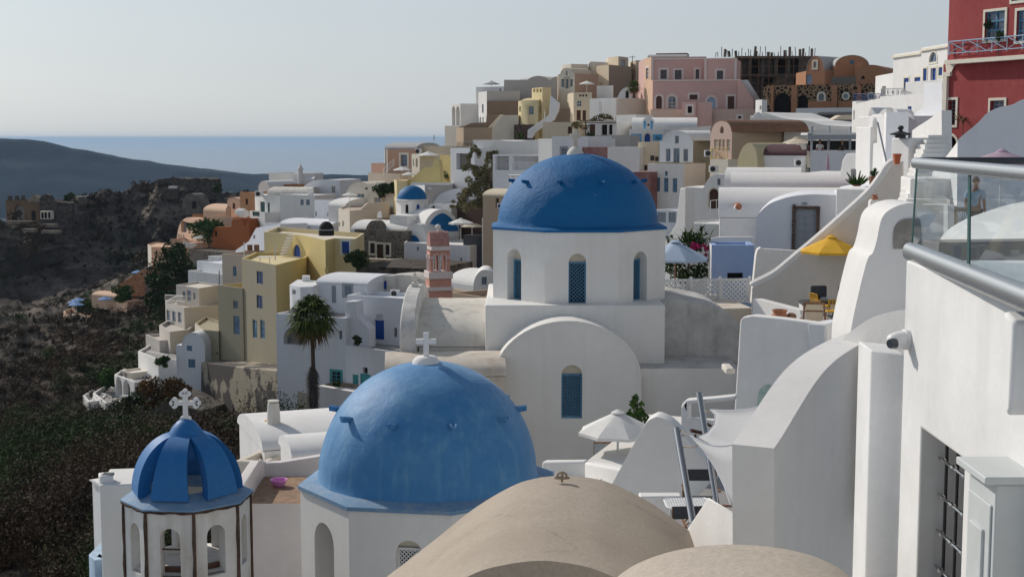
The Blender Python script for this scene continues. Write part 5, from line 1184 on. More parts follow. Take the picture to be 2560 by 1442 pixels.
house('stone_terrace', 'grey rubble stone terrace wall under the small white parasol', [(470, 236), (560, 228)], 622, 680, STO, back=6, par=.2, cat='terrace')
tree('broad_tree', 'big dark green tree standing left of the white house cluster', P(440, 730, 215), 7.0, 4.0, M_LEAFD, 2300, .32, .95, cz=4.0)
tree('broad_tree', 'smaller dark green tree lower down beside the beige house', P(410, 790, 205), 6, 3.1, M_LEAFD, 1500, .32, 1.1, cz=3.2)
house('white_house', 'white small cube house below the taupe house', [(492, 198), (556, 193)], 652, 720, WC, back=4, par=.2)
house('white_house', 'white low terrace with bench walls left of the small cube house', [(470, 196), (558, 190)], 676, 720, W2, back=3, par=.3)
house('beige_house', 'beige three-storey house with white balcony and three square openings', [(413, 172), (460, 165), (548, 168)], 752, 880, GY, back=9, par=.5, rmat=CL, wins=[(417, 777, 425, 800, 'x'), (431, 780, 439, 803, 'x'), (445, 782, 453, 805, 'x'), (426, 819, 445, 836, 'q')])
house('beige_house', 'beige upper floor with three small windows, set back on the three-storey house', [(440, 172), (497, 168), (552, 172)], 712, 770, GY, back=None, par=.2, rmat=CL, wins=[(456, 729, 463, 748, 'x'), (468, 727, 477, 751, 'x'), (483, 732, 488, 748, 'x')])
railing('balcony_rail', 'white balcony rail along the beige three-storey house', [P(413, 752, 171.5), P(461, 756, 164.5), P(497, 754, 166)], .75, WF)
house('beige_block', 'beige stepped wall block below the beige three-storey house', [(398, 166), (424, 160), (470, 162)], 812, 900, GY, back=4, par=.4)
house('beige_block', 'low beige cube in front of the stepped wall block', [(364, 166), (398, 161)], 836, 900, GY, back=3, par=.3)
house('white_vault_house', 'white tall narrow vault house with blue shutters beside the peeling base wall', [(440, 152.6), (512, 151.6)], 862, 1010, WC, back=1.6, arch=(456, 511, 832), wins=[(467, 864, 480, 877, 's'), (471, 898, 488, 919, 's')])
house('pool_terrace', 'white pool terrace with glass screen below the beige cubes', [(345, 160), (395, 154), (450, 154)], 878, 960, W2, back=5, par=.3, rmat=PVG, cat='terrace')
house('pool_terrace', 'white terrace with pergola slats beside the beige cubes', [(350, 163), (415, 159)], 874, 930, W2, back=3, par=.1, rmat=WF, cat='terrace')
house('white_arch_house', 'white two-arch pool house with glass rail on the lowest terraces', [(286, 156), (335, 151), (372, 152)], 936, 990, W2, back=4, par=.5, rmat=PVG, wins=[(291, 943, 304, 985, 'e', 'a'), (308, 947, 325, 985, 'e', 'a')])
house('pool_deck', 'lowest white pool deck with pale parapet on the cliff edge', [(232, 155), (262, 149), (300, 150)], 982, 1000, W2, back=5, par=.4, rmat=PVG, cat='terrace')
house('white_bastion', 'small white rounded lookout with two dark chairs at the end of the pool terraces', [(207, 155), (220, 151), (246, 152)], 988, 1012, W2, back=3.5, par=.5, rmat=W2, cat='terrace')
house('stone_bastion_base', 'grey rubble stone base under the small white lookout', [(209, 154.5), (222, 150.6), (262, 151)], 1012, 1090, STD, back=5, par=0, cat='wall')
slab('dark_rock_base', 'dark mottled rock wall between lookout terraces and peeling wall', 'wall', ((262, 146), (508, 141)), [(262, 1130), (275, 1050), (330, 1015), (400, 985), (440, 1000), (470, 1018), (506, 1026), (512, 1130)], 5, plaster('mottled_dark_rock', (.10, .085, .075), stain=(.26, .23, .2), amt=.9, big=.8, fine=3, bump=1, dist=.2), bev=.2)
def bush(name, label, c, r, n, mat, ls=.2, flat=.7, lumps=10, group=None, kind='bush'):
    rt = root(name, label, kind, Vector(c) - Vector((0, 0, r * flat)), group); c = Vector(c)
    mb = MB()
    for k in range(6): a = k * 1.05; mb.bar(c - Vector((0, 0, r * flat)), c + Vector((math.cos(a) * r * .5, math.sin(a) * r * .5, r * .2)), .03, 4)
    mk('stem', mb, M_TRUNK, rt); quads_obj('foliage', leaves(clump(c, r, n, flat, lumps), ls, asp=.4), mat, rt); return rt
for k, (px, py, Y, r, mt, lb) in enumerate([(372, 985, 139, 2.2, M_RUST, 'large rusty brown bush hanging over the pool house'), (440, 975, 138, 1.7, M_RUST, 'brown bush clinging left of the tall narrow vault house'), (325, 1010, 136, 1.6, M_SCRUBG, 'olive bush below the two-arch pool house'),
      (330, 1075, 128, 2.2, M_RUST, 'rusty brown bush lowest under the lookout terraces'), (480, 1080, 128, 1.9, M_RUST, 'brown bush at the foot of the dark mottled rock wall'), (270, 945, 158, 1.6, M_LEAF, 'green bush left of the two-arch pool house'), (412, 905, 152, .9, M_LEAF, 'spiky green agave clump on the pool terrace'), (888, 645, 146, 1.5, M_LEAFD, 'dark climbing shrub between yellow house and stone house'), (955, 478, 188, 1.4, M_LEAFD, 'dark leafy shrub right of the cream dome-roofed hut'), (985, 470, 186, 1.1, M_LEAFD, 'small leafy shrub left of the small blue dome'),
      (215, 765, 252, 1.9, M_LEAF, 'green shrub beside the three blue parasols'), (250, 775, 250, 1.7, M_SCRUBG, 'olive shrub right of the blue parasol terrace'), (310, 735, 238, 2.2, M_LEAF, 'green shrubs below the peach pool walls')]):
    bush('bush', lb, P(px, py, Y), r, int(900 * r), mt, .12 + Y * .0005)
# lowest left terraces with blue parasols
house('peach_house', 'low peach rounded wall house right of the blue parasol terrace', [(229, 250), (300, 246)], 738, 770, PE, back=4, vs=727)
house('peach_house', 'low peach wall block with a blue parasol before it', [(274, 248), (318, 243)], 745, 790, PE, back=3, par=.3)
house('peach_bastion', 'curved peach terrace parapet at the tip of the cliff', [(158, 262), (176, 252), (190, 250), (222, 252)], 778, 806, PE, back=5, par=.8, rmat=PVG, cat='terrace')
slab('stone_bastion_base', 'dark rubble base below the curved peach parapet', 'wall', ((176, 251), (226, 251)), [(172, 850), (176, 804), (222, 806), (228, 850)], 4, STD)
slab('terracotta_slope', 'orange rubble steps between blue parasols and peach houses', 'wall', ((285, 248), (400, 245)), [(285, 740), (290, 715), (330, 690), (365, 668), (400, 662), (402, 740)], 4, stonewall('orange_rubble', (.28, .13, .07), (.4, .2, .11), (.5, .28, .17), 1.2, .06))
house('dark_wood_terrace', 'dark timber-clad terrace box under the big green tree', [(362, 240), (404, 236)], 686, 740, WO, back=4, par=.1, rmat=PVG, cat='terrace')
for px, py, Y, r, lb in ((196, 744, 256, 1.35, 'upper blue parasol of the cluster of three at the cliff tip'), (187, 750, 254, 1.3, 'middle blue parasol of the cluster of three at the cliff tip'), (191, 755, 250, 1.4, 'lowest blue parasol of the cluster of three at the cliff tip'),
        (263, 741, 246, 1.3, 'blue parasol in front of the low peach wall block'), (378, 664, 250, 1.3, 'blue parasol on the terrace under the peach stair wall'), (345, 675, 250, 1.2, 'leftmost blue parasol above the orange rubble steps')):
    parasol('parasol', lb, P(px, py, Y), r, 2.3, FAB_B2)
# ------------------------------------------------------------------ upper centre: houses on the skyline
house('white_arcade_house', 'white house end with two tall arches at the far seaward edge of the ridge', [(1128, 232), (1151, 228), (1198, 228)], 261, 330, W, back=8, par=.2, wins=[(1130, 266, 1138, 314, 'e', 'a'), (1140, 266, 1149, 314, 'e', 'a')])
house('cream_retaining_wall', 'pale cream retaining wall at the seaward edge below the two tall arches', [(1112, 224), (1149, 221)], 315, 380, CL, back=7, par=.1, cat='wall')
house('tan_retaining_wall', 'broad tan retaining wall under the brown ramp on the ridge', [(1141, 220), (1159, 216), (1236, 214)], 320, 400, TA, back=8, par=.2, rmat=TP, cat='wall')
house('white_tower_house', 'white house with brown lower side and slit windows below the dark terrace parasol', [(1196, 226), (1217, 221), (1300, 219)], 231, 320, W, back=9, par=.6, rmat=PVG, mats=[W, GY], wins=[(1205, 261, 1209, 283, 'x'), (1200, 293, 1203, 307, 'x'), (1206, 293, 1209, 307, 'x')])  # white right face coloured grey to stand for its shade
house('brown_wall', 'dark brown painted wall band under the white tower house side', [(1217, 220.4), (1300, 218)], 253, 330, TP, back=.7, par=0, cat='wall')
slab('brown_ramp', 'brown ramp roof sloping below the white tower house', 'roof', ((1148, 218.6), (1256, 216.6)), [(1148, 322), (1176, 308), (1215, 306), (1216, 288), (1255, 287), (1222, 321)], 1.5, TP)
slab('ramp_coping', 'cream sloping coping beside the brown ramp', 'wall', ((1218, 215.9), (1262, 215.6)), [(1218, 322), (1250, 287), (1258, 287), (1258, 300), (1226, 322)], .6, CL)
slab('grey_white_house', 'large grey-white shaded house front with humped roofline on the skyline', 'house', ((1258, 232), (1398, 228)), [(1258, 300), (1260, 200), (1318, 200)] + curve([(1318, 200), (1330, 193), (1346, 190), (1360, 193), (1374, 200)], 4) + curve([(1376, 200), (1384, 193), (1393, 192), (1400, 194)], 3) + [(1400, 300)], 9, GY)
house('white_vault', 'sunlit white vault tops behind the humped grey-white house', [(1300, 240), (1392, 238)], 203, 230, W, back=7, vs=194, cat='roof')
house('white_house', 'small white terrace house with dark slit doors behind the dark parasol', [(1190, 236), (1247, 234), (1262, 233)], 218, 260, W2, back=5, par=.2, wins=[(1249, 221, 1253, 232, 'n')])
parasol('parasol', 'dark-topped parasol on the white tower house terrace', P(1229, 203, 224), 1.35, 2.3, GR)
house('yellow_vault_house', 'small pale yellow vault house with grey window beside the yellow tower', [(1296, 212), (1305, 209), (1345, 207)], 253, 330, YP, back=7, par=0, mats=[YP, YP], wins=[(1321, 266, 1334, 287, 'g'), (1298, 266, 1302, 280, 'g')])
house('yellow_vault', 'rounded yellow roof of the small pale yellow vault house', [(1304, 209.4), (1345, 207.5)], 254, 260, YP, back=5, vs=246, cat='roof')
house('yellow_tower', 'square pale yellow tower with crown-like open parapet', [(1331, 211), (1356, 207), (1378, 208)], 221, 320, YP, back=5, par=.6, wins=[(1333, 222, 1338, 231, 'n'), (1341, 222, 1346, 231, 'n'), (1349, 222, 1354, 231, 'n'), (1346, 266, 1352, 281, 'g'), (1340, 248, 1344, 254, 'n')])
slab('white_stair_wall', 'white sloping stair wall running down right of the yellow tower', 'wall', ((1318, 206), (1398, 204)), [(1318, 346), (1319, 326), (1372, 288), (1376, 240), (1397, 258), (1396, 276), (1386, 300), (1340, 330), (1330, 346)], .5, WC)
house('lava_stone_wall', 'brown lava stone wall beside the white sloping stair wall', [(1285, 209), (1332, 207)], 312, 380, STB, back=3, par=0, cat='wall')
slab('cracked_cream_wall', 'pale cracked wall with buttress left of the lava stone wall', 'wall', ((1228, 211), (1290, 210)), [(1228, 370), (1232, 318), (1254, 289), (1296, 288), (1296, 370)], 1, CL)
house('peach_house', 'low peach wall house with brown door right of the white stair wall', [(1357, 200), (1434, 197)], 306, 370, CR, back=6, par=.3, wins=[(1419, 317, 1430, 335, 'd')])
house('brown_shed', 'dark brown wall block with dark recess under the cream house', [(1384, 206), (1438, 203)], 272, 320, TP, back=6, par=.2, cat='house', wins=[(1430, 274, 1437, 302, 'n')])
# cream gabled house and the big tan block
house('cream_gable_house', 'cream house with curly gable and three tall windows, left of the tan block', [(1396, 211), (1437, 209), (1496, 213)], 186, 260, CR, back=4.5, arch=(1402, 1432, 171), mats=[CL, TA], wins=[(1415, 177, 1419, 190, 'g', '', CF), (1403, 198, 1410, 218, 'g', '', CF), (1414, 197, 1422, 222, 'g', '', CF), (1425, 198, 1432, 217, 'g', '', CF)])  # side wall in shade, given a brown plaster colour
house('tan_block_house', 'big plain tan house block with shaded right side on the skyline', [(1466, 226), (1522, 219), (1579, 225)], 168, 260, CR, back=9, par=.3, mats=[CR, TA], wins=[(1498, 206, 1507, 214, 'j')])  # darker tan carries the shade of the right face
house('tan_block_house', 'tan house strip with tall window between the tan block and the pink house', [(1577, 228), (1613, 225)], 168, 260, CR, back=7, par=.3, wins=[(1597, 208, 1606, 231, 's')])
house('tan_roof_box', 'tan rooftop box with barred opening on the big tan block', [(1521, 225), (1546, 222), (1571, 225)], 144, 175, CR, back=5, par=.1, wins=[(1552, 150, 1564, 166, 'j')])
house('tan_roof_box', 'lower tan rooftop box beside the antenna', [(1578, 228), (1590, 226), (1611, 227)], 153, 175, CR, back=4, par=.1)
house('cream_roof_house', 'cream rooftop house strip with small domed gable behind the curly gable', [(1406, 224), (1428, 221), (1470, 222)], 163, 190, CL, back=6, par=.1)
house('cream_roof_house', 'tiny cream rounded gable on the skyline beside the tan rooftop box', [(1472, 224), (1488, 223), (1522, 224)], 165, 180, CL, back=4, arch=(1472, 1488, 155))
an = root('antenna', 'thin television antenna between the two tan rooftop boxes', 'antenna', P(1581, 168, 222)); mb = MB(); a_ = P(1581, 168, 222); b_ = P(1581, 140, 222); mb.bar(a_, b_, .05, 5); mk('mast', mb, IR, an)
mk('aerial', MB().bar(b_ + Vector((-.5, 0, -.2)), b_ + Vector((.5, 0, -.2)), .04, 4), IR, an)
parasol('parasol', 'white parasol on the cream house terrace before the big tan block', P(1467, 203, 203), 1.15, 2.4, FAB_W)
house('cream_house', 'cream house with balcony holes, square window and two brown doors under the terrace parasol', [(1422, 205), (1434, 201), (1480, 200)], 234, 330, CR, back=7, par=.3, wins=[(1448, 236, 1453, 242, 'n'), (1455, 236, 1460, 242, 'n'), (1463, 236, 1468, 242, 'n'), (1441, 252, 1453, 267, 'w'), (1441, 276, 1452, 301, 'd'), (1456, 276, 1465, 301, 'd')])
house('white_plank_screen', 'white plank privacy screen on the terrace before the big tan block', [(1492, 205), (1532, 204)], 215, 244, W2, back=.2, par=0, cat='fence')
house('white_house', 'smooth white house front with buttress rib, left of the grey shaded wall', [(1474, 198), (1541, 194)], 247, 340, W, back=7, par=.4, rmat=PVG)
slab('buttress', 'pointed white buttress rib on the smooth white house front', 'buttress', ((1492, 194.6), (1502, 194)), [(1491, 320), (1493, 258), (1495, 253), (1498, 258), (1502, 320)], .5, W2)
house('grey_wall', 'long grey shaded terrace wall before the pink house', [(1540, 194), (1638, 197)], 248, 310, GY, back=7, par=.3, rmat=PVG, cat='wall')
slab('white_arch_hood', 'white curved stair hood with dark arch on the terrace left of the pink house', 'wall', ((1542, 200), (1580, 199)), curve([(1542, 248), (1548, 234), (1556, 224), (1566, 219), (1574, 222), (1578, 248)], 4), 3, W2, wins=[(1563, 226, 1572, 247, 'n', 'a')])
palm('small_palm', 'small dark palm on the terrace left of the pink house', P(1584, 246, 197), 1.6, 1.25, 26, skirt=False)
# pink mansion
pk = house('pink_house', 'large two-storey pink mansion with white trim, arched doors and roof parapet', [(1610, 197), (1632, 191), (1852, 188)], 205, 320, PK, back=9, par=.5, rmat=GR, mats=[PE, PK], trim=PF,  # peach left face: sunlight on the pink wall, put into colour
      wins=[(1640, 240, 1655, 272, 'd', 'a'), (1670, 240, 1690, 272, 'j', 'a'), (1724, 237, 1744, 249, 'd'), (1768, 243, 1789, 272, 'h', 'a'), (1819, 241, 1836, 273, 'd')])
hbody(pk, [(1611, 202), (1628, 198), (1766, 197)], 147, 215, PK, 9, par=.2, rmat=GR, mats=[PE, PK], trim=PF, wins=[(1651, 175, 1667, 198, 'k'), (1687, 176, 1704, 199, 'k'), (1739, 174, 1748, 198, 'k'), (1615, 170, 1622, 198, 'j')])  # sunlit left face of the upper floor is coloured peach too
hbody(pk, [(1761, 192.5), (1841, 191.5)], 148, 215, PK, 8, par=.2, rmat=GR, trim=PF, wins=[(1792, 177, 1808, 200, 'k')])
def trim_strip(rt, name, pa, pb, rows, mat=PF, d=.12):
    for (x0, y0, x1, y1) in rows:
        pl = Pl(P(pa[0], y0, pa[1]), P(pb[0], y0, pb[1])); ua, za = pl.uz(x0, y1); ub, zb = pl.uz(x1, y0); mk(name, MB().box(pl.w((ua + ub) / 2, (za + zb) / 2, .02), (ub - ua, d, zb - za), math.atan2(pl.U.y, pl.U.x)), mat, rt)
trim_strip(pk, 'cornice', (1628, 197.9), (1766, 196.9), [(1628, 145, 1766, 150), (1628, 150, 1634, 203)])
trim_strip(pk, 'cornice', (1761, 192.4), (1841, 191.4), [(1761, 145, 1842, 149), (1761, 149, 1767, 202), (1835, 149, 1842, 202)])
trim_strip(pk, 'cornice', (1632, 190.9), (1852, 187.9), [(1632, 199, 1852, 204)])
house('grey_vault', 'grey low vault roof with pale rim on the left end of the pink mansion', [(1620, 203), (1716, 202)], 146, 150, GR, back=5, vs=138, cat='roof')
house('maroon_parapet', 'maroon roof edge strip behind the pink mansion', [(1640, 214), (1718, 213)], 134, 146, MV, back=3, par=0, cat='roof')
slab('pink_stair_wall', 'pink stair wall with white coping sloping down right of the pink mansion', 'wall', ((1840, 187), (1895, 186)), [(1840, 290), (1846, 205), (1852, 201), (1884, 250), (1884, 290)], .5, PK)
slab('white_stair_wall', 'white stair flank behind the pink stair wall below the building site', 'wall', ((1850, 190), (1910, 189)), [(1850, 240), (1852, 201), (1868, 200), (1900, 250), (1904, 290), (1880, 280)], .5, W)
house('pink_retaining_wall', 'long faded pink retaining wall with barred niche windows below the pink mansion', [(1626, 184), (1906, 181)], 274, 340, PW, back=5, par=.3, rmat=PVG, cat='wall', trim=PF, wins=[(1766, 296, 1774, 308, 'n'), (1845, 291, 1853, 297, 'n')])
house('pink_gate_tower', 'small pink block with barred window rising over the faded retaining wall', [(1705, 182), (1740, 181.6)], 256, 290, PK, back=2, par=.1, trim=PF, wins=[(1719, 266, 1730, 283, 'n')])
house('pink_low_wall', 'low pink wall with white coping right of the pink gate block', [(1740, 182), (1780, 181.6)], 256, 274, PK, back=.4, par=0, cat='wall')
# building site
bs = root('building_site', 'unfinished grey concrete building with scaffold bars and rods on its roof', 'building site', P(1940, 250, 225)); CON = plain('raw_concrete', (.13, .105, .085), rough=.9, var=.3, scale=1.2)
xa, xb = P(1842, 190, 222).x, P(2036, 190, 222).x; zA, zB, zC = Zp(1900, 141, 222), Zp(1900, 186, 222), Zp(1900, 250, 222)
mk('floor_slab', MB().box(((xa + xb) / 2, 226, zA - .2), (xb - xa, 9, .4)), CON, bs); mk('floor_slab', MB().box(((xa + xb) / 2, 226, zB - .2), (xb - xa, 9, .45)), CON, bs)
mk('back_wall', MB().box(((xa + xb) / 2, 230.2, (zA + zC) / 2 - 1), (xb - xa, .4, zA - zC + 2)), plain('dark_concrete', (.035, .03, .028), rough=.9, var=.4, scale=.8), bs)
for i in range(7): x = xa + (xb - xa) * i / 6; mk('column', MB().box((x, 222.2, (zA + zC) / 2 - .6), (.5, .5, zA - zC + 1.2)), CON, bs)
mk('side_wall', MB().box((xa + (xb - xa) * .9, 221.8, (zA + zB) / 2), ((xb - xa) * .22, .2, zA - zB - .2)), CON, bs); mk('side_wall', MB().box((xa + (xb - xa) * .62, 221.8, (zB + zC) / 2), ((xb - xa) * .2, .2, zB - zC - .2)), CON, bs)
rr = random.Random(4)
for f0, f1, za_, zb_ in ((.0, .16, zA, zB), (.3, .47, zA, zB), (.0, .3, zB, zC), (.47, .62, zB, zC)): mk('board_panel', MB().box((xa + (xb - xa) * (f0 + f1) / 2, 222.6, (za_ + zb_) / 2), ((xb - xa) * (f1 - f0), .2, abs(za_ - zb_) - .3)), plain('weathered_boards', (.075, .06, .05), var=.5, scale=2) if 'weathered_boards' not in MATS else MATS['weathered_boards'], bs)
for i in range(9):
    x = xa + (xb - xa) * (i + .5) / 9
    mk('scaffold_pole', MB().bar((x, 221, zC - 2), (x + rr.uniform(-.2, .2), 221, zA + rr.uniform(0, .8)), .05, 5), WM, bs)
for k in range(6): z = zC + (zA - zC) * k / 5.3; mk('scaffold_rail', MB().bar((xa, 221, z), (xb * .5 + xa * .5 if k % 2 else xb, 221, z + rr.uniform(-.15, .15)), .045, 4), WM, bs)
for i in range(34):
    x = xa - 3.4 + (xb - xa + 3.4) * i / 33 + rr.uniform(-.15, .15); h_ = rr.uniform(.5, 1.6); t_ = .06 if rr.random() < .72 else .22; mk('roof_rod', MB().bar((x, 222.5, zA - .1), (x + rr.uniform(-.12, .12), 222.5, zA + h_), t_, 5), CON if t_ > .1 else IR, bs)
# terracotta vault house and lava-stone arcade
th = house('terracotta_vault_house', 'terracotta house with two grey barrel vaults on the skyline', [(2015, 202), (2062, 199.5), (2160, 199.5)], 178, 240, TT, back=7, arch=(2017, 2060, 141), rmat=GR, mats=[TT, TT], wins=[(2034, 155, 2041, 170, 'c', '', CF), (2014, 187, 2030, 211, 'h')])
hbody(th, [(2088, 198.5), (2172, 198.5)], 165, 240, TT, 9, arch=(2088, 2172, 139), rmat=GR, wins=[(2124, 151, 2135, 161, 's')])
hbody(th, [(2138, 194), (2214, 192)], 180, 240, TT, 7, arch=(2110, 2212, 164), wins=[(2153, 190, 2162, 198, 'n', 'a')])
house('terracotta_chimney', 'small terracotta block chimney on the terracotta vault house', [(2138, 196), (2156, 195.5)], 154, 168, TT, back=1.2, par=0, cat='chimney')
house('shade_screens', 'row of grey fabric windbreak panels on the arcade terrace', [(2078, 191), (2140, 190)], 192, 216, plain('smoke_screen', (.16, .14, .12), rough=.5), back=.1, par=0, cat='screen')
ar = house('stone_arcade', 'dark lava stone arcade with orange pilasters, big arch and round windows', [(1908, 184), (2200, 178)], 214, 330, STA, back=8, par=.4, rmat=PVG, trim=None, wins=[(1934, 233, 1978, 300, 'n', 'a'), (1994, 238, 2020, 300, 'n', 'a'), (2047, 234, 2060, 252, 'g', 'a', CF), (2048, 259, 2060, 272, 's'), (2066, 260, 2078, 272, 'n'), (2108, 262, 2122, 274, 's')])
trim_strip(ar, 'pilaster', (1908, 183.9), (2200, 177.9), [(1927, 213, 1935, 300), (1978, 213, 1994, 300), (2078, 213, 2094, 300), (2142, 213, 2154, 300)], TT, .5)
trim_strip(ar, 'plinth_band', (1908, 183.9), (2200, 177.9), [(2020, 253, 2078, 285), (2094, 253, 2142, 285), (2154, 253, 2200, 285)], TT, .08)
for px in (2115, 2178):
    pl = Pl(P(1908, 240, 183.9), P(2200, 240, 177.9)); u, z = pl.uz(px, 241); mb = MB(); mb.tube([pl.w(u + .42 * math.cos(t), z + .42 * math.sin(t), .05) for t in np.linspace(0, 2 * math.pi, 18)], .13, 6, False); o_ = mk('round_window', mb, CF, ar); mk('pane', MB().add([pl.w(u + .4 * math.cos(t), z + .4 * math.sin(t), .02) for t in np.linspace(0, 2 * math.pi, 17)[:-1]], (tuple(range(16)),)), GL2, o_)
house('arcade_awning', 'white trussed awning frame along the foot of the stone arcade', [(1990, 172), (2135, 168)], 271, 276, WF, back=2.5, par=0, cat='awning')
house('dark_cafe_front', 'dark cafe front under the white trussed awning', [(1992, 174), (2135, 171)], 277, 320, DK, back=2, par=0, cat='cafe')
house('dark_roof_canopy', 'dark rounded canopy roof on slim posts in front of the arcade cafe', [(2042, 160), (2132, 157)], 288, 291, IR, back=3, vs=281, cat='canopy')
aw = slab('cream_awning', 'cream sloping fabric awning left of the white balcony house', 'awning', ((2082, 150), (2132, 150)), [(2082, 300), (2102, 288), (2132, 287), (2132, 300)], 2.5, FAB_C, bev=0)
house('white_post', 'white square lamp pier beside the stone arcade', [(1896, 176), (1905, 175), (1918, 175.4)], 250, 300, W2, back=2, par=0, cat='pier', wins=[(1899, 264, 1904, 274, 'n', 'a')])
# blue chapel and neighbours
bc = house('blue_trim_chapel', 'white vaulted chapel with bright blue belfry and blue door frames', [(1573, 170), (1660, 168)], 323, 400, W, back=2, par=.1, wins=[(1582, 340, 1599, 368, 'f', '', BLC), (1611, 334, 1626, 356, 'D', 'a', CF), (1637, 341, 1652, 352, 'f', '', BLC)])
house('white_vault', 'long sunlit white vault of the blue-trimmed chapel', [(1580, 172), (1742, 171)], 318, 345, W, back=7, vs=295, cat='roof')
pl = Pl(P(1606, 310, 169.8), P(1636, 310, 169.5)); ua, za = pl.uz(1607, 323); ub, zb = pl.uz(1634, 303); h = hole_pts(ua + (ub - ua) * .35, za + .2, ua + (ub - ua) * .65, zb - .2, True); mb = MB(); out = [(ua, za), (ub, za), (ub, zb)] + arc(ua, ub, zb, .45, 8) + [(ua, zb)]
mb.poly([pl.w(*q) for q in out], [[pl.w(*q) for q in h]]); mb.poly([pl.w(*q, -.5) for q in out], [[pl.w(*q, -.5) for q in h]])
for lp in (out, h):
    for i in range(len(lp)): a, b = lp[i], lp[(i + 1) % len(lp)]; mb.quad(pl.w(*a), pl.w(*b), pl.w(*b, -.5), pl.w(*a, -.5))
mk('belfry', mb, W2, bc)
for f_ in (.18, .82): mk('blue_pillar', MB().box(pl.w(ua + (ub - ua) * f_, (za + zb) / 2, .03), ((ub - ua) * .2, .06, zb - za)), BLC, bc)
mk('bell', MB().lathe([(.16, -.2), (.12, -.05), (.07, .08), (.004, .1)], pl.w((ua + ub) / 2, (za + zb) / 2 + .1, -.25), 12), IR, bc)
house('white_house', 'white wall house with dark window between pergola house and grey terrace wall', [(1541, 185), (1590, 182)], 288, 350, W, back=6, par=.2, wins=[(1553, 315, 1564, 334, 'k', '', CF)])
house('pergola_house', 'white house with brown door and two dark windows under a leafy pergola', [(1466, 176), (1542, 174)], 306, 390, W, back=5, par=.1, wins=[(1473, 311, 1488, 356, 'd'), (1503, 312, 1518, 339, 'n'), (1521, 312, 1531, 337, 'n')])
quads_obj('x', np.zeros((4, 3)), M_LEAF) if False else None
rt = root('pergola_vine', 'straggly leafy vine over the pergola of the brown-door house', 'vine', P(1505, 306, 173)); cpt = np.concatenate([clump(P(px, py, 173), .8, 70, .5, 5) for px, py in ((1485, 302), (1500, 296), (1512, 291), (1522, 297), (1446, 312), (1462, 318))]); quads_obj('foliage', leaves(cpt, .22, asp=.3), M_DRY, rt); mk('pergola_frame', MB().bar(P(1450, 302, 173), P(1540, 304, 173), .06, 5).bar(P(1464, 302, 173), P(1464, 340, 173), .06, 5).bar(P(1450, 306, 173), P(1540, 308, 173), .06, 5), WO, rt)
house('grey_wall', 'white-grey garden wall below the brown-door pergola house', [(1490, 166), (1576, 164)], 338, 400, GY, back=3, par=.1, cat='wall')
st2 = root('outdoor_stair', 'short dark-edged white steps below the brown door', 'stairs', P(1476, 372, 168)); mb = MB()
for k in range(4): mb.box(P(1476 - 2.5 * k, 358 + 4.6 * k, 168 - .4 * k), (1.3, .5, .2))
mk('tread', mb, GY, st2)
house('white_house', 'white broad garden wall house behind the top cross of the big dome', [(1380, 150), (1470, 148)], 341, 430, WC, back=6, par=.2, wins=[(1404, 371, 1416, 389, 'x', '', GF)])
house('maroon_wall', 'worn maroon wall right behind the big dome top', [(1455, 146), (1524, 144)], 368, 430, MV, back=3, par=0, cat='wall')
house('white_block_house', 'plain white cube wall between maroon wall and tan house', [(1519, 142), (1599, 140)], 368, 450, W, back=6, par=.2)
house('tan_house', 'narrow tan house with small dark windows left of the white gabled house', [(1595, 141), (1648, 140)], 355, 460, CR, back=6, par=.1, wins=[(1625, 389, 1636, 402, 'k'), (1637, 392, 1646, 403, 'k'), (1606, 413, 1620, 426, 'd')])
gh = house('white_gable_house', 'white three-window gabled house with olive side wall', [(1649, 139), (1733, 136), (1778, 142)], 352, 480, W, back=None, arch=(1657, 1727, 328), mats=[WC, OL], wins=[(1687, 340, 1697, 359, 'x'), (1664, 372, 1676, 404, 'x'), (1683, 371, 1699, 411, 'x'), (1708, 373, 1720, 404, 'x')])
hbody(gh, [(1619, 135), (1710, 132.5)], 409, 530, W, 4, par=.3, wins=[(1638, 444, 1650, 479, 's'), (1659, 445, 1671, 480, 's'), (1681, 446, 1693, 481, 's'), (1662, 428, 1669, 440, 's')])
hbody(gh, [(1709, 133), (1777, 138)], 407, 500, OL, 3, par=.1)
house('maroon_wall', 'dark red sloping wall peeking out right of the big dome', [(1583, 134), (1622, 133)], 430, 520, MV, back=4, par=0, cat='wall')
lb_ = house('blue_porch_house', 'low white house with grey shutters and pale blue posts right of the big dome', [(1632, 122), (1698, 120)], 524, 600, WC, back=4, par=.1, wins=[(1643, 531, 1665, 556, 'q'), (1671, 531, 1690, 556, 'q')])
# pink vault house with yellow balcony
pv = house('brown_vault_house', 'peach house with brown barrel roof, arched niche and yellow balcony', [(1776, 130), (1830, 127), (1972, 133)], 330, 470, PE, back=None, arch=(1777, 1829, 301), rmat=BR, mats=[PW, TA], wins=[(1800, 316, 1809, 333, 'e', 'a'), (1785, 349, 1794, 374, 'j'), (1796, 349, 1804, 376, 'j'), (1806, 349, 1812, 376, 'j'), (1816, 349, 1825, 378, 'j'), (1803, 405, 1809, 432, 'n')])
railing('balcony', 'yellow iron balcony with crossed bars on the peach vault house', [P(1776, 398, 130), P(1779, 398, 128.3), P(1818, 398, 126.6)], 1.0, YB, style='x', cat='balcony')
house('balcony_floor', 'pale balcony slab under the yellow iron rail', [(1776, 128.4), (1820, 126.5)], 398, 402, CL, back=1.4, par=0, cat='balcony')
aircon('white air conditioner left of the yellow balcony', P(1772, 392, 129), s=1.0); aircon('white air conditioner on the peach wall below the yellow balcony', P(1784, 431, 126), s=1.0)
pr_ = house('plum_vault_house', 'grey-white house with plum barrel roof and olive half-dome end', [(1893, 113), (2012, 111)], 389, 470, W, back=4, vs=361, rmat=PL)
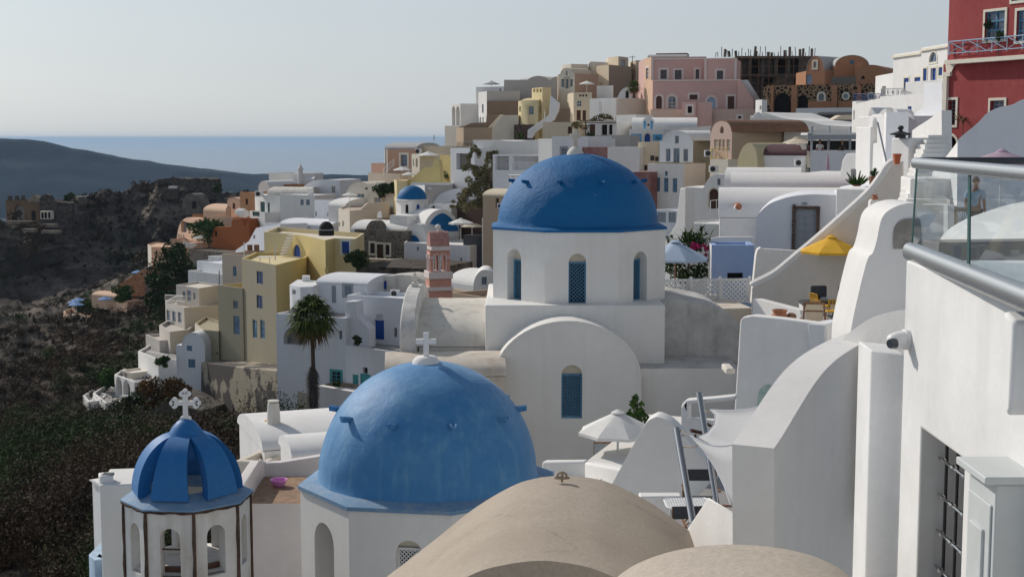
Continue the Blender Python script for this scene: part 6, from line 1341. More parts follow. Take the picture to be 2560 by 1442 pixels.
slab('half_dome_end', None, None, ((1840, 114), (1895, 112)), curve([(1840, 440), (1846, 395), (1857, 369), (1870, 358), (1882, 363), (1892, 385), (1895, 440)], 5), 4, plaster('olive_yellow_plaster', (.52, .46, .28), amt=.5), parent=pr_, bev=.2)
slab('end_arch', None, None, ((1992, 111.5), (2026, 111)), curve([(1990, 362), (2000, 358), (2010, 363), (2022, 388), (2026, 420)], 4) + [(2018, 420), (2012, 388), (2000, 364)], 4, CL, parent=pr_, bev=.02)
aircon('white air conditioner on the grey-white wall under the plum roof', P(1998, 416, 110.5), s=.9)
slab('swept_white_vault', 'long sunlit white swept roof running right of the brown barrel roof', 'roof', ((1860, 150), (2145, 140)), curve([(1830, 306), (1880, 300), (1905, 282), (1920, 284), (1960, 296), (2020, 302), (2060, 312), (2145, 317)], 4) + [(2145, 360), (1830, 360)], 9, W)
slab('vaulted_mound', 'rough white roof mass between chapel vault and brown barrel roof', 'roof', ((1700, 150), (1800, 148)), curve([(1690, 345), (1700, 322), (1740, 318), (1775, 316), (1800, 320)], 4) + [(1800, 360), (1690, 360)], 6, W)
slab('little_bell_gable', 'tiny white bell gable with red cross behind the brown barrel roof', 'gable', ((1874, 148), (1908, 147)), [(1874, 306), (1876, 289), (1882, 292), (1886, 285), (1892, 280), (1898, 285), (1902, 292), (1907, 289), (1908, 306)], .5, W2)
house('white_terrace_wall', 'low white wall before the cream parasols of the restaurant', [(1960, 132), (2140, 130)], 325, 380, W, back=5, par=.1, cat='wall')
for px, py, lb in ((1992, 344, 'cream cafe parasol left of the restaurant canopy'), (2052, 348, 'cream cafe parasol behind the restaurant canopy')): parasol('parasol', lb, P(px, py, 118), 1.7, 2.5, FAB_C)
# restaurant
rs = root('restaurant_canopy', 'white restaurant canopy on grey posts with open dining terrace', 'canopy', P(2080, 400, 106))
mk('roof_slab', MB().box(P(2084, 335, 107.5) , (4.1, 4.4, .16)), WF, rs); mk('fascia', MB().box(P(2084, 341, 105.4), (3.9, .1, .5)), GF, rs)
for x in (2029, 2125): mk('post', MB().box(P(x, 370, 105.6), (.14, .14, 3.2)), GF, rs)
mk('post', MB().box(P(2072, 356, 109), (.14, .14, 2.6)), GF, rs)
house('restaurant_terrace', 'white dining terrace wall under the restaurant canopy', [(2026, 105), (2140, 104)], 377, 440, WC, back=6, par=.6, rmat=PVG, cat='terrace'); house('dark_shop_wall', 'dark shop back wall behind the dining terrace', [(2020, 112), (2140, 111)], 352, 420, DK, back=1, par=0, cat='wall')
parasol('parasol', 'closed mauve parasol standing on the white terrace below the restaurant', P(2070, 376, 90), .16, 1.5, FAB_M, drop=1.15)
# ------------------------------------------------------------------ terraces above the small blue dome
house('peach_block', 'small peach cube wall at the sea end of the salmon house terraces', [(928, 206), (963, 203)], 408, 470, SA, back=5, par=.2)
sh_ = house('salmon_house', 'salmon house with grey vaulted roof and white-framed window facing the sea terraces', [(961, 204), (968, 200), (1038, 197)], 374, 470, SA, back=7, vs=None, par=.1, mats=[CL, SA], wins=[(1002, 387, 1018, 416, 'g', '', CF)])  # cream left corner is sunlight painted into the wall colour
house('grey_vault', 'grey vault roof on the salmon house', [(962, 201), (1040, 198)], 372, 376, GR, back=6, vs=357, cat='roof')
house('beige_terrace_house', 'beige terrace wall block carrying the plain railing above the parasols', [(1036, 200), (1130, 196)], 366, 460, CR, back=6, par=.1, rmat=PVG)
railing('railing', 'plain cream bar railing on the beige terrace block against the sea', [P(1053, 366, 199), P(1130, 366, 196.2)], .85, CF)
aircon('white air conditioner on the beige terrace block', P(1046, 385, 198), s=1.2)
house('cream_wall', 'cream wall with two dark openings beside the upper white parasol', [(1029, 192), (1049, 190)], 385, 450, CL, back=4, par=.1, wins=[(1032, 398, 1035, 415, 'n'), (1039, 396, 1044, 418, 'n', 'a')])
slab('yellow_curved_wall', 'yellow stair wall with rounded rising top and twin-horned pillar', 'wall', ((1013, 184), (1103, 181)), [(1010, 520)] + curve([(1010, 456), (1028, 446), (1044, 433), (1061, 420), (1079, 417), (1083, 404), (1090, 399), (1097, 404), (1101, 445)], 4) + [(1104, 520)], .8, YL)
house('yellow_wall', 'yellow wall with trellis shrub left of the tall white ivy house', [(1099, 186), (1128, 184)], 388, 470, YL, back=4, par=.2)
house('yellow_low_house', 'lower yellow house corner right of the leafy shrubs', [(984, 186), (992, 182), (1018, 183)], 450, 520, YP, back=4, par=.5)
house('beige_terrace_house', 'beige stepped terraces below the salmon house', [(920, 200), (1000, 194)], 432, 520, BG, back=6, par=.3, rmat=PVG)
house('beige_terrace_house', 'small beige lower terrace with white boxes left of the yellow corner', [(940, 190), (992, 187)], 456, 520, CL, back=4, par=.3)
railing('stair_rail', 'white sloping stair railing below the salmon house', [P(959, 438, 195), P(985, 414, 197)], .9, WF)
for px, py, Y, r, lb in ((1071, 379, 190, 1.5, 'highest white parasol above the yellow curved wall'), (1005, 417, 190, 1.25, 'white parasol on the beige stepped terraces'), (1022, 430, 187, 1.0, 'lowest white parasol beside the yellow stair wall')): parasol('parasol', lb, P(px, py, Y), r, 2.4, FAB_W)
kk = house('white_kiosk', 'white flat-roofed kiosk with oval white sign behind the small blue dome', [(1030, 182), (1062, 178), (1130, 178)], 458, 540, GY, back=5, par=.1, rmat=W2, mats=[W2, GY])
trim_strip(kk, 'roof_edge', (1062, 177.95), (1130, 177.95), [(1031, 457, 1131, 463)], W2, .3)
pl = Pl(P(1062, 470, 177.9), P(1130, 470, 177.9)); u, z = pl.uz(1075, 471); mk('oval_sign', MB().add([pl.w(u + .34 * math.cos(t), z + .17 * math.sin(t), .05) for t in np.linspace(0, 2 * math.pi, 21)[:-1]], (tuple(range(20)),)), WF, kk)
slab('white_swept_wall', 'white wall sweeping up behind the small blue dome', 'wall', ((1078, 178), (1150, 175)), [(1070, 560)] + curve([(1070, 509), (1083, 508), (1095, 490), (1112, 480), (1132, 473), (1152, 470)], 4) + [(1152, 560)], 1, WC)
house('white_house', 'tiny white house with dark window right of the small blue drum', [(1072, 173), (1128, 171)], 511, 560, W, back=3, par=.2, wins=[(1079, 515, 1087, 528, 'n')])
parasol('parasol', 'white valanced parasol beside the large blue lunette', P(1152, 546, 160), 1.42, 2.6, FAB_W, valance=.2); parasol('parasol', 'cream parasol partly hidden behind the white valanced one', P(1180, 556, 164), 1.3, 2.4, FAB_C)
house('dark_sofa', 'dark cushioned terrace bench under the white valanced parasol', [(1158, 160), (1198, 159)], 588, 600, FAB_G, back=1.2, par=0, cat='sofa')
house('shuttered_wall', 'white wall with black hinged white shutters left of the big drum', [(1205, 150), (1245, 149)], 545, 640, W, back=3, par=0, wins=[(1213, 556, 1224, 598, 'e'), (1226, 556, 1238, 598, 'e')])
# tall white house with the ivy
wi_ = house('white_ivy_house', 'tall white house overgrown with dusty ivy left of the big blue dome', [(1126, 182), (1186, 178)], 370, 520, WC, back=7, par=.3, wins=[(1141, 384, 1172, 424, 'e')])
hbody(wi_, [(1182, 180), (1300, 177)], 350, 430, W, 4, par=.3)
railing('railing', 'dark ornamental railing left of the white ivy house roof', [P(1143, 370, 181), P(1184, 370, 178)], .72, IR, style='orn')
slab('white_wavy_roof', 'white undulating roof wall above the shaded loggia', 'house', ((1225, 170), (1352, 166)), [(1222, 430)] + curve([(1222, 372), (1240, 352), (1262, 352), (1290, 353), (1310, 352), (1335, 350), (1352, 352)], 4) + [(1352, 388), (1352, 430)], 5, W)
house('white_loggia', 'white loggia with shaded back wall and slim columns behind the ivy', [(1232, 165), (1352, 162)], 386, 430, WC, back=.6, par=0, wins=[(1238, 391, 1272, 425, 'e'), (1281, 391, 1347, 425, 'e'), (1315, 410, 1331, 421, 'n')] [:2])
house('white_house', 'white smooth wall right of the shaded loggia', [(1346, 160), (1452, 154)], 347, 430, W, back=5, par=.2)
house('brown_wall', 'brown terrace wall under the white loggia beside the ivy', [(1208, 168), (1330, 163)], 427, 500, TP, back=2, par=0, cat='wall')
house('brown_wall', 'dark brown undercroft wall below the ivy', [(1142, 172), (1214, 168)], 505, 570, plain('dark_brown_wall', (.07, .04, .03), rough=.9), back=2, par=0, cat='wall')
pg = root('pergola', 'small white timber pergola on the brown terrace left of the big dome', 'pergola', P(1290, 470, 160))
mk('rafter', MB().bar(P(1272, 439, 160), P(1312, 438, 158), .09, 4).bar(P(1272, 441, 162), P(1312, 440, 160), .09, 4), WF, pg)
for px in (1277, 1291, 1305): mk('post', MB().bar(P(px, 440, 160), P(px, 478, 160), .08, 4), WF, pg)
iv = root('ivy', 'dusty sprawling ivy cascade hanging over the white house wall', 'ivy', P(1180, 520, 166))
sp = []
for px, py, r, n in ((1185, 425, .9, 300), (1205, 430, 1.0, 320), (1225, 428, .9, 260), (1245, 426, .7, 140), (1265, 425, .5, 80), (1285, 424, .4, 60), (1190, 445, 1.1, 380), (1212, 450, 1.1, 380), (1185, 468, 1.2, 380), (1205, 475, 1.2, 400), (1222, 465, .9, 260), (1172, 485, 1.1, 330), (1195, 495, 1.2, 360), (1215, 490, .9, 240), (1155, 500, 1.0, 260), (1138, 512, .8, 180), (1165, 515, .9, 220), (1185, 515, .8, 180), (1205, 512, .7, 140), (1160, 420, .6, 120)):
    sp.append(clump(P(px, py, 168 - .012 * (py - 420) * 2), r, n, .8, 6))
for arcp in ([(1172, 415), (1172, 395), (1178, 378), (1188, 370), (1196, 378), (1198, 388)], [(1216, 420), (1218, 400), (1222, 385), (1232, 380), (1244, 384)], [(1222, 386), (1230, 400), (1234, 415)]):
    for (ax, ay), (bx, by) in zip(arcp[:-1], arcp[1:]):
        for t in np.linspace(0, 1, 6): sp.append(clump(P(ax + (bx - ax) * t, ay + (by - ay) * t, 168), .33, 16, 1, 3))
quads_obj('foliage', leaves(np.concatenate(sp), .20, asp=.45), M_IVY, iv); mk('stem', MB().tube([P(1172, 430, 168.2), P(1173, 395, 168.2), P(1186, 371, 168.2)], .06, 5).tube([P(1218, 430, 168.2), P(1219, 395, 168.2), P(1234, 380, 168.2)], .06, 5), M_TRUNK, iv)
tv = house('tan_vault_house', 'tan vaulted house with slit window and flared wall foot left of the big dome', [(1207, 142), (1300, 140)], 490, 600, TA, back=5, vs=472, rmat=CR, wins=[(1239, 496, 1247, 521, 'n')])
aircon('white air conditioner beside the slit window of the tan vault house', P(1252, 522, 139.6), s=.9)

# ------------------------------------------------------------------ right middle: white vaults, terraces, parasols
house('white_vault_house', 'long white vault with rounded left end, third row behind the grey door', [(1812, 84), (1998, 83)], 468, 540, W2, back=5, vs=419)
house('white_vault_house', 'long greyish white vault, second row behind the grey door', [(1829, 76), (2135, 75)], 474, 560, W, back=4.6, vs=432)
house('white_vault_house', 'long white vault with clay pot ornament nearest the lilac wall', [(1799, 67), (2170, 66)], 545, 700, W2, back=5, vs=469)
c = P(1847, 517, 66.8); t = root('clay_ornament', 'brown clay rosette set into the side of the nearest long vault', 'ornament', c); mk('rosette', MB().tube((c + Vector((0, .5, 0)), c + Vector((0, -.03, 0))), [.2, .15], 10), TC, t); mk('rim', MB().tube((c + Vector((0, .3, -.06)), c + Vector((0, 0.02, -.06))), .2, 10), W2, t)
fh = slab('white_door_house', 'white house front with curved roofline and grey double door framed in brown stone', 'house', ((1889, 62), (2165, 61)), [(1884, 780), (1889, 600), (1891, 545), (1896, 534)] + curve([(1896, 534), (1920, 512), (1950, 499), (1985, 490), (2030, 486), (2065, 487), (2088, 488)], 4) + curve([(2090, 488), (2110, 476), (2150, 469), (2190, 460)], 3) + [(2210, 780)], 5, WC, wins=[(1984, 520, 2045, 660, 'q')], trim=None)
plf = o_pl[fh.name]; ua, za = plf.uz(1978, 660); ub, zb = plf.uz(2050, 517); mb = MB(); rz = math.atan2(plf.U.y, plf.U.x); rr = random.Random(3)
for sd in (0, 1):
    z = za
    while z < zb: hh = rr.uniform(.14, .26); mb.box(plf.w(ua + .07 if sd == 0 else ub - .07, z + hh / 2, .03), (.15 + rr.uniform(-.02, .02), .12, hh - .015), rz); z += hh
for k in range(5): mb.box(plf.w(ua + (ub - ua) * (k + .5) / 5, zb - .04, .03), ((ub - ua) / 5 - .012, .12, .12), rz)
mk('stone_surround', mb, plain('brown_volcanic_trim', (.11, .075, .06), rough=.9, var=.35, scale=6), fh)
u, z = plf.uz(2012, 509); mk('oval_sign', MB().add([plf.w(u + .13 * math.cos(t), z + .065 * math.sin(t), .04) for t in np.linspace(0, 2 * math.pi, 17)[:-1]], (tuple(range(16)),)), GF, fh)
house('lilac_wall_house', 'lilac-blue painted house wall with white left edge and dark opening', [(1771, 61), (1779, 59), (1886, 59)], 604, 760, LI, back=None, par=.3, rmat=W2, mats=[W2, LI], wins=[(1818, 682, 1858, 698, 'n')])
slab('lilac_wall_coping', 'white raised rim wall on top of the lilac wall', 'wall', ((1772, 62), (1886, 62)), [(1772, 606), (1776, 597), (1800, 592), (1884, 592), (1884, 606)], .25, W2, bev=.04)
slab('low_white_wall', 'low white wall with rounded post below the grey double door', 'wall', ((1884, 55), (2010, 55)), [(1878, 760), (1884, 700), (1890, 640), (1894, 624), (1902, 618), (1910, 622), (2010, 628), (2010, 760)], .4, W2)
dw = slab('diagonal_parapet_wall', 'shaded pinkish white terrace wall with long diagonal sunlit coping', 'wall', ((1884, 52), (2240, 50)), [(1876, 860), (1880, 720), (1888, 710)] + curve([(1888, 710), (1915, 697), (1945, 680), (1992, 641), (2045, 597), (2110, 540), (2175, 480), (2206, 440), (2222, 415), (2236, 404)], 4) + [(2256, 404), (2258, 600), (2250, 860)], .35, plaster('warm_shaded_limewash', (.70, .66, .61), amt=.3), keep=True)
pld = o_pl[dw.name]; mk('coping', MB().tube([pld.w(*pld.uz(*v), -.17) for v in curve([(1882, 716), (1888, 710), (1915, 697), (1945, 680), (1992, 641), (2045, 597), (2110, 540), (2175, 480), (2206, 440), (2222, 415), (2236, 404)], 3)], .2, 8), W2, dw)
house('terrace_floor', 'grey paved terrace floor with the sofa and yellow chairs', [(1876, 44), (2190, 41)], 823, 1500, W2, back=8, par=0, rmat=PVG, cat='terrace')
slab('inner_terrace_wall', 'low white wall sloping down behind the deck chair', 'wall', ((1885, 47), (2000, 44.5)), [(1880, 830), (1882, 746), (1892, 748), (2000, 776), (2010, 830)], .3, W2)
tw = slab('white_terrace_wall', 'big smooth white terrace wall with rounded corner and small arched niche', 'wall', ((1836, 40), (2066, 38.6)), [(1826, 1180), (1838, 990), (1850, 800), (1858, 792), (1880, 789), (1960, 797), (2040, 808), (2066, 812), (2076, 1180)], .45, W2, bev=.12, seg=4, keep=True)
plt_ = o_pl[tw.name]; q = [plt_.uz(*v) for v in curve([(1894, 1040), (1896, 985), (1908, 966), (1924, 960), (1942, 968), (1956, 990), (1958, 1040)], 4)]; mk('niche', MB().poly([plt_.w(u, z, .015) for u, z in q]), plain('pale_green_glass', (.42, .55, .49), rough=.3), tw)
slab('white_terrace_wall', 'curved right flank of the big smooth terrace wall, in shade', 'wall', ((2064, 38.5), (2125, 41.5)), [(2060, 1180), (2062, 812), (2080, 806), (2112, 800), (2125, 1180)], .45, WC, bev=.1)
c = P(1835, 922, 41); house('stone_spout', 'small whitewashed roof spout left of the big terrace wall', [(1816, 41), (1838, 41)], 921, 934, WD, back=1.0, par=0, cat='spout')
FLZ = -6.15
def on(px, py, Y, z=FLZ): p = P(px, py, Y); return Vector((p.x, Y, z))
c = on(1949, 790, 42.2); t = tag(mk('terracotta_pot', MB().lathe([(.2, 0), (.3, .25), (.33, .5), (.28, .75), (.2, .86), (.19, .9), (.23, .93), (.23, .97), (.18, .97), (.16, .88), (.004, .86)], c, 28), TC), 'big rounded terracotta jar on the white terrace', 'jar')
# deck chair
dc = root('deck_chair', 'teak deck chair with cream canvas, seen from behind on the white terrace', 'deck chair', on(2035, 800, 42.4))
def dcp(x, y, z): b = BASE[dc.name]; a = R_(-14); return b + Vector((x * math.cos(a) - y * math.sin(a), x * math.sin(a) + y * math.cos(a), z))
for s in (-1, 1):
    mk('back_leg', MB().bar(dcp(s * .36, .75, .02), dcp(s * .29, -.15, 1.18), .028, 6), WM, dc); mk('front_leg', MB().bar(dcp(s * .33, -.3, .02), dcp(s * .33, .65, .55), .026, 6), WM, dc)
    mk('arm', MB().box(dcp(s * .4, .2, .62), (.08, .6, .03), R_(-14)), WM, dc)
mk('top_rail', MB().bar(dcp(-.3, -.15, 1.16), dcp(.3, -.15, 1.16), .04, 6), WM, dc); mk('cross_rail', MB().bar(dcp(-.33, .0, .9), dcp(.33, .0, .9), .025, 6), WM, dc)
mb = MB(); pr = [dcp(0, -.12 + .75 * t, 1.12 - .85 * t - .14 * math.sin(math.pi * t)) for t in np.linspace(0, 1, 9)]; sx = dcp(.25, 0, 0) - dcp(0, 0, 0)
for a, b in zip(pr[:-1], pr[1:]): mb.quad(a - sx, a + sx, b + sx, b - sx)
mk('canvas_seat', mb, FAB_C, dc, sm=60)
sf = root('corner_sofa', 'built-in charcoal cushioned corner sofa against the shaded terrace wall', 'sofa', on(2050, 770, 49))
mk('seat_cushion', MB().box(on(2022, 760, 48.6, -5.72), (.55, .9, .14)), FAB_G, sf, bev=.04); mk('seat_cushion', MB().box(on(2095, 760, 49, -5.72), (1.4, .7, .14)), FAB_G, sf, bev=.04); mk('base', MB().box(on(2070, 760, 49.1, -5.95), (1.9, .7, .36)), W2, sf)
for px, Y, w in ((2046, 49.3, .58), (2112, 49.2, .5)): mk('back_cushion', MB().box(on(px, 740, Y, -5.42), (w, .16, .46), R_(4)), FAB_G, sf, bev=.06)
def ychair(label, pos, rz):
    rt = root('armchair', label, 'chair', pos, 'yellow woven chairs'); p = Vector(pos); M3 = Matrix.Rotation(rz, 3, 'Z'); w = lambda x, y, z: p + M3 @ Vector((x, y, z))
    mk('seat', MB().box(w(0, 0, .43), (.46, .44, .04), rz), FAB_Y, rt, bev=.01); mb = MB(); 
    for i in range(9): x = -.2 + .05 * i; mb.bar(w(x, -.2, .45), w(x * 1.05, -.27, .84), .009, 4)
    mk('back_slats', mb, FAB_Y, rt)
    mk('back_frame', MB().tube((w(-.23, -.2, .42), w(-.24, -.28, .86), w(0, -.3, .88), w(.24, -.28, .86), w(.23, -.2, .42)), .014, 5), FAB_Y, rt)
    for s in (-1, 1): mk('arm', MB().tube((w(s * .24, -.25, .66), w(s * .3, -.05, .66), w(s * .3, .15, .62), w(s * .24, .2, .43)), .013, 5), FAB_Y, rt)
    for k in range(4): a = math.pi / 4 + k * math.pi / 2; mk('leg', MB().bar(w(0, 0, .3), w(.24 * math.cos(a), .24 * math.sin(a), 0), .014, 5), IR, rt)
    mk('pedestal', MB().bar(w(0, 0, .28), w(0, 0, .42), .02, 6), IR, rt)
ychair('yellow slatted armchair with its back to the viewer, on black swivel legs', on(2083, 770, 46.2), 0.05); ychair('yellow armchair turned sideways in front of the charcoal cushion', on(2050, 770, 47.6), R_(-70))
def rtable(label, pos, r, h, mat, rt_name='round_table'):
    rt = root(rt_name, label, 'table', pos); p = Vector(pos); mk('tabletop', MB().lathe([(.004, h - .03), (r, h - .03), (r, h), (.004, h)], p, 28), mat, rt)
    for k in range(3): a = k * 2.094; mk('leg', MB().bar(p + Vector((.1 * math.cos(a), .1 * math.sin(a), h - .02)), p + Vector((r * .8 * math.cos(a), r * .8 * math.sin(a), 0)), .014, 5), WF if mat is not GL2 else IR, rt)
rtable('round grey glass table between the two yellow armchairs', on(2078, 760, 47.4), .36, .73, GL2); rtable('small round white side table at the right end of the terrace wall', on(2106, 780, 43), .2, .52, WF)
yp = parasol('parasol', 'bright yellow parasol mounted on the shaded diagonal wall', P(2078, 591, 50), 1.14, .72, FAB_Y, drop=.52)
mk('bracket', MB().bar(P(2060, 636, 50), P(2060, 648, 50.8), .025, 5).bar(P(2078, 640, 50), P(2118, 634, 50.8), .025, 5).bar(P(2060, 640, 50), P(2100, 638, 50), .02, 5), CF, yp)
house('towel_box', 'small stack of folded brown wood and towels beside the terracotta jar', [(1974, 42), (1992, 42)], 785, 800, WM, back=.4, par=0, cat='stool')
# lattice fence, blue parasol and planting
lf = root('lattice_fence', 'white wooden lattice fence of three panels below the lilac wall', 'fence', P(1770, 758, 56)); pl = Pl(P(1655, 720, 56), P(1880, 720, 56.4)); u1 = pl.uz(1878, 720)[1]
zt_, zb_ = pl.uz(1770, 697)[1], pl.uz(1770, 757)[1]; us = [pl.uz(x, 720)[0] for x in (1656, 1727, 1800, 1874)]
for k in range(3): lattice(pl, us[k] + .02, zb_, us[k + 1] - .02, zt_, 0, WF, lf, .19, .058, .07, 'lattice_panel')
for u in us: mk('post', MB().box(pl.w(u, (zt_ + zb_) / 2 + .03, .02), (.09, .09, zt_ - zb_ + .12)), WF, lf)
house('terrace_ledge', 'stained flat roof ledge carrying the white lattice fence', [(1655, 53), (1885, 53.5)], 774, 900, SV, back=5, par=0, cat='roof')
parasol('parasol', 'pale blue parasol on a wooden pole behind the lattice fence', P(1689, 603, 58), 1.42, 2.3, FAB_B, pole=WM, drop=.72, group='parasols on the terraces')
bg = root('bougainvillea', 'leafy green shrub with magenta blossoms behind the pale blue parasol', 'shrub', P(1715, 700, 62)); ce = []
for px, py, r, n in ((1690, 665, .9, 420), (1730, 660, .9, 420), (1755, 680, .6, 200), (1700, 605, .6, 160), (1745, 600, .6, 160)): ce.append(clump(P(px, py, 61), r, n, 1, 7))
quads_obj('foliage', leaves(np.concatenate(ce), .11, asp=.4), M_LEAFD, bg)
q = []
for k in range(150):
    b = P(1735 + rng.normal() * 16, 612 + rng.normal() * 5, 61); an = rng.random() * 6.28; L_ = .5 + .55 * rng.random(); d = Vector((math.cos(an), math.sin(an) * .6, .25 + .75 * rng.random())); tip = b + d * L_ + Vector((0, 0, -.15)); m_ = b + d * L_ * .55 + Vector((0, 0, .06)); s = d.cross(Vector((0, 0, 1))).normalized() * .035
    q += [b - s * .4, m_ - s, m_ + s, b + s * .4, m_ - s, tip, tip, m_ + s]
quads_obj('long_leaves', np.array([tuple(v) for v in q]), M_LEAF, bg)
quads_obj('blossom', leaves(np.concatenate([clump(P(1742, 616, 60.3), .34, 110, .8, 5), clump(P(1768, 622, 60.3), .25, 70, 1, 4), clump(P(1764, 640, 60.3), .2, 40, 1, 3)]), .06, asp=.7), M_FLOW, bg); mk('stem', MB().bar(P(1715, 705, 61), P(1730, 610, 61), .05, 5), M_TRUNK, bg)
sc2 = slab('small_white_chapel', 'small white chapel-like house with round gable and arched brown door', 'house', ((1698, 108), (1812, 106)), [(1690, 720), (1697, 560), (1704, 476), (1712, 467), (1758, 470), (1762, 463), (1764, 458)] + curve([(1764, 458), (1772, 446), (1785, 437), (1796, 436), (1808, 446), (1816, 462)], 4) + [(1826, 720)], 5, W, wins=[(1793, 447, 1801, 463, 'x'), (1772, 472, 1797, 522, 'd', 'a', CL)])
railing('railing', 'white wooden railing beside the arched brown door', [P(1776, 527, 104), P(1806, 524, 104)], .75, WF, n=2)
slab('white_sloping_wall', 'sunlit white sloping wall foot right of the big dome drum', 'wall', ((1655, 96), (1712, 94)), [(1645, 720), (1662, 606), (1690, 560), (1700, 470), (1714, 470), (1712, 720)], .8, W2)
house('white_house', 'pale white house wall above the blue parasol shrub', [(1712, 98), (1812, 96)], 556, 720, W, back=4, par=.1)
# swept upper terraces left of the chimney
house('white_terrace_wall', 'white low terrace front with flowerpots left of the hat-cowl chimney', [(2090, 60), (2215, 58)], 470, 560, W2, back=4, par=0, vs=None, cat='terrace')
house('grey_step', 'dark grey step behind the flowerpots', [(2126, 68), (2215, 67)], 422, 445, plain('grey_cement', (.25, .25, .25), rough=.9), back=3, par=0, cat='step')  # even cement grey
house('white_terrace_wall', 'white flat terrace edge in front of the closed mauve parasol', [(2000, 80), (2215, 78)], 433, 480, W2, back=6, par=0, cat='terrace')
def cactus(label, base, n, h):
    rt = root('cactus', label, 'cactus', base); b = Vector(base); mb = MB()
    for k in range(n):
        a = k * 2.4; L_ = h * (.5 + .5 * rng.random()); d = Vector((math.cos(a) * .8, math.sin(a) * .5, .35 + .6 * rng.random())); mb.tube([b + Vector((0, 0, .08)), b + d * L_ * .5, b + d * L_ + Vector((0, 0, .1 * L_))], [.03, .05, .02], 6)
    mk('stems', mb, M_LEAF, rt); mk('dish', MB().lathe([(.12, 0), (.22, .06), (.2, .07), (.004, .05)], b, 16), TC, rt)
cactus('sprawling green cactus in a shallow dish on the white terrace edge', P(2142, 466, 58), 22, .7)
pb = root('planter_box', 'brown wooden planter box with leafy herbs beside the cactus', 'planter', P(2190, 467, 57.5)); b = BASE[pb.name]
mb = MB(); a0 = [(-.22, -.15, 0), (.22, -.15, 0), (.22, .15, 0), (-.22, .15, 0), (-.27, -.18, .42), (.27, -.18, .42), (.27, .18, .42), (-.27, .18, .42)]; mb.add([b + Vector(v) for v in a0], ((0, 1, 5, 4), (1, 2, 6, 5), (2, 3, 7, 6), (3, 0, 4, 7), (4, 5, 6, 7), (3, 2, 1, 0)))
for z in (.05, .19, .33): mb.box(b + Vector((0, -.175 - z * .06, z)), (.47 + z * .1, .03, .11))
mk('box', mb, plain('weathered_orange_wood', (.26, .13, .07), rough=.8, var=.3, scale=12), pb); quads_obj('herbs', leaves(clump(b + Vector((.02, 0, .6)), .26, 260, .9, 6), .055, asp=.5), M_LEAF, pb)
# hat-cowl chimney, pot, leaning pole, stairs
hc = house('white_chimney_block', 'white chimney block with black hat-shaped cowl beside the stairs', [(2229, 54), (2274, 53)], 345, 520, W2, back=1.0, par=0, cat='chimney'); c = P(2251, 344, 53.4)
mk('cowl', MB().lathe([(.2, -.02), (.2, .08), (.38, .1), (.4, .14), (.2, .2), (.08, .24), (.07, .29), (.11, .32), (.12, .38), (.08, .44), (.004, .45)], c, 18), IR, hc)
pp = tag(mk('flower_pot', MB().lathe([(.1, 0), (.16, .3), (.18, .3), (.18, .37), (.15, .37), (.13, .1), (.004, .1)], P(2242, 411, 49.6), 4, .78), plain('bright_terracotta', (.42, .10, .035), rough=.7)), 'square orange flower pot on the diagonal wall below the hat-cowl chimney', 'flower pot')
tag(mk('leaning_pole', MB().bar(P(2194, 306, 56), P(2219, 418, 55.5), .035, 6), GF), 'slim grey metal pole leaning left of the hat-cowl chimney', 'pole')
slab('white_arch_wall', 'tall white wall with sunlit arched recess left of the leaning pole', 'wall', ((2172, 66), (2214, 64)), [(2168, 440), (2172, 300), (2178, 288), (2200, 284), (2214, 300), (2216, 440)], 1.5, W2, wins=[(2181, 296, 2193, 358, 'e', 'a')])
house('white_block', 'white block wall with rounded top left of the arched recess', [(2140, 68), (2177, 66)], 318, 430, W2, back=2, par=0, cat='wall')
slab('white_stub_wall', 'short white rounded stub wall beside the grey step', 'wall', ((2100, 70), (2150, 69)), [(2098, 440), (2106, 400), (2116, 384), (2146, 382), (2150, 440)], 1, W2)
house('white_box_wall', 'white box-shaped wall with cream sunlit left side behind the hat cowl', [(2206, 68), (2216, 62), (2272, 61)], 286, 400, WC, back=None, par=.1, mats=[W2, WC])
st3 = root('outdoor_stair', 'wide white stairs climbing between chimney block and red house', 'stairs', P(2300, 510, 42)); N = 15
for k in range(N):
    y_ = 512 - (512 - 338) * (k / (N - 1)) ** .95; Yk = 42.5 + 11.0 * k / (N - 1); a, b = P(2262 + 4.2 * k, y_, Yk), P(2352, y_, Yk); mk('step', MB().box(((a.x + b.x) / 2 + .15, Yk + .5, a.z - .6), (b.x - a.x + .3, 1.0, 1.2)), W, st3, bev=.03)
slab('stair_side_wall', 'sunlit cream-white wall rising along the stairs to the red house', 'wall', ((2254, 62), (2352, 55.5)), [(2250, 560), (2256, 345), (2272, 332), (2292, 318), (2320, 300), (2354, 276), (2356, 560)], .4, W2)
house('white_wall', 'smooth white stair flank below the hat-cowl chimney', [(2252, 47), (2276, 44)], 440, 600, W2, back=3, par=0, cat='wall')
# small pieces near the diagonal parapet
slab('small_chimney', 'slim white chimney with brown pot on top beside the diagonal coping', 'chimney', ((2172, 47), (2200, 47)), [(2166, 620), (2176, 503), (2180, 499), (2196, 499), (2199, 620)], .3, W2); c = P(2187, 499, 47.1); tag(mk('chimney_pot', MB().lathe([(.1, 0), (.13, .05), (.07, .1), (.11, .16), (.004, .17)], c, 10), TC), 'broken brown clay pot on the slim white chimney', 'chimney pot')
slab('white_finger_post', 'rounded white finger-shaped post before the long vault', 'post', ((2138, 60), (2152, 60)), [(2137, 560), (2139, 490), (2144, 477), (2149, 484), (2152, 560)], .3, W2)
parasol('parasol', 'closed white parasol leaning behind the swept white wall', P(2168, 566, 40), .17, 1.6, FAB_W, drop=1.3, tilt=(R_(0), 0))
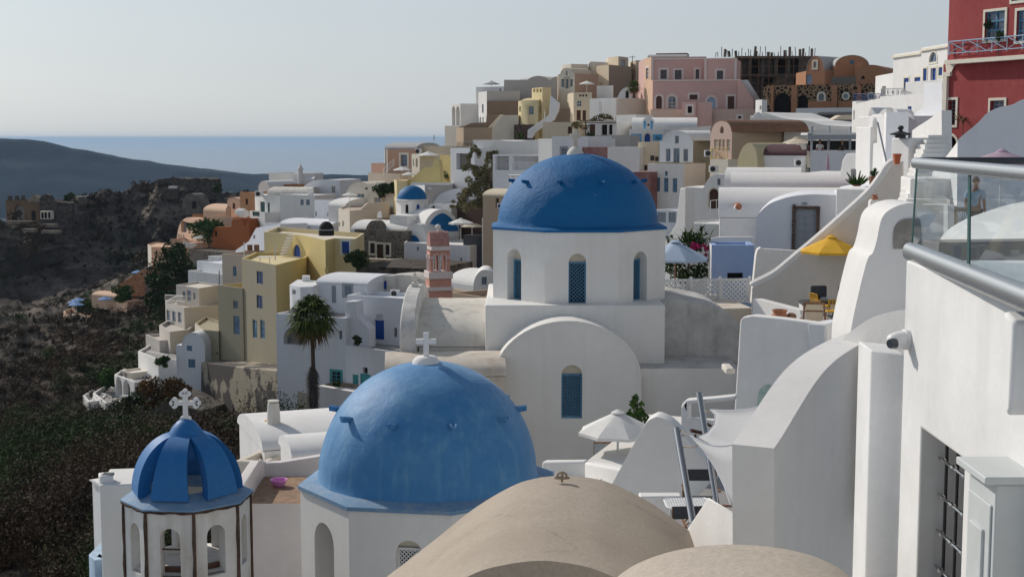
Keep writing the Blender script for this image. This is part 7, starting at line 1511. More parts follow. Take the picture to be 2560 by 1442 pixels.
# white houses facing the caldera, right edge
house('white_house', 'sunlit white house with pale door, lowest roof of the right skyline', [(2189, 136), (2240, 128)], 191, 300, W2, back=7, par=.1, wins=[(2204, 215, 2215, 243, 'e')])
wr = house('white_house', 'tall sunlit white house with cream cornice and small blue windows on the right skyline', [(2234, 121), (2307, 115)], 137, 300, W2, back=7, par=.1, wins=[(2260, 195, 2273, 228, 'B', '', CF), (2287, 193, 2302, 205, 'B', '', CF)])
wr2 = house('white_house', 'highest white house with pointed arch window and blue doors beside the red house', [(2304, 114), (2380, 108)], 120, 300, W2, back=7, par=.1, wins=[(2324, 129, 2343, 157, 'x', 'a', CF), (2308, 171, 2318, 204, 'B', '', CF), (2327, 170, 2341, 206, 'D', '', CF), (2347, 168, 2357, 190, 'B', '', CF)])
trim_strip(wr, 'cornice', (2234, 121), (2307, 115), [(2233, 136, 2306, 141)], CF, .3); trim_strip(wr2, 'cornice', (2304, 114), (2380, 108), [(2304, 118, 2376, 124)], CF, .3)
house('white_terrace_wall', 'white terrace parapet before the blue doors on the right skyline', [(2264, 108), (2374, 102)], 206, 330, W2, back=3, par=.4, rmat=PVG, cat='terrace')
house('white_terrace_wall', 'white balcony wall with blue ornamental rails above the restaurant', [(2131, 122), (2206, 114)], 254, 340, W2, back=5, par=0, rmat=PVG, cat='terrace', wins=[(2133, 275, 2137, 300, 'n', 'a')])
house('white_terrace_wall', 'middle white terrace wall with stained ledge below the skyline houses', [(2200, 112), (2310, 104)], 242, 340, W2, back=5, par=0, rmat=PVG, cat='terrace', wins=[(2269, 266, 2279, 278, 'B')])
railing('railing', 'blue-grey ornamental railing on the white balcony wall', [P(2134, 254, 121), P(2162, 254, 118.5), P(2204, 254, 114.5)], .62, BN, style='orn'); railing('railing', 'dark ornamental railing along the middle white terrace', [P(2203, 242, 112), P(2262, 242, 107.5)], .62, GF, style='orn')
for px, py, Y in ((2132, 254, 121.5), (2164, 254, 118.2), (2206, 254, 114.2)): pass
slab('white_swoop_wall', 'blue-shaded white wall with scooped top beside the red house corner', 'wall', ((2285, 92), (2362, 88)), [(2262, 345), (2285, 285), (2308, 268), (2310, 210), (2356, 206), (2358, 300), (2362, 345)], 2, WC)
slab('white_arch_hood', 'white arched hoods with lilac gate below the middle terrace', 'wall', ((2190, 96), (2262, 93)), [(2188, 345)] + curve([(2188, 330), (2196, 290), (2206, 275), (2216, 272)], 4) + [(2216, 296), (2233, 296)] + curve([(2234, 272), (2244, 278), (2254, 300), (2258, 345)], 4), 1.2, W)
house('lilac_gate', 'small lilac gate between the white arched hoods', [(2215, 97), (2234, 96)], 273, 300, LI, back=.3, par=0, cat='gate')
slab('white_gable_stub', 'small pointed white gable below the blue railing', 'gable', ((2168, 100), (2196, 99)), [(2168, 345), (2170, 284), (2176, 268), (2188, 284), (2196, 288), (2196, 345)], 2, W2)
house('white_step_house', 'white stepped wall mass under the pointed gable', [(2146, 92), (2206, 88)], 292, 420, W2, back=4, par=0)

# ------------------------------------------------------------------ red house
rh = house('red_house', 'tall dark red house with cream trim, balcony and arched door at top right', [(2358, 67), (2700, 59.5)], 158, 480, RD, back=8, par=0, wins=[(2370, 250, 2391, 313, 'n', '', CF), (2476, 251, 2512, 282, 'g', '', CF), (2362, 340, 2393, 402, 'n', 'a', CF)])
for o in rh.children:
    if o.name.startswith('dark_opening'): pass
hbody(rh, [(2376, 66.6), (2700, 59.6)], -120, 155, RD, 8, par=0, deep=False, wins=[(2462, 26, 2514, 102, 's', '', CF), (2541, 22, 2600, 104, 's', '', CF), (2530, -60, 2600, 4, 's', '', CF)])
trim_strip(rh, 'balcony_slab', (2358, 66.9), (2700, 59.3), [(2376, 140, 2700, 152)], CF, .7); trim_strip(rh, 'corner_trim', (2358, 66.95), (2700, 59.45), [(2357, 190, 2372, 352), (2362, 180, 2380, 192)], CF, .2)
plr = Pl(P(2358, 240, 67), P(2700, 240, 59.5)); q = [plr.uz(*v) for v in [(2376, 152), (2430, 150), (2398, 158), (2389, 168), (2382, 184), (2372, 190), (2368, 160)]]; mb = MB(); mb.poly([plr.w(u, z, .12) for u, z in q]); mk('bracket', mb, CF, rh)
railing('balcony_rail', 'pale blue-grey cross-braced balcony rail on the red house', [plr.w(plr.uz(2384, 135)[0], plr.uz(2384, 139)[1], .28), plr.w(plr.uz(2690, 120)[0], plr.uz(2384, 139)[1], .28)], .62, LB, n=8, style='x', cat='railing')
gi_ = MB()
for k in range(2): u = plr.uz(2377 + 7 * k, 280)[0]; gi_.bar(plr.w(u, plr.uz(2380, 313)[1], -.08), plr.w(u, plr.uz(2380, 250)[1], -.08), .012, 4)
for k in range(7): z = plr.uz(2380, 254 + 9 * k)[1]; gi_.bar(plr.w(plr.uz(2370, 280)[0], z, -.08), plr.w(plr.uz(2391, 280)[0], z, -.08), .012, 4)
mk('window_grille', gi_, GF, rh)
for px, py, r, lb in ((2478, 62, .22, 'small round topiary tree before the grey-blue upper window of the red house'), (2506, 93, .24, 'darker low topiary ball right of the upper window of the red house')):
    c = plr.w(plr.uz(px, py)[0], plr.uz(px, py)[1], .22); t = root('topiary', lb, 'topiary tree', c - Vector((0, 0, .9))); mk('stem', MB().bar(c - Vector((0, 0, .95)), c, .02, 5), M_TRUNK, t); quads_obj('crown', leaves(clump(c, r, 260, .95, 8), .05, asp=.6), M_LEAFD, t)
c = plr.w(plr.uz(2425, 302)[0], plr.uz(2425, 302)[1], .4); t = root('climbing_shrub', 'thin straggly climbing shrub on the red wall', 'shrub', c - Vector((0, 0, 1))); mk('stem', MB().bar(c - Vector((0, 0, .9)), c, .02, 5), M_TRUNK, t); quads_obj('foliage', leaves(clump(c, .45, 130, .7, 6), .06, asp=.4), M_DRY, t)
# swept white wall, man, mauve parasol
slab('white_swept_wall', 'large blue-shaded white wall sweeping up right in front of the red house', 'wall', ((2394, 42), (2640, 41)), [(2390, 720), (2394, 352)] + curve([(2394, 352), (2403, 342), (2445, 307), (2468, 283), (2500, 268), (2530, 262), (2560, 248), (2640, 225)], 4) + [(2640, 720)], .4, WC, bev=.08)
slab('white_swept_wall', 'sunlit white left return of the large swept wall beside the stairs', 'wall', ((2330, 46.5), (2396, 42.05)), [(2326, 720), (2330, 432), (2345, 414), (2364, 393), (2380, 372), (2395, 352), (2396, 720)], .4, W2, bev=.08)
barrel('white_vault', 'sunlit cream-white vault behind the glass balustrade', (8.6, -.8), 2.5, .75, 12, 20, W2, 6)
house('terrace_floor', 'hidden cafe terrace floor under the man in the pale shirt', [(2330, 34), (2640, 34)], 640, 1500, W2, back=7, par=0, rmat=PVG, cat='terrace')
parasol('parasol', 'mauve parasol with dark vent behind the glass handrail', P(2505, 376, 38.5), .95, 2.2, FAB_M, drop=.32)
SKIN = plain('tanned_skin', (.36, .20, .14), rough=.6); SHIRT = plain('pale_blue_shirt', (.36, .47, .56), rough=.9); HAIR = plain('dark_brown_hair', (.035, .025, .02), rough=.7); TROU = plain('dark_trousers', (.05, .055, .07), rough=.9); CLO = plain('dark_clothes', (.03, .03, .035), rough=.9); CLB = plain('blue_clothes', (.05, .12, .30), rough=.9); CLW = plain('white_shirt_cloth', (.6, .6, .6), rough=.9)
def skin_body(name, joints, edges, mat, parent, lv=2):
    """one continuous surface grown on a joint skeleton (the skin layer is written with bmesh)"""
    b0 = Vector(BASE[parent.name]); bm = bmesh.new(); lay = bm.verts.layers.skin.verify(); vs = []
    for i, j in enumerate(joints):
        v = bm.verts.new(Vector(j[0]) - b0); v[lay].radius = (j[1], j[2] if len(j) > 2 else j[1]); v[lay].use_root = (i == 0); vs.append(v)
    for a, b in edges: bm.edges.new((vs[a], vs[b]))
    me = bpy.data.meshes.new(name); bm.to_mesh(me); bm.free(); me.materials.append(mat)
    o = bpy.data.objects.new(name, me); COL.objects.link(o); o.parent = parent
    md = o.modifiers.new('skin', 'SKIN'); md.use_smooth_shade = True; md.branch_smoothing = .4
    s = o.modifiers.new('sub', 'SUBSURF'); s.levels = s.render_levels = lv; return o
def person(label, pos, h=1.75, face=0.0, shirt=SHIRT, trou=TROU, hair=HAIR, detail=2, seated=False):
    p = Vector(pos); rt = root('person', label, 'person', p, None); k = h / 1.75; M3 = Matrix.Rotation(face, 3, 'Z')
    w = lambda x, y, z: p + M3 @ Vector((x * k, y * k, z * k))
    hz_ = .95 if not seated else .5
    kn = (lambda s: w(s * .1, .03 if not seated else .42, .5 if not seated else .5)); ft = (lambda s: w(s * .11, 0 if not seated else .42, .06))
    J = [(w(0, 0, hz_), .15 * k, .11 * k), (w(0, .01, hz_ + .2), .14 * k, .10 * k), (w(0, 0, hz_ + .42), .17 * k, .11 * k), (w(0, -.01, hz_ + .53), .075 * k, .07 * k), (w(0, .01, hz_ + .6), .06 * k, .06 * k), (w(0, .03, hz_ + .7), .085 * k, .10 * k), (w(0, .02, hz_ + .78), .075 * k, .09 * k)]
    E = [(0, 1), (1, 2), (2, 3), (3, 4), (4, 5), (5, 6)]
    for s in (-1, 1):
        i = len(J); J += [(w(s * .19, -.01, hz_ + .46), .06 * k), (w(s * .25, -.03, hz_ + .17), .045 * k), (w(s * .24, .08, hz_ - .06), .034 * k), (w(s * .235, .12, hz_ - .16), .03 * k)]; E += [(2, i), (i, i + 1), (i + 1, i + 2), (i + 2, i + 3)]
        i = len(J); J += [(w(s * .1, 0, hz_ - .08), .095 * k), (kn(s), .065 * k), (ft(s), .045 * k), (ft(s) + M3 @ Vector((0, .14 * k, -.03 * k)), .04 * k)]; E += [(0, i), (i, i + 1), (i + 1, i + 2), (i + 2, i + 3)]
    skin_body('body', J, E, SKIN, rt, detail)
    S = [(w(0, 0, hz_ - .03), .175 * k, .135 * k), (w(0, .01, hz_ + .2), .16 * k, .125 * k), (w(0, 0, hz_ + .42), .185 * k, .13 * k), (w(0, -.01, hz_ + .50), .10 * k, .09 * k)]; SE = [(0, 1), (1, 2), (2, 3)]
    for s in (-1, 1): i = len(S); S += [(w(s * .2, -.01, hz_ + .45), .085 * k), (w(s * .245, -.025, hz_ + .24), .07 * k)]; SE += [(2, i), (i, i + 1)]
    skin_body('shirt', S, SE, shirt, rt, detail)
    T = [(w(0, 0, hz_ - .02), .165 * k, .125 * k)]; TE = []
    for s in (-1, 1): i = len(T); T += [(w(s * .1, 0, hz_ - .1), .11 * k), (kn(s), .08 * k), (ft(s) + Vector((0, 0, .05)), .065 * k)]; TE += [(0, i), (i, i + 1), (i + 1, i + 2)]
    skin_body('trousers', T, TE, trou, rt, detail)
    hc_ = w(0, .01, hz_ + .765); mb = MB(); prof = [(.107 * k * math.cos(t), .1 * k * math.sin(t)) for t in np.linspace(-.35, math.pi / 2 - .01, 9)]; mb.lathe(prof, (0, 0, 0), 16)
    mb.v = [hc_ + M3 @ Matrix.Rotation(R_(14), 3, 'X') @ Vector((v.x * .9, v.y * 1.1 - .012 * k, v.z)) for v in mb.v]; mk('hair', mb, hair, rt, sm=60)
    if detail > 1:
        for s in (-1, 1): e_ = w(s * .083, .02, hz_ + .72); mk('ear', MB().lathe([(.004, -.03), (.018, -.01), (.02, .015), (.004, .03)], e_, 8), SKIN, rt); e_ = w(s * .033, .118, hz_ + .74); mk('eye', MB().lathe([(.004, -.01), (.012, 0), (.004, .01)], e_, 8), CLO, rt)
        mk('nose', MB().bar(w(0, .11, hz_ + .74), w(0, .14, hz_ + .70), .014, 6), SKIN, rt); mk('mouth', MB().bar(w(-.025, .118, hz_ + .665), w(.025, .118, hz_ + .665), .006, 5), plain('lips', (.3, .12, .1)) if 'lips' not in MATS else MATS['lips'], rt)
    return rt
c = P(2440, 447, 38); person('man in a pale blue shirt standing with his back turned behind the glass', (c.x, 38, c.z - 1.75), 1.75, R_(-35))
person('person in a white shirt seated with back turned under the restaurant canopy', Vector((P(2068, 372, 104).x, 106.5, P(2068, 352, 106).z - 1.28)), 1.75, 0, CLW, detail=1, seated=True)
person('woman in dark clothes with ginger hair on the restaurant terrace', Vector((P(2106, 352, 107).x, 107, P(2106, 350, 107).z - 1.3)), 1.65, .4, CLO, CLO, plain('ginger_hair', (.35, .13, .03)), detail=1, seated=True)
for px, py, Y, lb, sh_c in ((335, 456, 392, 'lone person in dark clothes standing on the castle hill slope', CLO), (424, 455, 396, 'person in blue beside the white block on the castle hill', CLB), (452, 441, 398, 'person in dark clothes on top of the castle ruin wall', CLO), (466, 440, 398, 'person with light top on the castle ruin wall', CLW), (249, 477, 394, 'person in a pale top near the low ruin on the castle hill', CLW), (537, 463, 392, 'left person of the pair standing right of the castle ruin', CLO), (543, 467, 391, 'right person of the pair standing right of the castle ruin', CLO), (1962, 284, 168, 'person in a pale top in front of the big lava stone arch', CLW)):
    c = P(px, py, Y); person(lb, (c.x, Y, c.z - 1.75), 1.75, rng.random() * 6, sh_c, CLO, detail=1)
# wooden rail and round wicker chair near the man
wr3 = root('wooden_rail', 'weathered wooden rail in front of the man in the pale shirt', 'railing', P(2400, 570, 30)); mk('rail', MB().bar(P(2383, 523, 30), P(2450, 525, 30), .045, 6), ROPE, wr3); mk('rail', MB().bar(P(2383, 565, 30), P(2420, 566, 30), .045, 6), ROPE, wr3); mk('post', MB().bar(P(2372, 512, 30), P(2372, 620, 30), .11, 4), W2, wr3); mk('post', MB().bar(P(2388, 515, 30), P(2388, 600, 30), .05, 6), ROPE, wr3)
ck = root('wicker_chair', 'round dark wicker chair behind the wooden rail', 'chair', P(2408, 575, 31)); c = P(2408, 545, 31); mb = MB(); mb.tube([c + Vector((.24 * math.cos(t), 0, .22 * math.sin(t))) for t in np.linspace(0, 2 * math.pi, 22)], .02, 6, False)
mk('hoop', mb, IR, ck); mb = MB()
for t in np.linspace(0, 2 * math.pi, 19)[:-1]: mb.bar(c + Vector((0, -.02, -.1)), c + Vector((.24 * math.cos(t), 0, .22 * math.sin(t))), .006, 4)
mk('woven_back', mb, IR, ck)
# ------------------------------------------------------------------ near terrace between the vaults and the domes
house('terrace_floor', 'pale grey terrace floor with the slatted table and director chairs', [(1450, 19), (1960, 18)], 1545, 2600, W2, back=9.5, par=0, rmat=PVG, cat='terrace')
slab('white_gable_wall', 'big white triangular terrace wall with rounded peak', 'wall', ((1528, 27.5), (1835, 27)), [(1490, 1400), (1528, 1212)] + curve([(1528, 1212), (1570, 1136), (1612, 1062), (1630, 1046), (1650, 1043), (1690, 1068), (1760, 1150), (1822, 1240)], 4) + [(1840, 1280), (1840, 1400)], .55, W2, bev=.1, seg=4)
house('white_bench', 'white built-in bench block at the foot of the triangular wall', [(1600, 24.6), (1705, 24.6)], 1240, 1330, W2, back=.3, par=0, cat='bench')
house('white_bench', 'low white ledge behind the teak director chair', [(1755, 25.6), (1850, 25.4)], 1248, 1330, W2, back=1.6, par=0, cat='bench')
slab('white_parapet', 'white open parapet with seat recess behind the far steel post', 'wall', ((1703, 33), (1840, 32.6)), [(1701, 1200), (1703, 1012), (1714, 1000), (1780, 995), (1840, 989), (1840, 1000), (1722, 1010), (1722, 1048), (1780, 1052), (1840, 1050), (1840, 1200)], .35, W2)
slab('low_white_wall', 'low pale wall strip between nearest blue dome and white parasol', 'wall', ((1352, 35.5), (1465, 35)), [(1352, 1330), (1354, 1154), (1462, 1153), (1464, 1330)], .3, W2)
slab('low_white_wall', 'sunlit low white wall curving down under the white parasol', 'wall', ((1460, 34.8), (1600, 31)), [(1460, 1330), (1461, 1154), (1480, 1158), (1560, 1173), (1600, 1190), (1606, 1330)], .35, W2)
house('terrace_floor', 'lower white terrace floor between church gable and white parasol', [(1340, 33), (1640, 32)], 1245, 1900, W, back=11, par=0, cat='terrace')
dp = root('old_door', 'old grey door panel with worn poster leaning against the church wall', 'door', P(1510, 1168, 42.5)); pl = Pl(P(1483, 1140, 42.6), P(1545, 1140, 42.4)); u0, z0 = pl.uz(1486, 1166); u1, z1 = pl.uz(1542, 1107)
mk('panel', MB().box(pl.w((u0 + u1) / 2, (z0 + z1) / 2), (u1 - u0, .05, z1 - z0)), GF, dp); mk('poster', MB().box(pl.w(u0 + .15, (z0 + z1) / 2 - .1, .04), (.24, .02, .45)), plain('faded_print', (.2, .18, .16), var=.7, scale=9), dp); mk('frame', MB().box(pl.w(u0, (z0 + z1) / 2, .04), (.04, .05, z1 - z0 + .05)).box(pl.w((u0 + u1) / 2, z1, .04), (u1 - u0, .05, .04)), WM, dp)
tp = P(1545, 1028, 38); parasol('parasol', 'large off-white parasol beside the church gable, nearest the viewer', tp, 1.12, 1.75, FAB_W, drop=.55)
rtable('small round brown table below the large off-white parasol', on(1530, 1200, 33.5, P(1530, 1240, 33.5).z), .28, .45, WM)
rt = root('tall_shrub', 'slender leafy shrub rising behind the large off-white parasol', 'shrub', P(1590, 1180, 41)); tb = MB().tube([P(1590, 1180, 41), P(1592, 1080, 41), P(1594, 990, 41)], [.03, .02, .008], 5); ce = []
for px, py, r, n in ((1593, 996, .14, 60), (1592, 1015, .2, 90), (1594, 1038, .28, 130), (1610, 1046, .26, 90), (1620, 1056, .18, 50), (1578, 1050, .24, 90), (1594, 1070, .36, 150), (1585, 1120, .35, 120), (1562, 1128, .28, 60), (1590, 1150, .35, 110)): ce.append(clump(P(px, py, 41), r, n, 1.1, 5)); tb.bar(P(1592, py + 14, 41), P(px, py, 41), .008, 4)
quads_obj('foliage', leaves(np.concatenate(ce), .085, asp=.45), M_LEAF, rt); mk('stem', tb, M_TRUNK, rt)
# steel posts, sails, cables
pA0, pA1 = P(1748, 982, 23), P(1792, 1262, 22); pB0, pB1 = P(1692, 1072, 20), P(1735, 1322, 18.6)
def post(label, a, b, r):
    rt = root('steel_post', label, 'post', b, 'leaning steel sail posts'); mk('shaft', MB().tube((b, a), r, 24), ST_, rt, sm=60); mk('cap', MB().lathe([(r * 1.02, -.03), (r * 1.02, .006), (.004, .012)], a, 20), AL, rt)
    d = (a - b).normalized(); mk('fitting', MB().bar(b.lerp(a, .93), b.lerp(a, .93) + Vector((.09, 0, 0)), .012, 6), AL, rt); return rt
post('far leaning polished steel post holding the upper sail corner', pA0, pA1, .052); pb_ = post('near leaning polished steel post in front of the slatted table', pB0, pB1, .05)
mk('foot_ring', MB().tube([pB1 + Vector((.05 * math.cos(t) * 1.6, -.03, .03 + .09 * math.sin(t))) for t in np.linspace(0, 6.283, 14)], .008, 5, False), AL, pb_)
SAIL = plain('grey_woven_sail', (.43, .435, .45), rough=.95, var=.10, scale=60)
def sail(label, L_, R__, n=14):
    """fabric between two edge curves of world points"""
    L_, R__ = [Vector(v) for v in L_], [Vector(v) for v in R__]; m = len(L_); vs = [a.lerp(b, t / n) + Vector((0, 0, -.12 * math.sin(math.pi * t / n))) for a, b in zip(L_, R__) for t in range(n + 1)]
    W_ = n + 1; mb = MB().add(vs, [(i * W_ + j, i * W_ + j + 1, (i + 1) * W_ + j + 1, (i + 1) * W_ + j) for i in range(m - 1) for j in range(n)]); rt = root('shade_sail', label, 'shade sail', L_[-1], 'grey shade sails')
    o = mk('fabric', mb, SAIL, rt, sm=60); md = o.modifiers.new('thick', 'SOLIDIFY'); md.thickness = .006
    mk('hem', MB().tube(L_, .014, 5).tube([vs[j] for j in range(W_)], .012, 5), GF, rt); return rt
def PC(pts): return [P(*q) for q in pts]
sail('upper grey-white shade sail with curved left edge tied to the far steel post', PC([(1776, 1024, 22.4), (1788, 1036, 21.6), (1786, 1060, 20.6), (1768, 1082, 19.6), (1745, 1092, 19)]), PC([(2035, 966, 17.5), (2010, 1000, 16.5), (1970, 1040, 15.6), (1930, 1080, 15), (1890, 1096, 14.6)]))
sail('lower grey shade sail with long curved edge running down to the ramp wall', PC([(1727, 1089, 19.2), (1760, 1125, 18.2), (1790, 1170, 17.2), (1812, 1215, 16.4), (1828, 1262, 15.8)]), PC([(1885, 1094, 14.8), (1890, 1140, 14.4), (1894, 1190, 14.2), (1896, 1230, 14), (1898, 1270, 13.8)]))
def cable(label, a, b, r=.009): tag(mk('cable', MB().tube([a, a.lerp(b, .5) - Vector((0, 0, .02)), b], r, 5), ROPE), label, 'cable', 'sail cables')
cable('short sail cable at the top of the near steel post', P(1701, 1074, 20), P(1729, 1089, 19.2)); cable('short sail cable lower on the near steel post', P(1708, 1116, 19.7), P(1745, 1113, 19)); cable('short sail cable from the far steel post to the upper sail', P(1760, 1026, 22.7), P(1778, 1026, 22.3))
# slatted table and director chairs
TZ_ = -5.62; c = P(1722, 1258, 22); c = Vector((c.x, 22, c.z)); tb_ = root('slatted_table', 'white slatted outdoor table with rounded corners behind the near steel post', 'table', c - Vector((0, 0, .72)))
oc = [(-.36, -.22), (-.28, -.34), (.28, -.34), (.36, -.22), (.36, .22), (.28, .34), (-.28, .34), (-.36, .22)]
mb = MB()
for i in range(17):
    x = -.345 + .69 * i / 16; yl = .34 if abs(x) < .28 else .34 - (abs(x) - .28) * 1.5; mb.box(c + Vector((x, 0, 0)), (.031, yl * 2 - .05, .022))
mk('tabletop', mb, WF, tb_)
mb = MB(); mb.tube([c + Vector((x * 1.02, y * 1.02, -.005)) for x, y in oc + oc[:1]], .022, 6, False); mk('rim', mb, WF, tb_)
for sx in (-1, 1):
    for sy in (-1, 1): mk('leg', MB().bar(c + Vector((sx * .26, sy * .2, -.01)), c + Vector((sx * .3, sy * .26, -.72)), .02, 6), WF, tb_)
def director(label, pos, rz):
    rt = root('director_chair', label, 'chair', pos, 'teak director chairs'); p = Vector(pos); M3 = Matrix.Rotation(rz, 3, 'Z'); w = lambda x, y, z: p + M3 @ Vector((x, y, z))
    for s in (-1, 1):
        mk('upright', MB().box(w(s * .27, -.2, .6), (.045, .03, .62), rz), WM, rt); mk('armrest', MB().box(w(s * .28, .0, .64), (.06, .46, .025), rz), WM, rt); mk('runner', MB().box(w(s * .27, 0, .02), (.04, .46, .04), rz), WM, rt)
        mk('crossed_leg', MB().bar(w(-s * .26, .1, .04), w(s * .26, .1, .44), .018, 4), WM, rt); mk('crossed_leg', MB().bar(w(-s * .26, -.12, .04), w(s * .26, -.12, .44), .018, 4), WM, rt)
    mk('seat', MB().box(w(0, 0, .45), (.52, .42, .015), rz), FAB_G, rt); mk('back_sling', MB().box(w(0, -.21, .82), (.56, .012, .2), rz), FAB_G, rt); return rt
fz = c.z - .72
director('teak director chair with dark sling behind the slatted table', (P(1750, 1240, 23.4).x, 23.3, fz), R_(180)); director('teak director chair facing away at the front of the slatted table', (P(1722, 1290, 21.2).x, 21.3, fz), R_(4)); director('teak director chair at the right end of the slatted table', (P(1805, 1270, 21.9).x, 21.9, fz), R_(80))
tk = root('teak_lounger', 'dark teak lounger arms peeking above the white gable wall', 'lounger', P(1750, 1110, 30)); mk('armrest', MB().bar(P(1727, 1075, 30), P(1765, 1084, 30.3), .04, 4), WO, tk); mk('armrest', MB().bar(P(1766, 1058, 30), P(1785, 1068, 30.3), .035, 4), WO, tk); mk('seat_frame', MB().bar(P(1738, 1085, 30), P(1740, 1130, 30), .03, 4), WO, tk)

# ------------------------------------------------------------------ castle ruins on the headland
slab('castle_ruin_wall', 'broken dark stone castle wall on top of the rocky hill', 'ruin', ((368, 398), (530, 392)), [(352, 500), (372, 462), (392, 450), (410, 447), (430, 446), (444, 445), (450, 447), (462, 446), (470, 449), (482, 447), (490, 445), (505, 447), (514, 445), (526, 449), (528, 480), (534, 500)], 6, STD, bev=0)
slab('castle_ruin', 'lower dark rock wall ledge with white block on the castle hill', 'ruin', ((405, 388), (450, 388)), [(402, 500), (410, 471), (442, 472), (446, 500)], 3, STD, bev=.2)
house('white_block', 'tiny white block beside the figure in blue on the castle hill', [(421, 391), (441, 391)], 466, 476, W, back=1.5, par=0, cat='block')
slab('cave_house', 'rock-grey cave house front with dark doorway below the castle wall', 'house', ((452, 380), (500, 376)), curve([(452, 535), (458, 500), (468, 486), (480, 484), (492, 494), (500, 520), (502, 540)], 4), 4, plaster('cave_house_render', (.10, .088, .072), amt=.6), wins=[(479, 504, 490, 522, 'n')])
house('low_ruin', 'low grey stone ruin with pale roof left of the castle slope', [(180, 392), (196, 388), (240, 390)], 490, 510, STO, back=6, par=0, rmat=GR, cat='ruin')
rn = house('ruined_mansion', 'ruined orange-brown mansion with broken pillars and blind arch at the left edge', [(14, 372), (100, 366)], 500, 570, plaster('ruin_ochre', (.20, .12, .065), stain=(.10, .08, .06), amt=.8, big=.25), back=8, par=.8, rmat=STD, wins=[(36, 512, 60, 550, 'e', 'a'), (79, 527, 89, 560, 'n')])
for px in (25, 42, 58): c = P(px, 500, 371); mk('broken_pillar', MB().box(c + Vector((0, 0, .5)), (1.0, .8, 1.3)), STD, rn, bev=.15)
slab('ruin_pediment', 'pale triangular pediment of the ruined mansion', 'ruin', ((68, 368), (100, 366)), [(68, 505), (70, 498), (86, 487), (98, 495), (99, 505)], 1.2, plaster('ruin_stone', (.22, .17, .12), amt=.6), bev=0)
slab('stone_gable_ruin', 'dark round-topped stone gable ruin right of the ruined mansion', 'ruin', ((98, 365), (180, 366)), [(98, 570), (99, 496)] + curve([(99, 496), (106, 489), (115, 486), (124, 490), (130, 503)], 3) + [(150, 505), (180, 508), (180, 570)], 4, STD, bev=0)
house('white_ruin_arcade', 'small white arched ruin fragment below the dark stone gable', [(100, 361), (128, 361)], 528, 548, CL, back=2, par=0, cat='ruin', wins=[(103, 531, 109, 546, 'n', 'a'), (111, 530, 117, 546, 'n', 'a'), (120, 530, 126, 546, 'n', 'a')])
for k, (px, py, Y, w) in enumerate(((45, 552, 352, 62), (120, 560, 350, 34), (70, 572, 345, 30), (125, 576, 343, 46))):
    house('terrace_ledge_wall', ['pale path ledge below the ruined mansion front', 'pale path ledge right under the white arched ruin', 'lower short pale ledge below the ruined mansion', 'lowest pale ledge on the rocky slope'][k], [(px - w / 2, Y), (px + w / 2, Y - 1)], py, py + 8, plaster('dusty_stone_path', (.15, .125, .10), amt=.6), back=1.5, par=0, cat='wall')
for k, (px, py, Y, r, lb) in enumerate(((45, 545, 358, 3.2, 'grey scrub bush before the ruined mansion'), (82, 570, 350, 3.4, 'brown bush below the ruined mansion'), (70, 610, 330, 4.0, 'large brown bush lower on the rocky slope'), (365, 470, 388, 2.6, 'brown bush beside the castle wall'), (240, 495, 386, 2.6, 'grey-brown bush right of the low ruin'), (172, 492, 392, 1.8, 'pale green small tree left of the low ruin'), (540, 470, 388, 1.6, 'dark bush right of the castle wall'), (360, 650, 300, 3.2, 'brown bush clinging to the rock face'))):
    bush('bush', lb, P(px, py, Y), r, 240, M_SCRUBG if k in (5, 6) else M_SCRUB, .5, .7)
# ------------------------------------------------------------------ rooftop clutter seen in the photograph
for lb, a, b in (('thin white pole at the left corner of the olive house roof terrace', (610, 646, 150), (610, 606, 150)), ('thin white pole at the right corner of the olive house roof terrace', (688, 650, 142.2), (687, 612, 142.2)), ('thin white mast on the pale roof slab behind the yellow house', (664, 592, 205), (664, 560, 205)), ('thin dark aerial on the skyline terrace left of the plain cream railing', (1085, 352, 199), (1085, 338, 199)), ('slim grey pole beside the white sloping stair wall on the ridge', (1361, 330, 205), (1362, 278, 205)), ('slim grey mast on the beige house roof left of the olive house', (548, 712, 160), (548, 676, 160))):
    tag(mk('mast', MB().bar(P(*a), P(*b), .055, 5), WF if 'white' in lb else IR), lb, 'mast')
tt = root('terrace_table', 'white table with folded parasol on the olive house roof terrace', 'table', P(665, 648, 146)); c = P(662, 643, 147); mk('tabletop', MB().box(c, (1.3, .8, .06)), WF, tt)
for s in (-1, 1): mk('leg', MB().bar(c + Vector((s * .5, 0, 0)), c + Vector((s * .5, 0, -.7)), .05, 5), WF, tt)
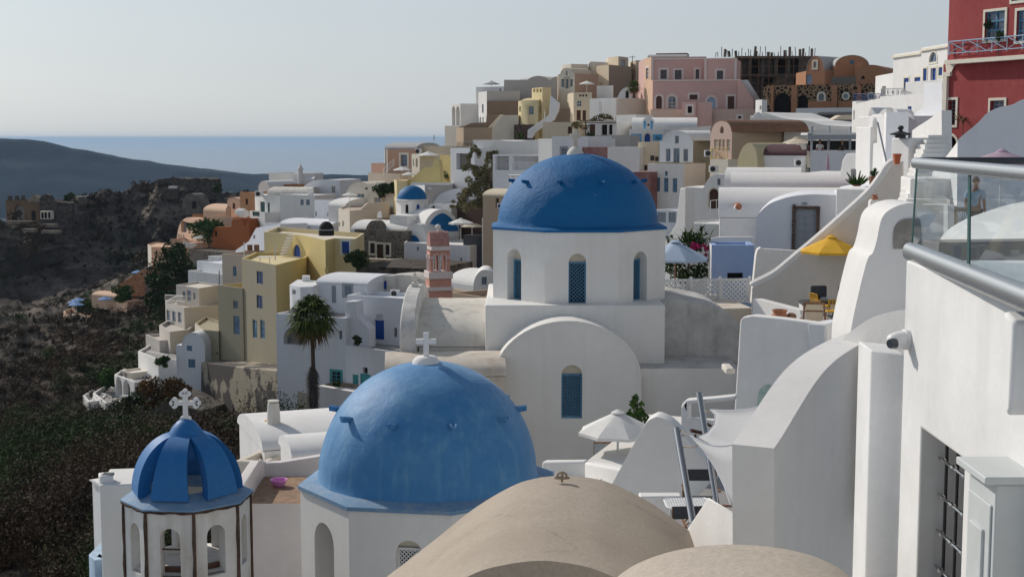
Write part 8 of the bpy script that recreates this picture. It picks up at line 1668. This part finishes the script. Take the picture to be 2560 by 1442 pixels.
for px, lb in ((618, 'left brown sun lounger on the taupe house roof'), (635, 'right brown sun lounger on the taupe house roof')):
    t = root('sun_lounger', lb, 'lounger', P(px, 632, 186), 'sun loungers on the taupe roof'); c = P(px, 628, 186); mk('seat', MB().box(c, (.7, 1.2, .1), .3), WM, t); mk('backrest', MB().box(c + Vector((.2, .9, .35)), (.7, .1, .9), .3), WM, t)
aircon('white air conditioner on the far white house with the green door', P(648, 492, 235), s=1.6)
for px, py, Y, r, lb in ((842, 957, 119, .35, 'small potted plant left of the turquoise window'), (893, 852, 121, .5, 'leafy potted plant beside the narrow blue door'), (1475, 338, 172, .6, 'red flowering shrub under the leafy pergola'), (1300, 345, 200, .9, 'grey dry shrub before the cracked cream wall'), (1440, 310, 196, .7, 'flowering shrub left of the brown-door pergola house'), (1120, 440, 185, 1.0, 'dark trellis shrub on the yellow wall left of the white ivy house'), (958, 566, 176, .5, 'small shrub below the cream terrace wall')):
    bush('bush', lb, P(px, py, Y), r, 200, M_LEAF if px % 2 == 0 else M_LEAFD, .16, .9)
for lb, pts_ in (('left mid peach cube house between the peach front and the burnt orange house', ([(470, 240), (505, 238)], 628, 680, PE)), ('small cream cube house at the foot of the big dark green tree', ([(392, 212), (414, 209)], 800, 850, CL)), ('tiny orange wall house above the large peach vault', ([(480, 268), (510, 266)], 536, 570, OR2)), ('low peach terrace wall under the large peach vault house', ([(425, 268), (500, 262)], 598, 640, SA)), ('small white cube house left of the white flat terraces', ([(520, 205), (548, 203)], 640, 690, W)), ('pale peach block right of the large peach vault', ([(545, 256), (575, 253)], 555, 600, PE)), ('small cream block on the lowest pool terraces', ([(300, 158), (330, 156)], 925, 960, CL)), ('beige garden wall below the pergola slats', ([(372, 158), (420, 156)], 902, 930, GY))):
    house('small_house', lb, *pts_, back=4, par=.2, wins=[((pts_[0][0][0] * .6 + pts_[0][1][0] * .4), pts_[1] + 8, (pts_[0][0][0] * .45 + pts_[0][1][0] * .55), pts_[1] + 20, 'n')])
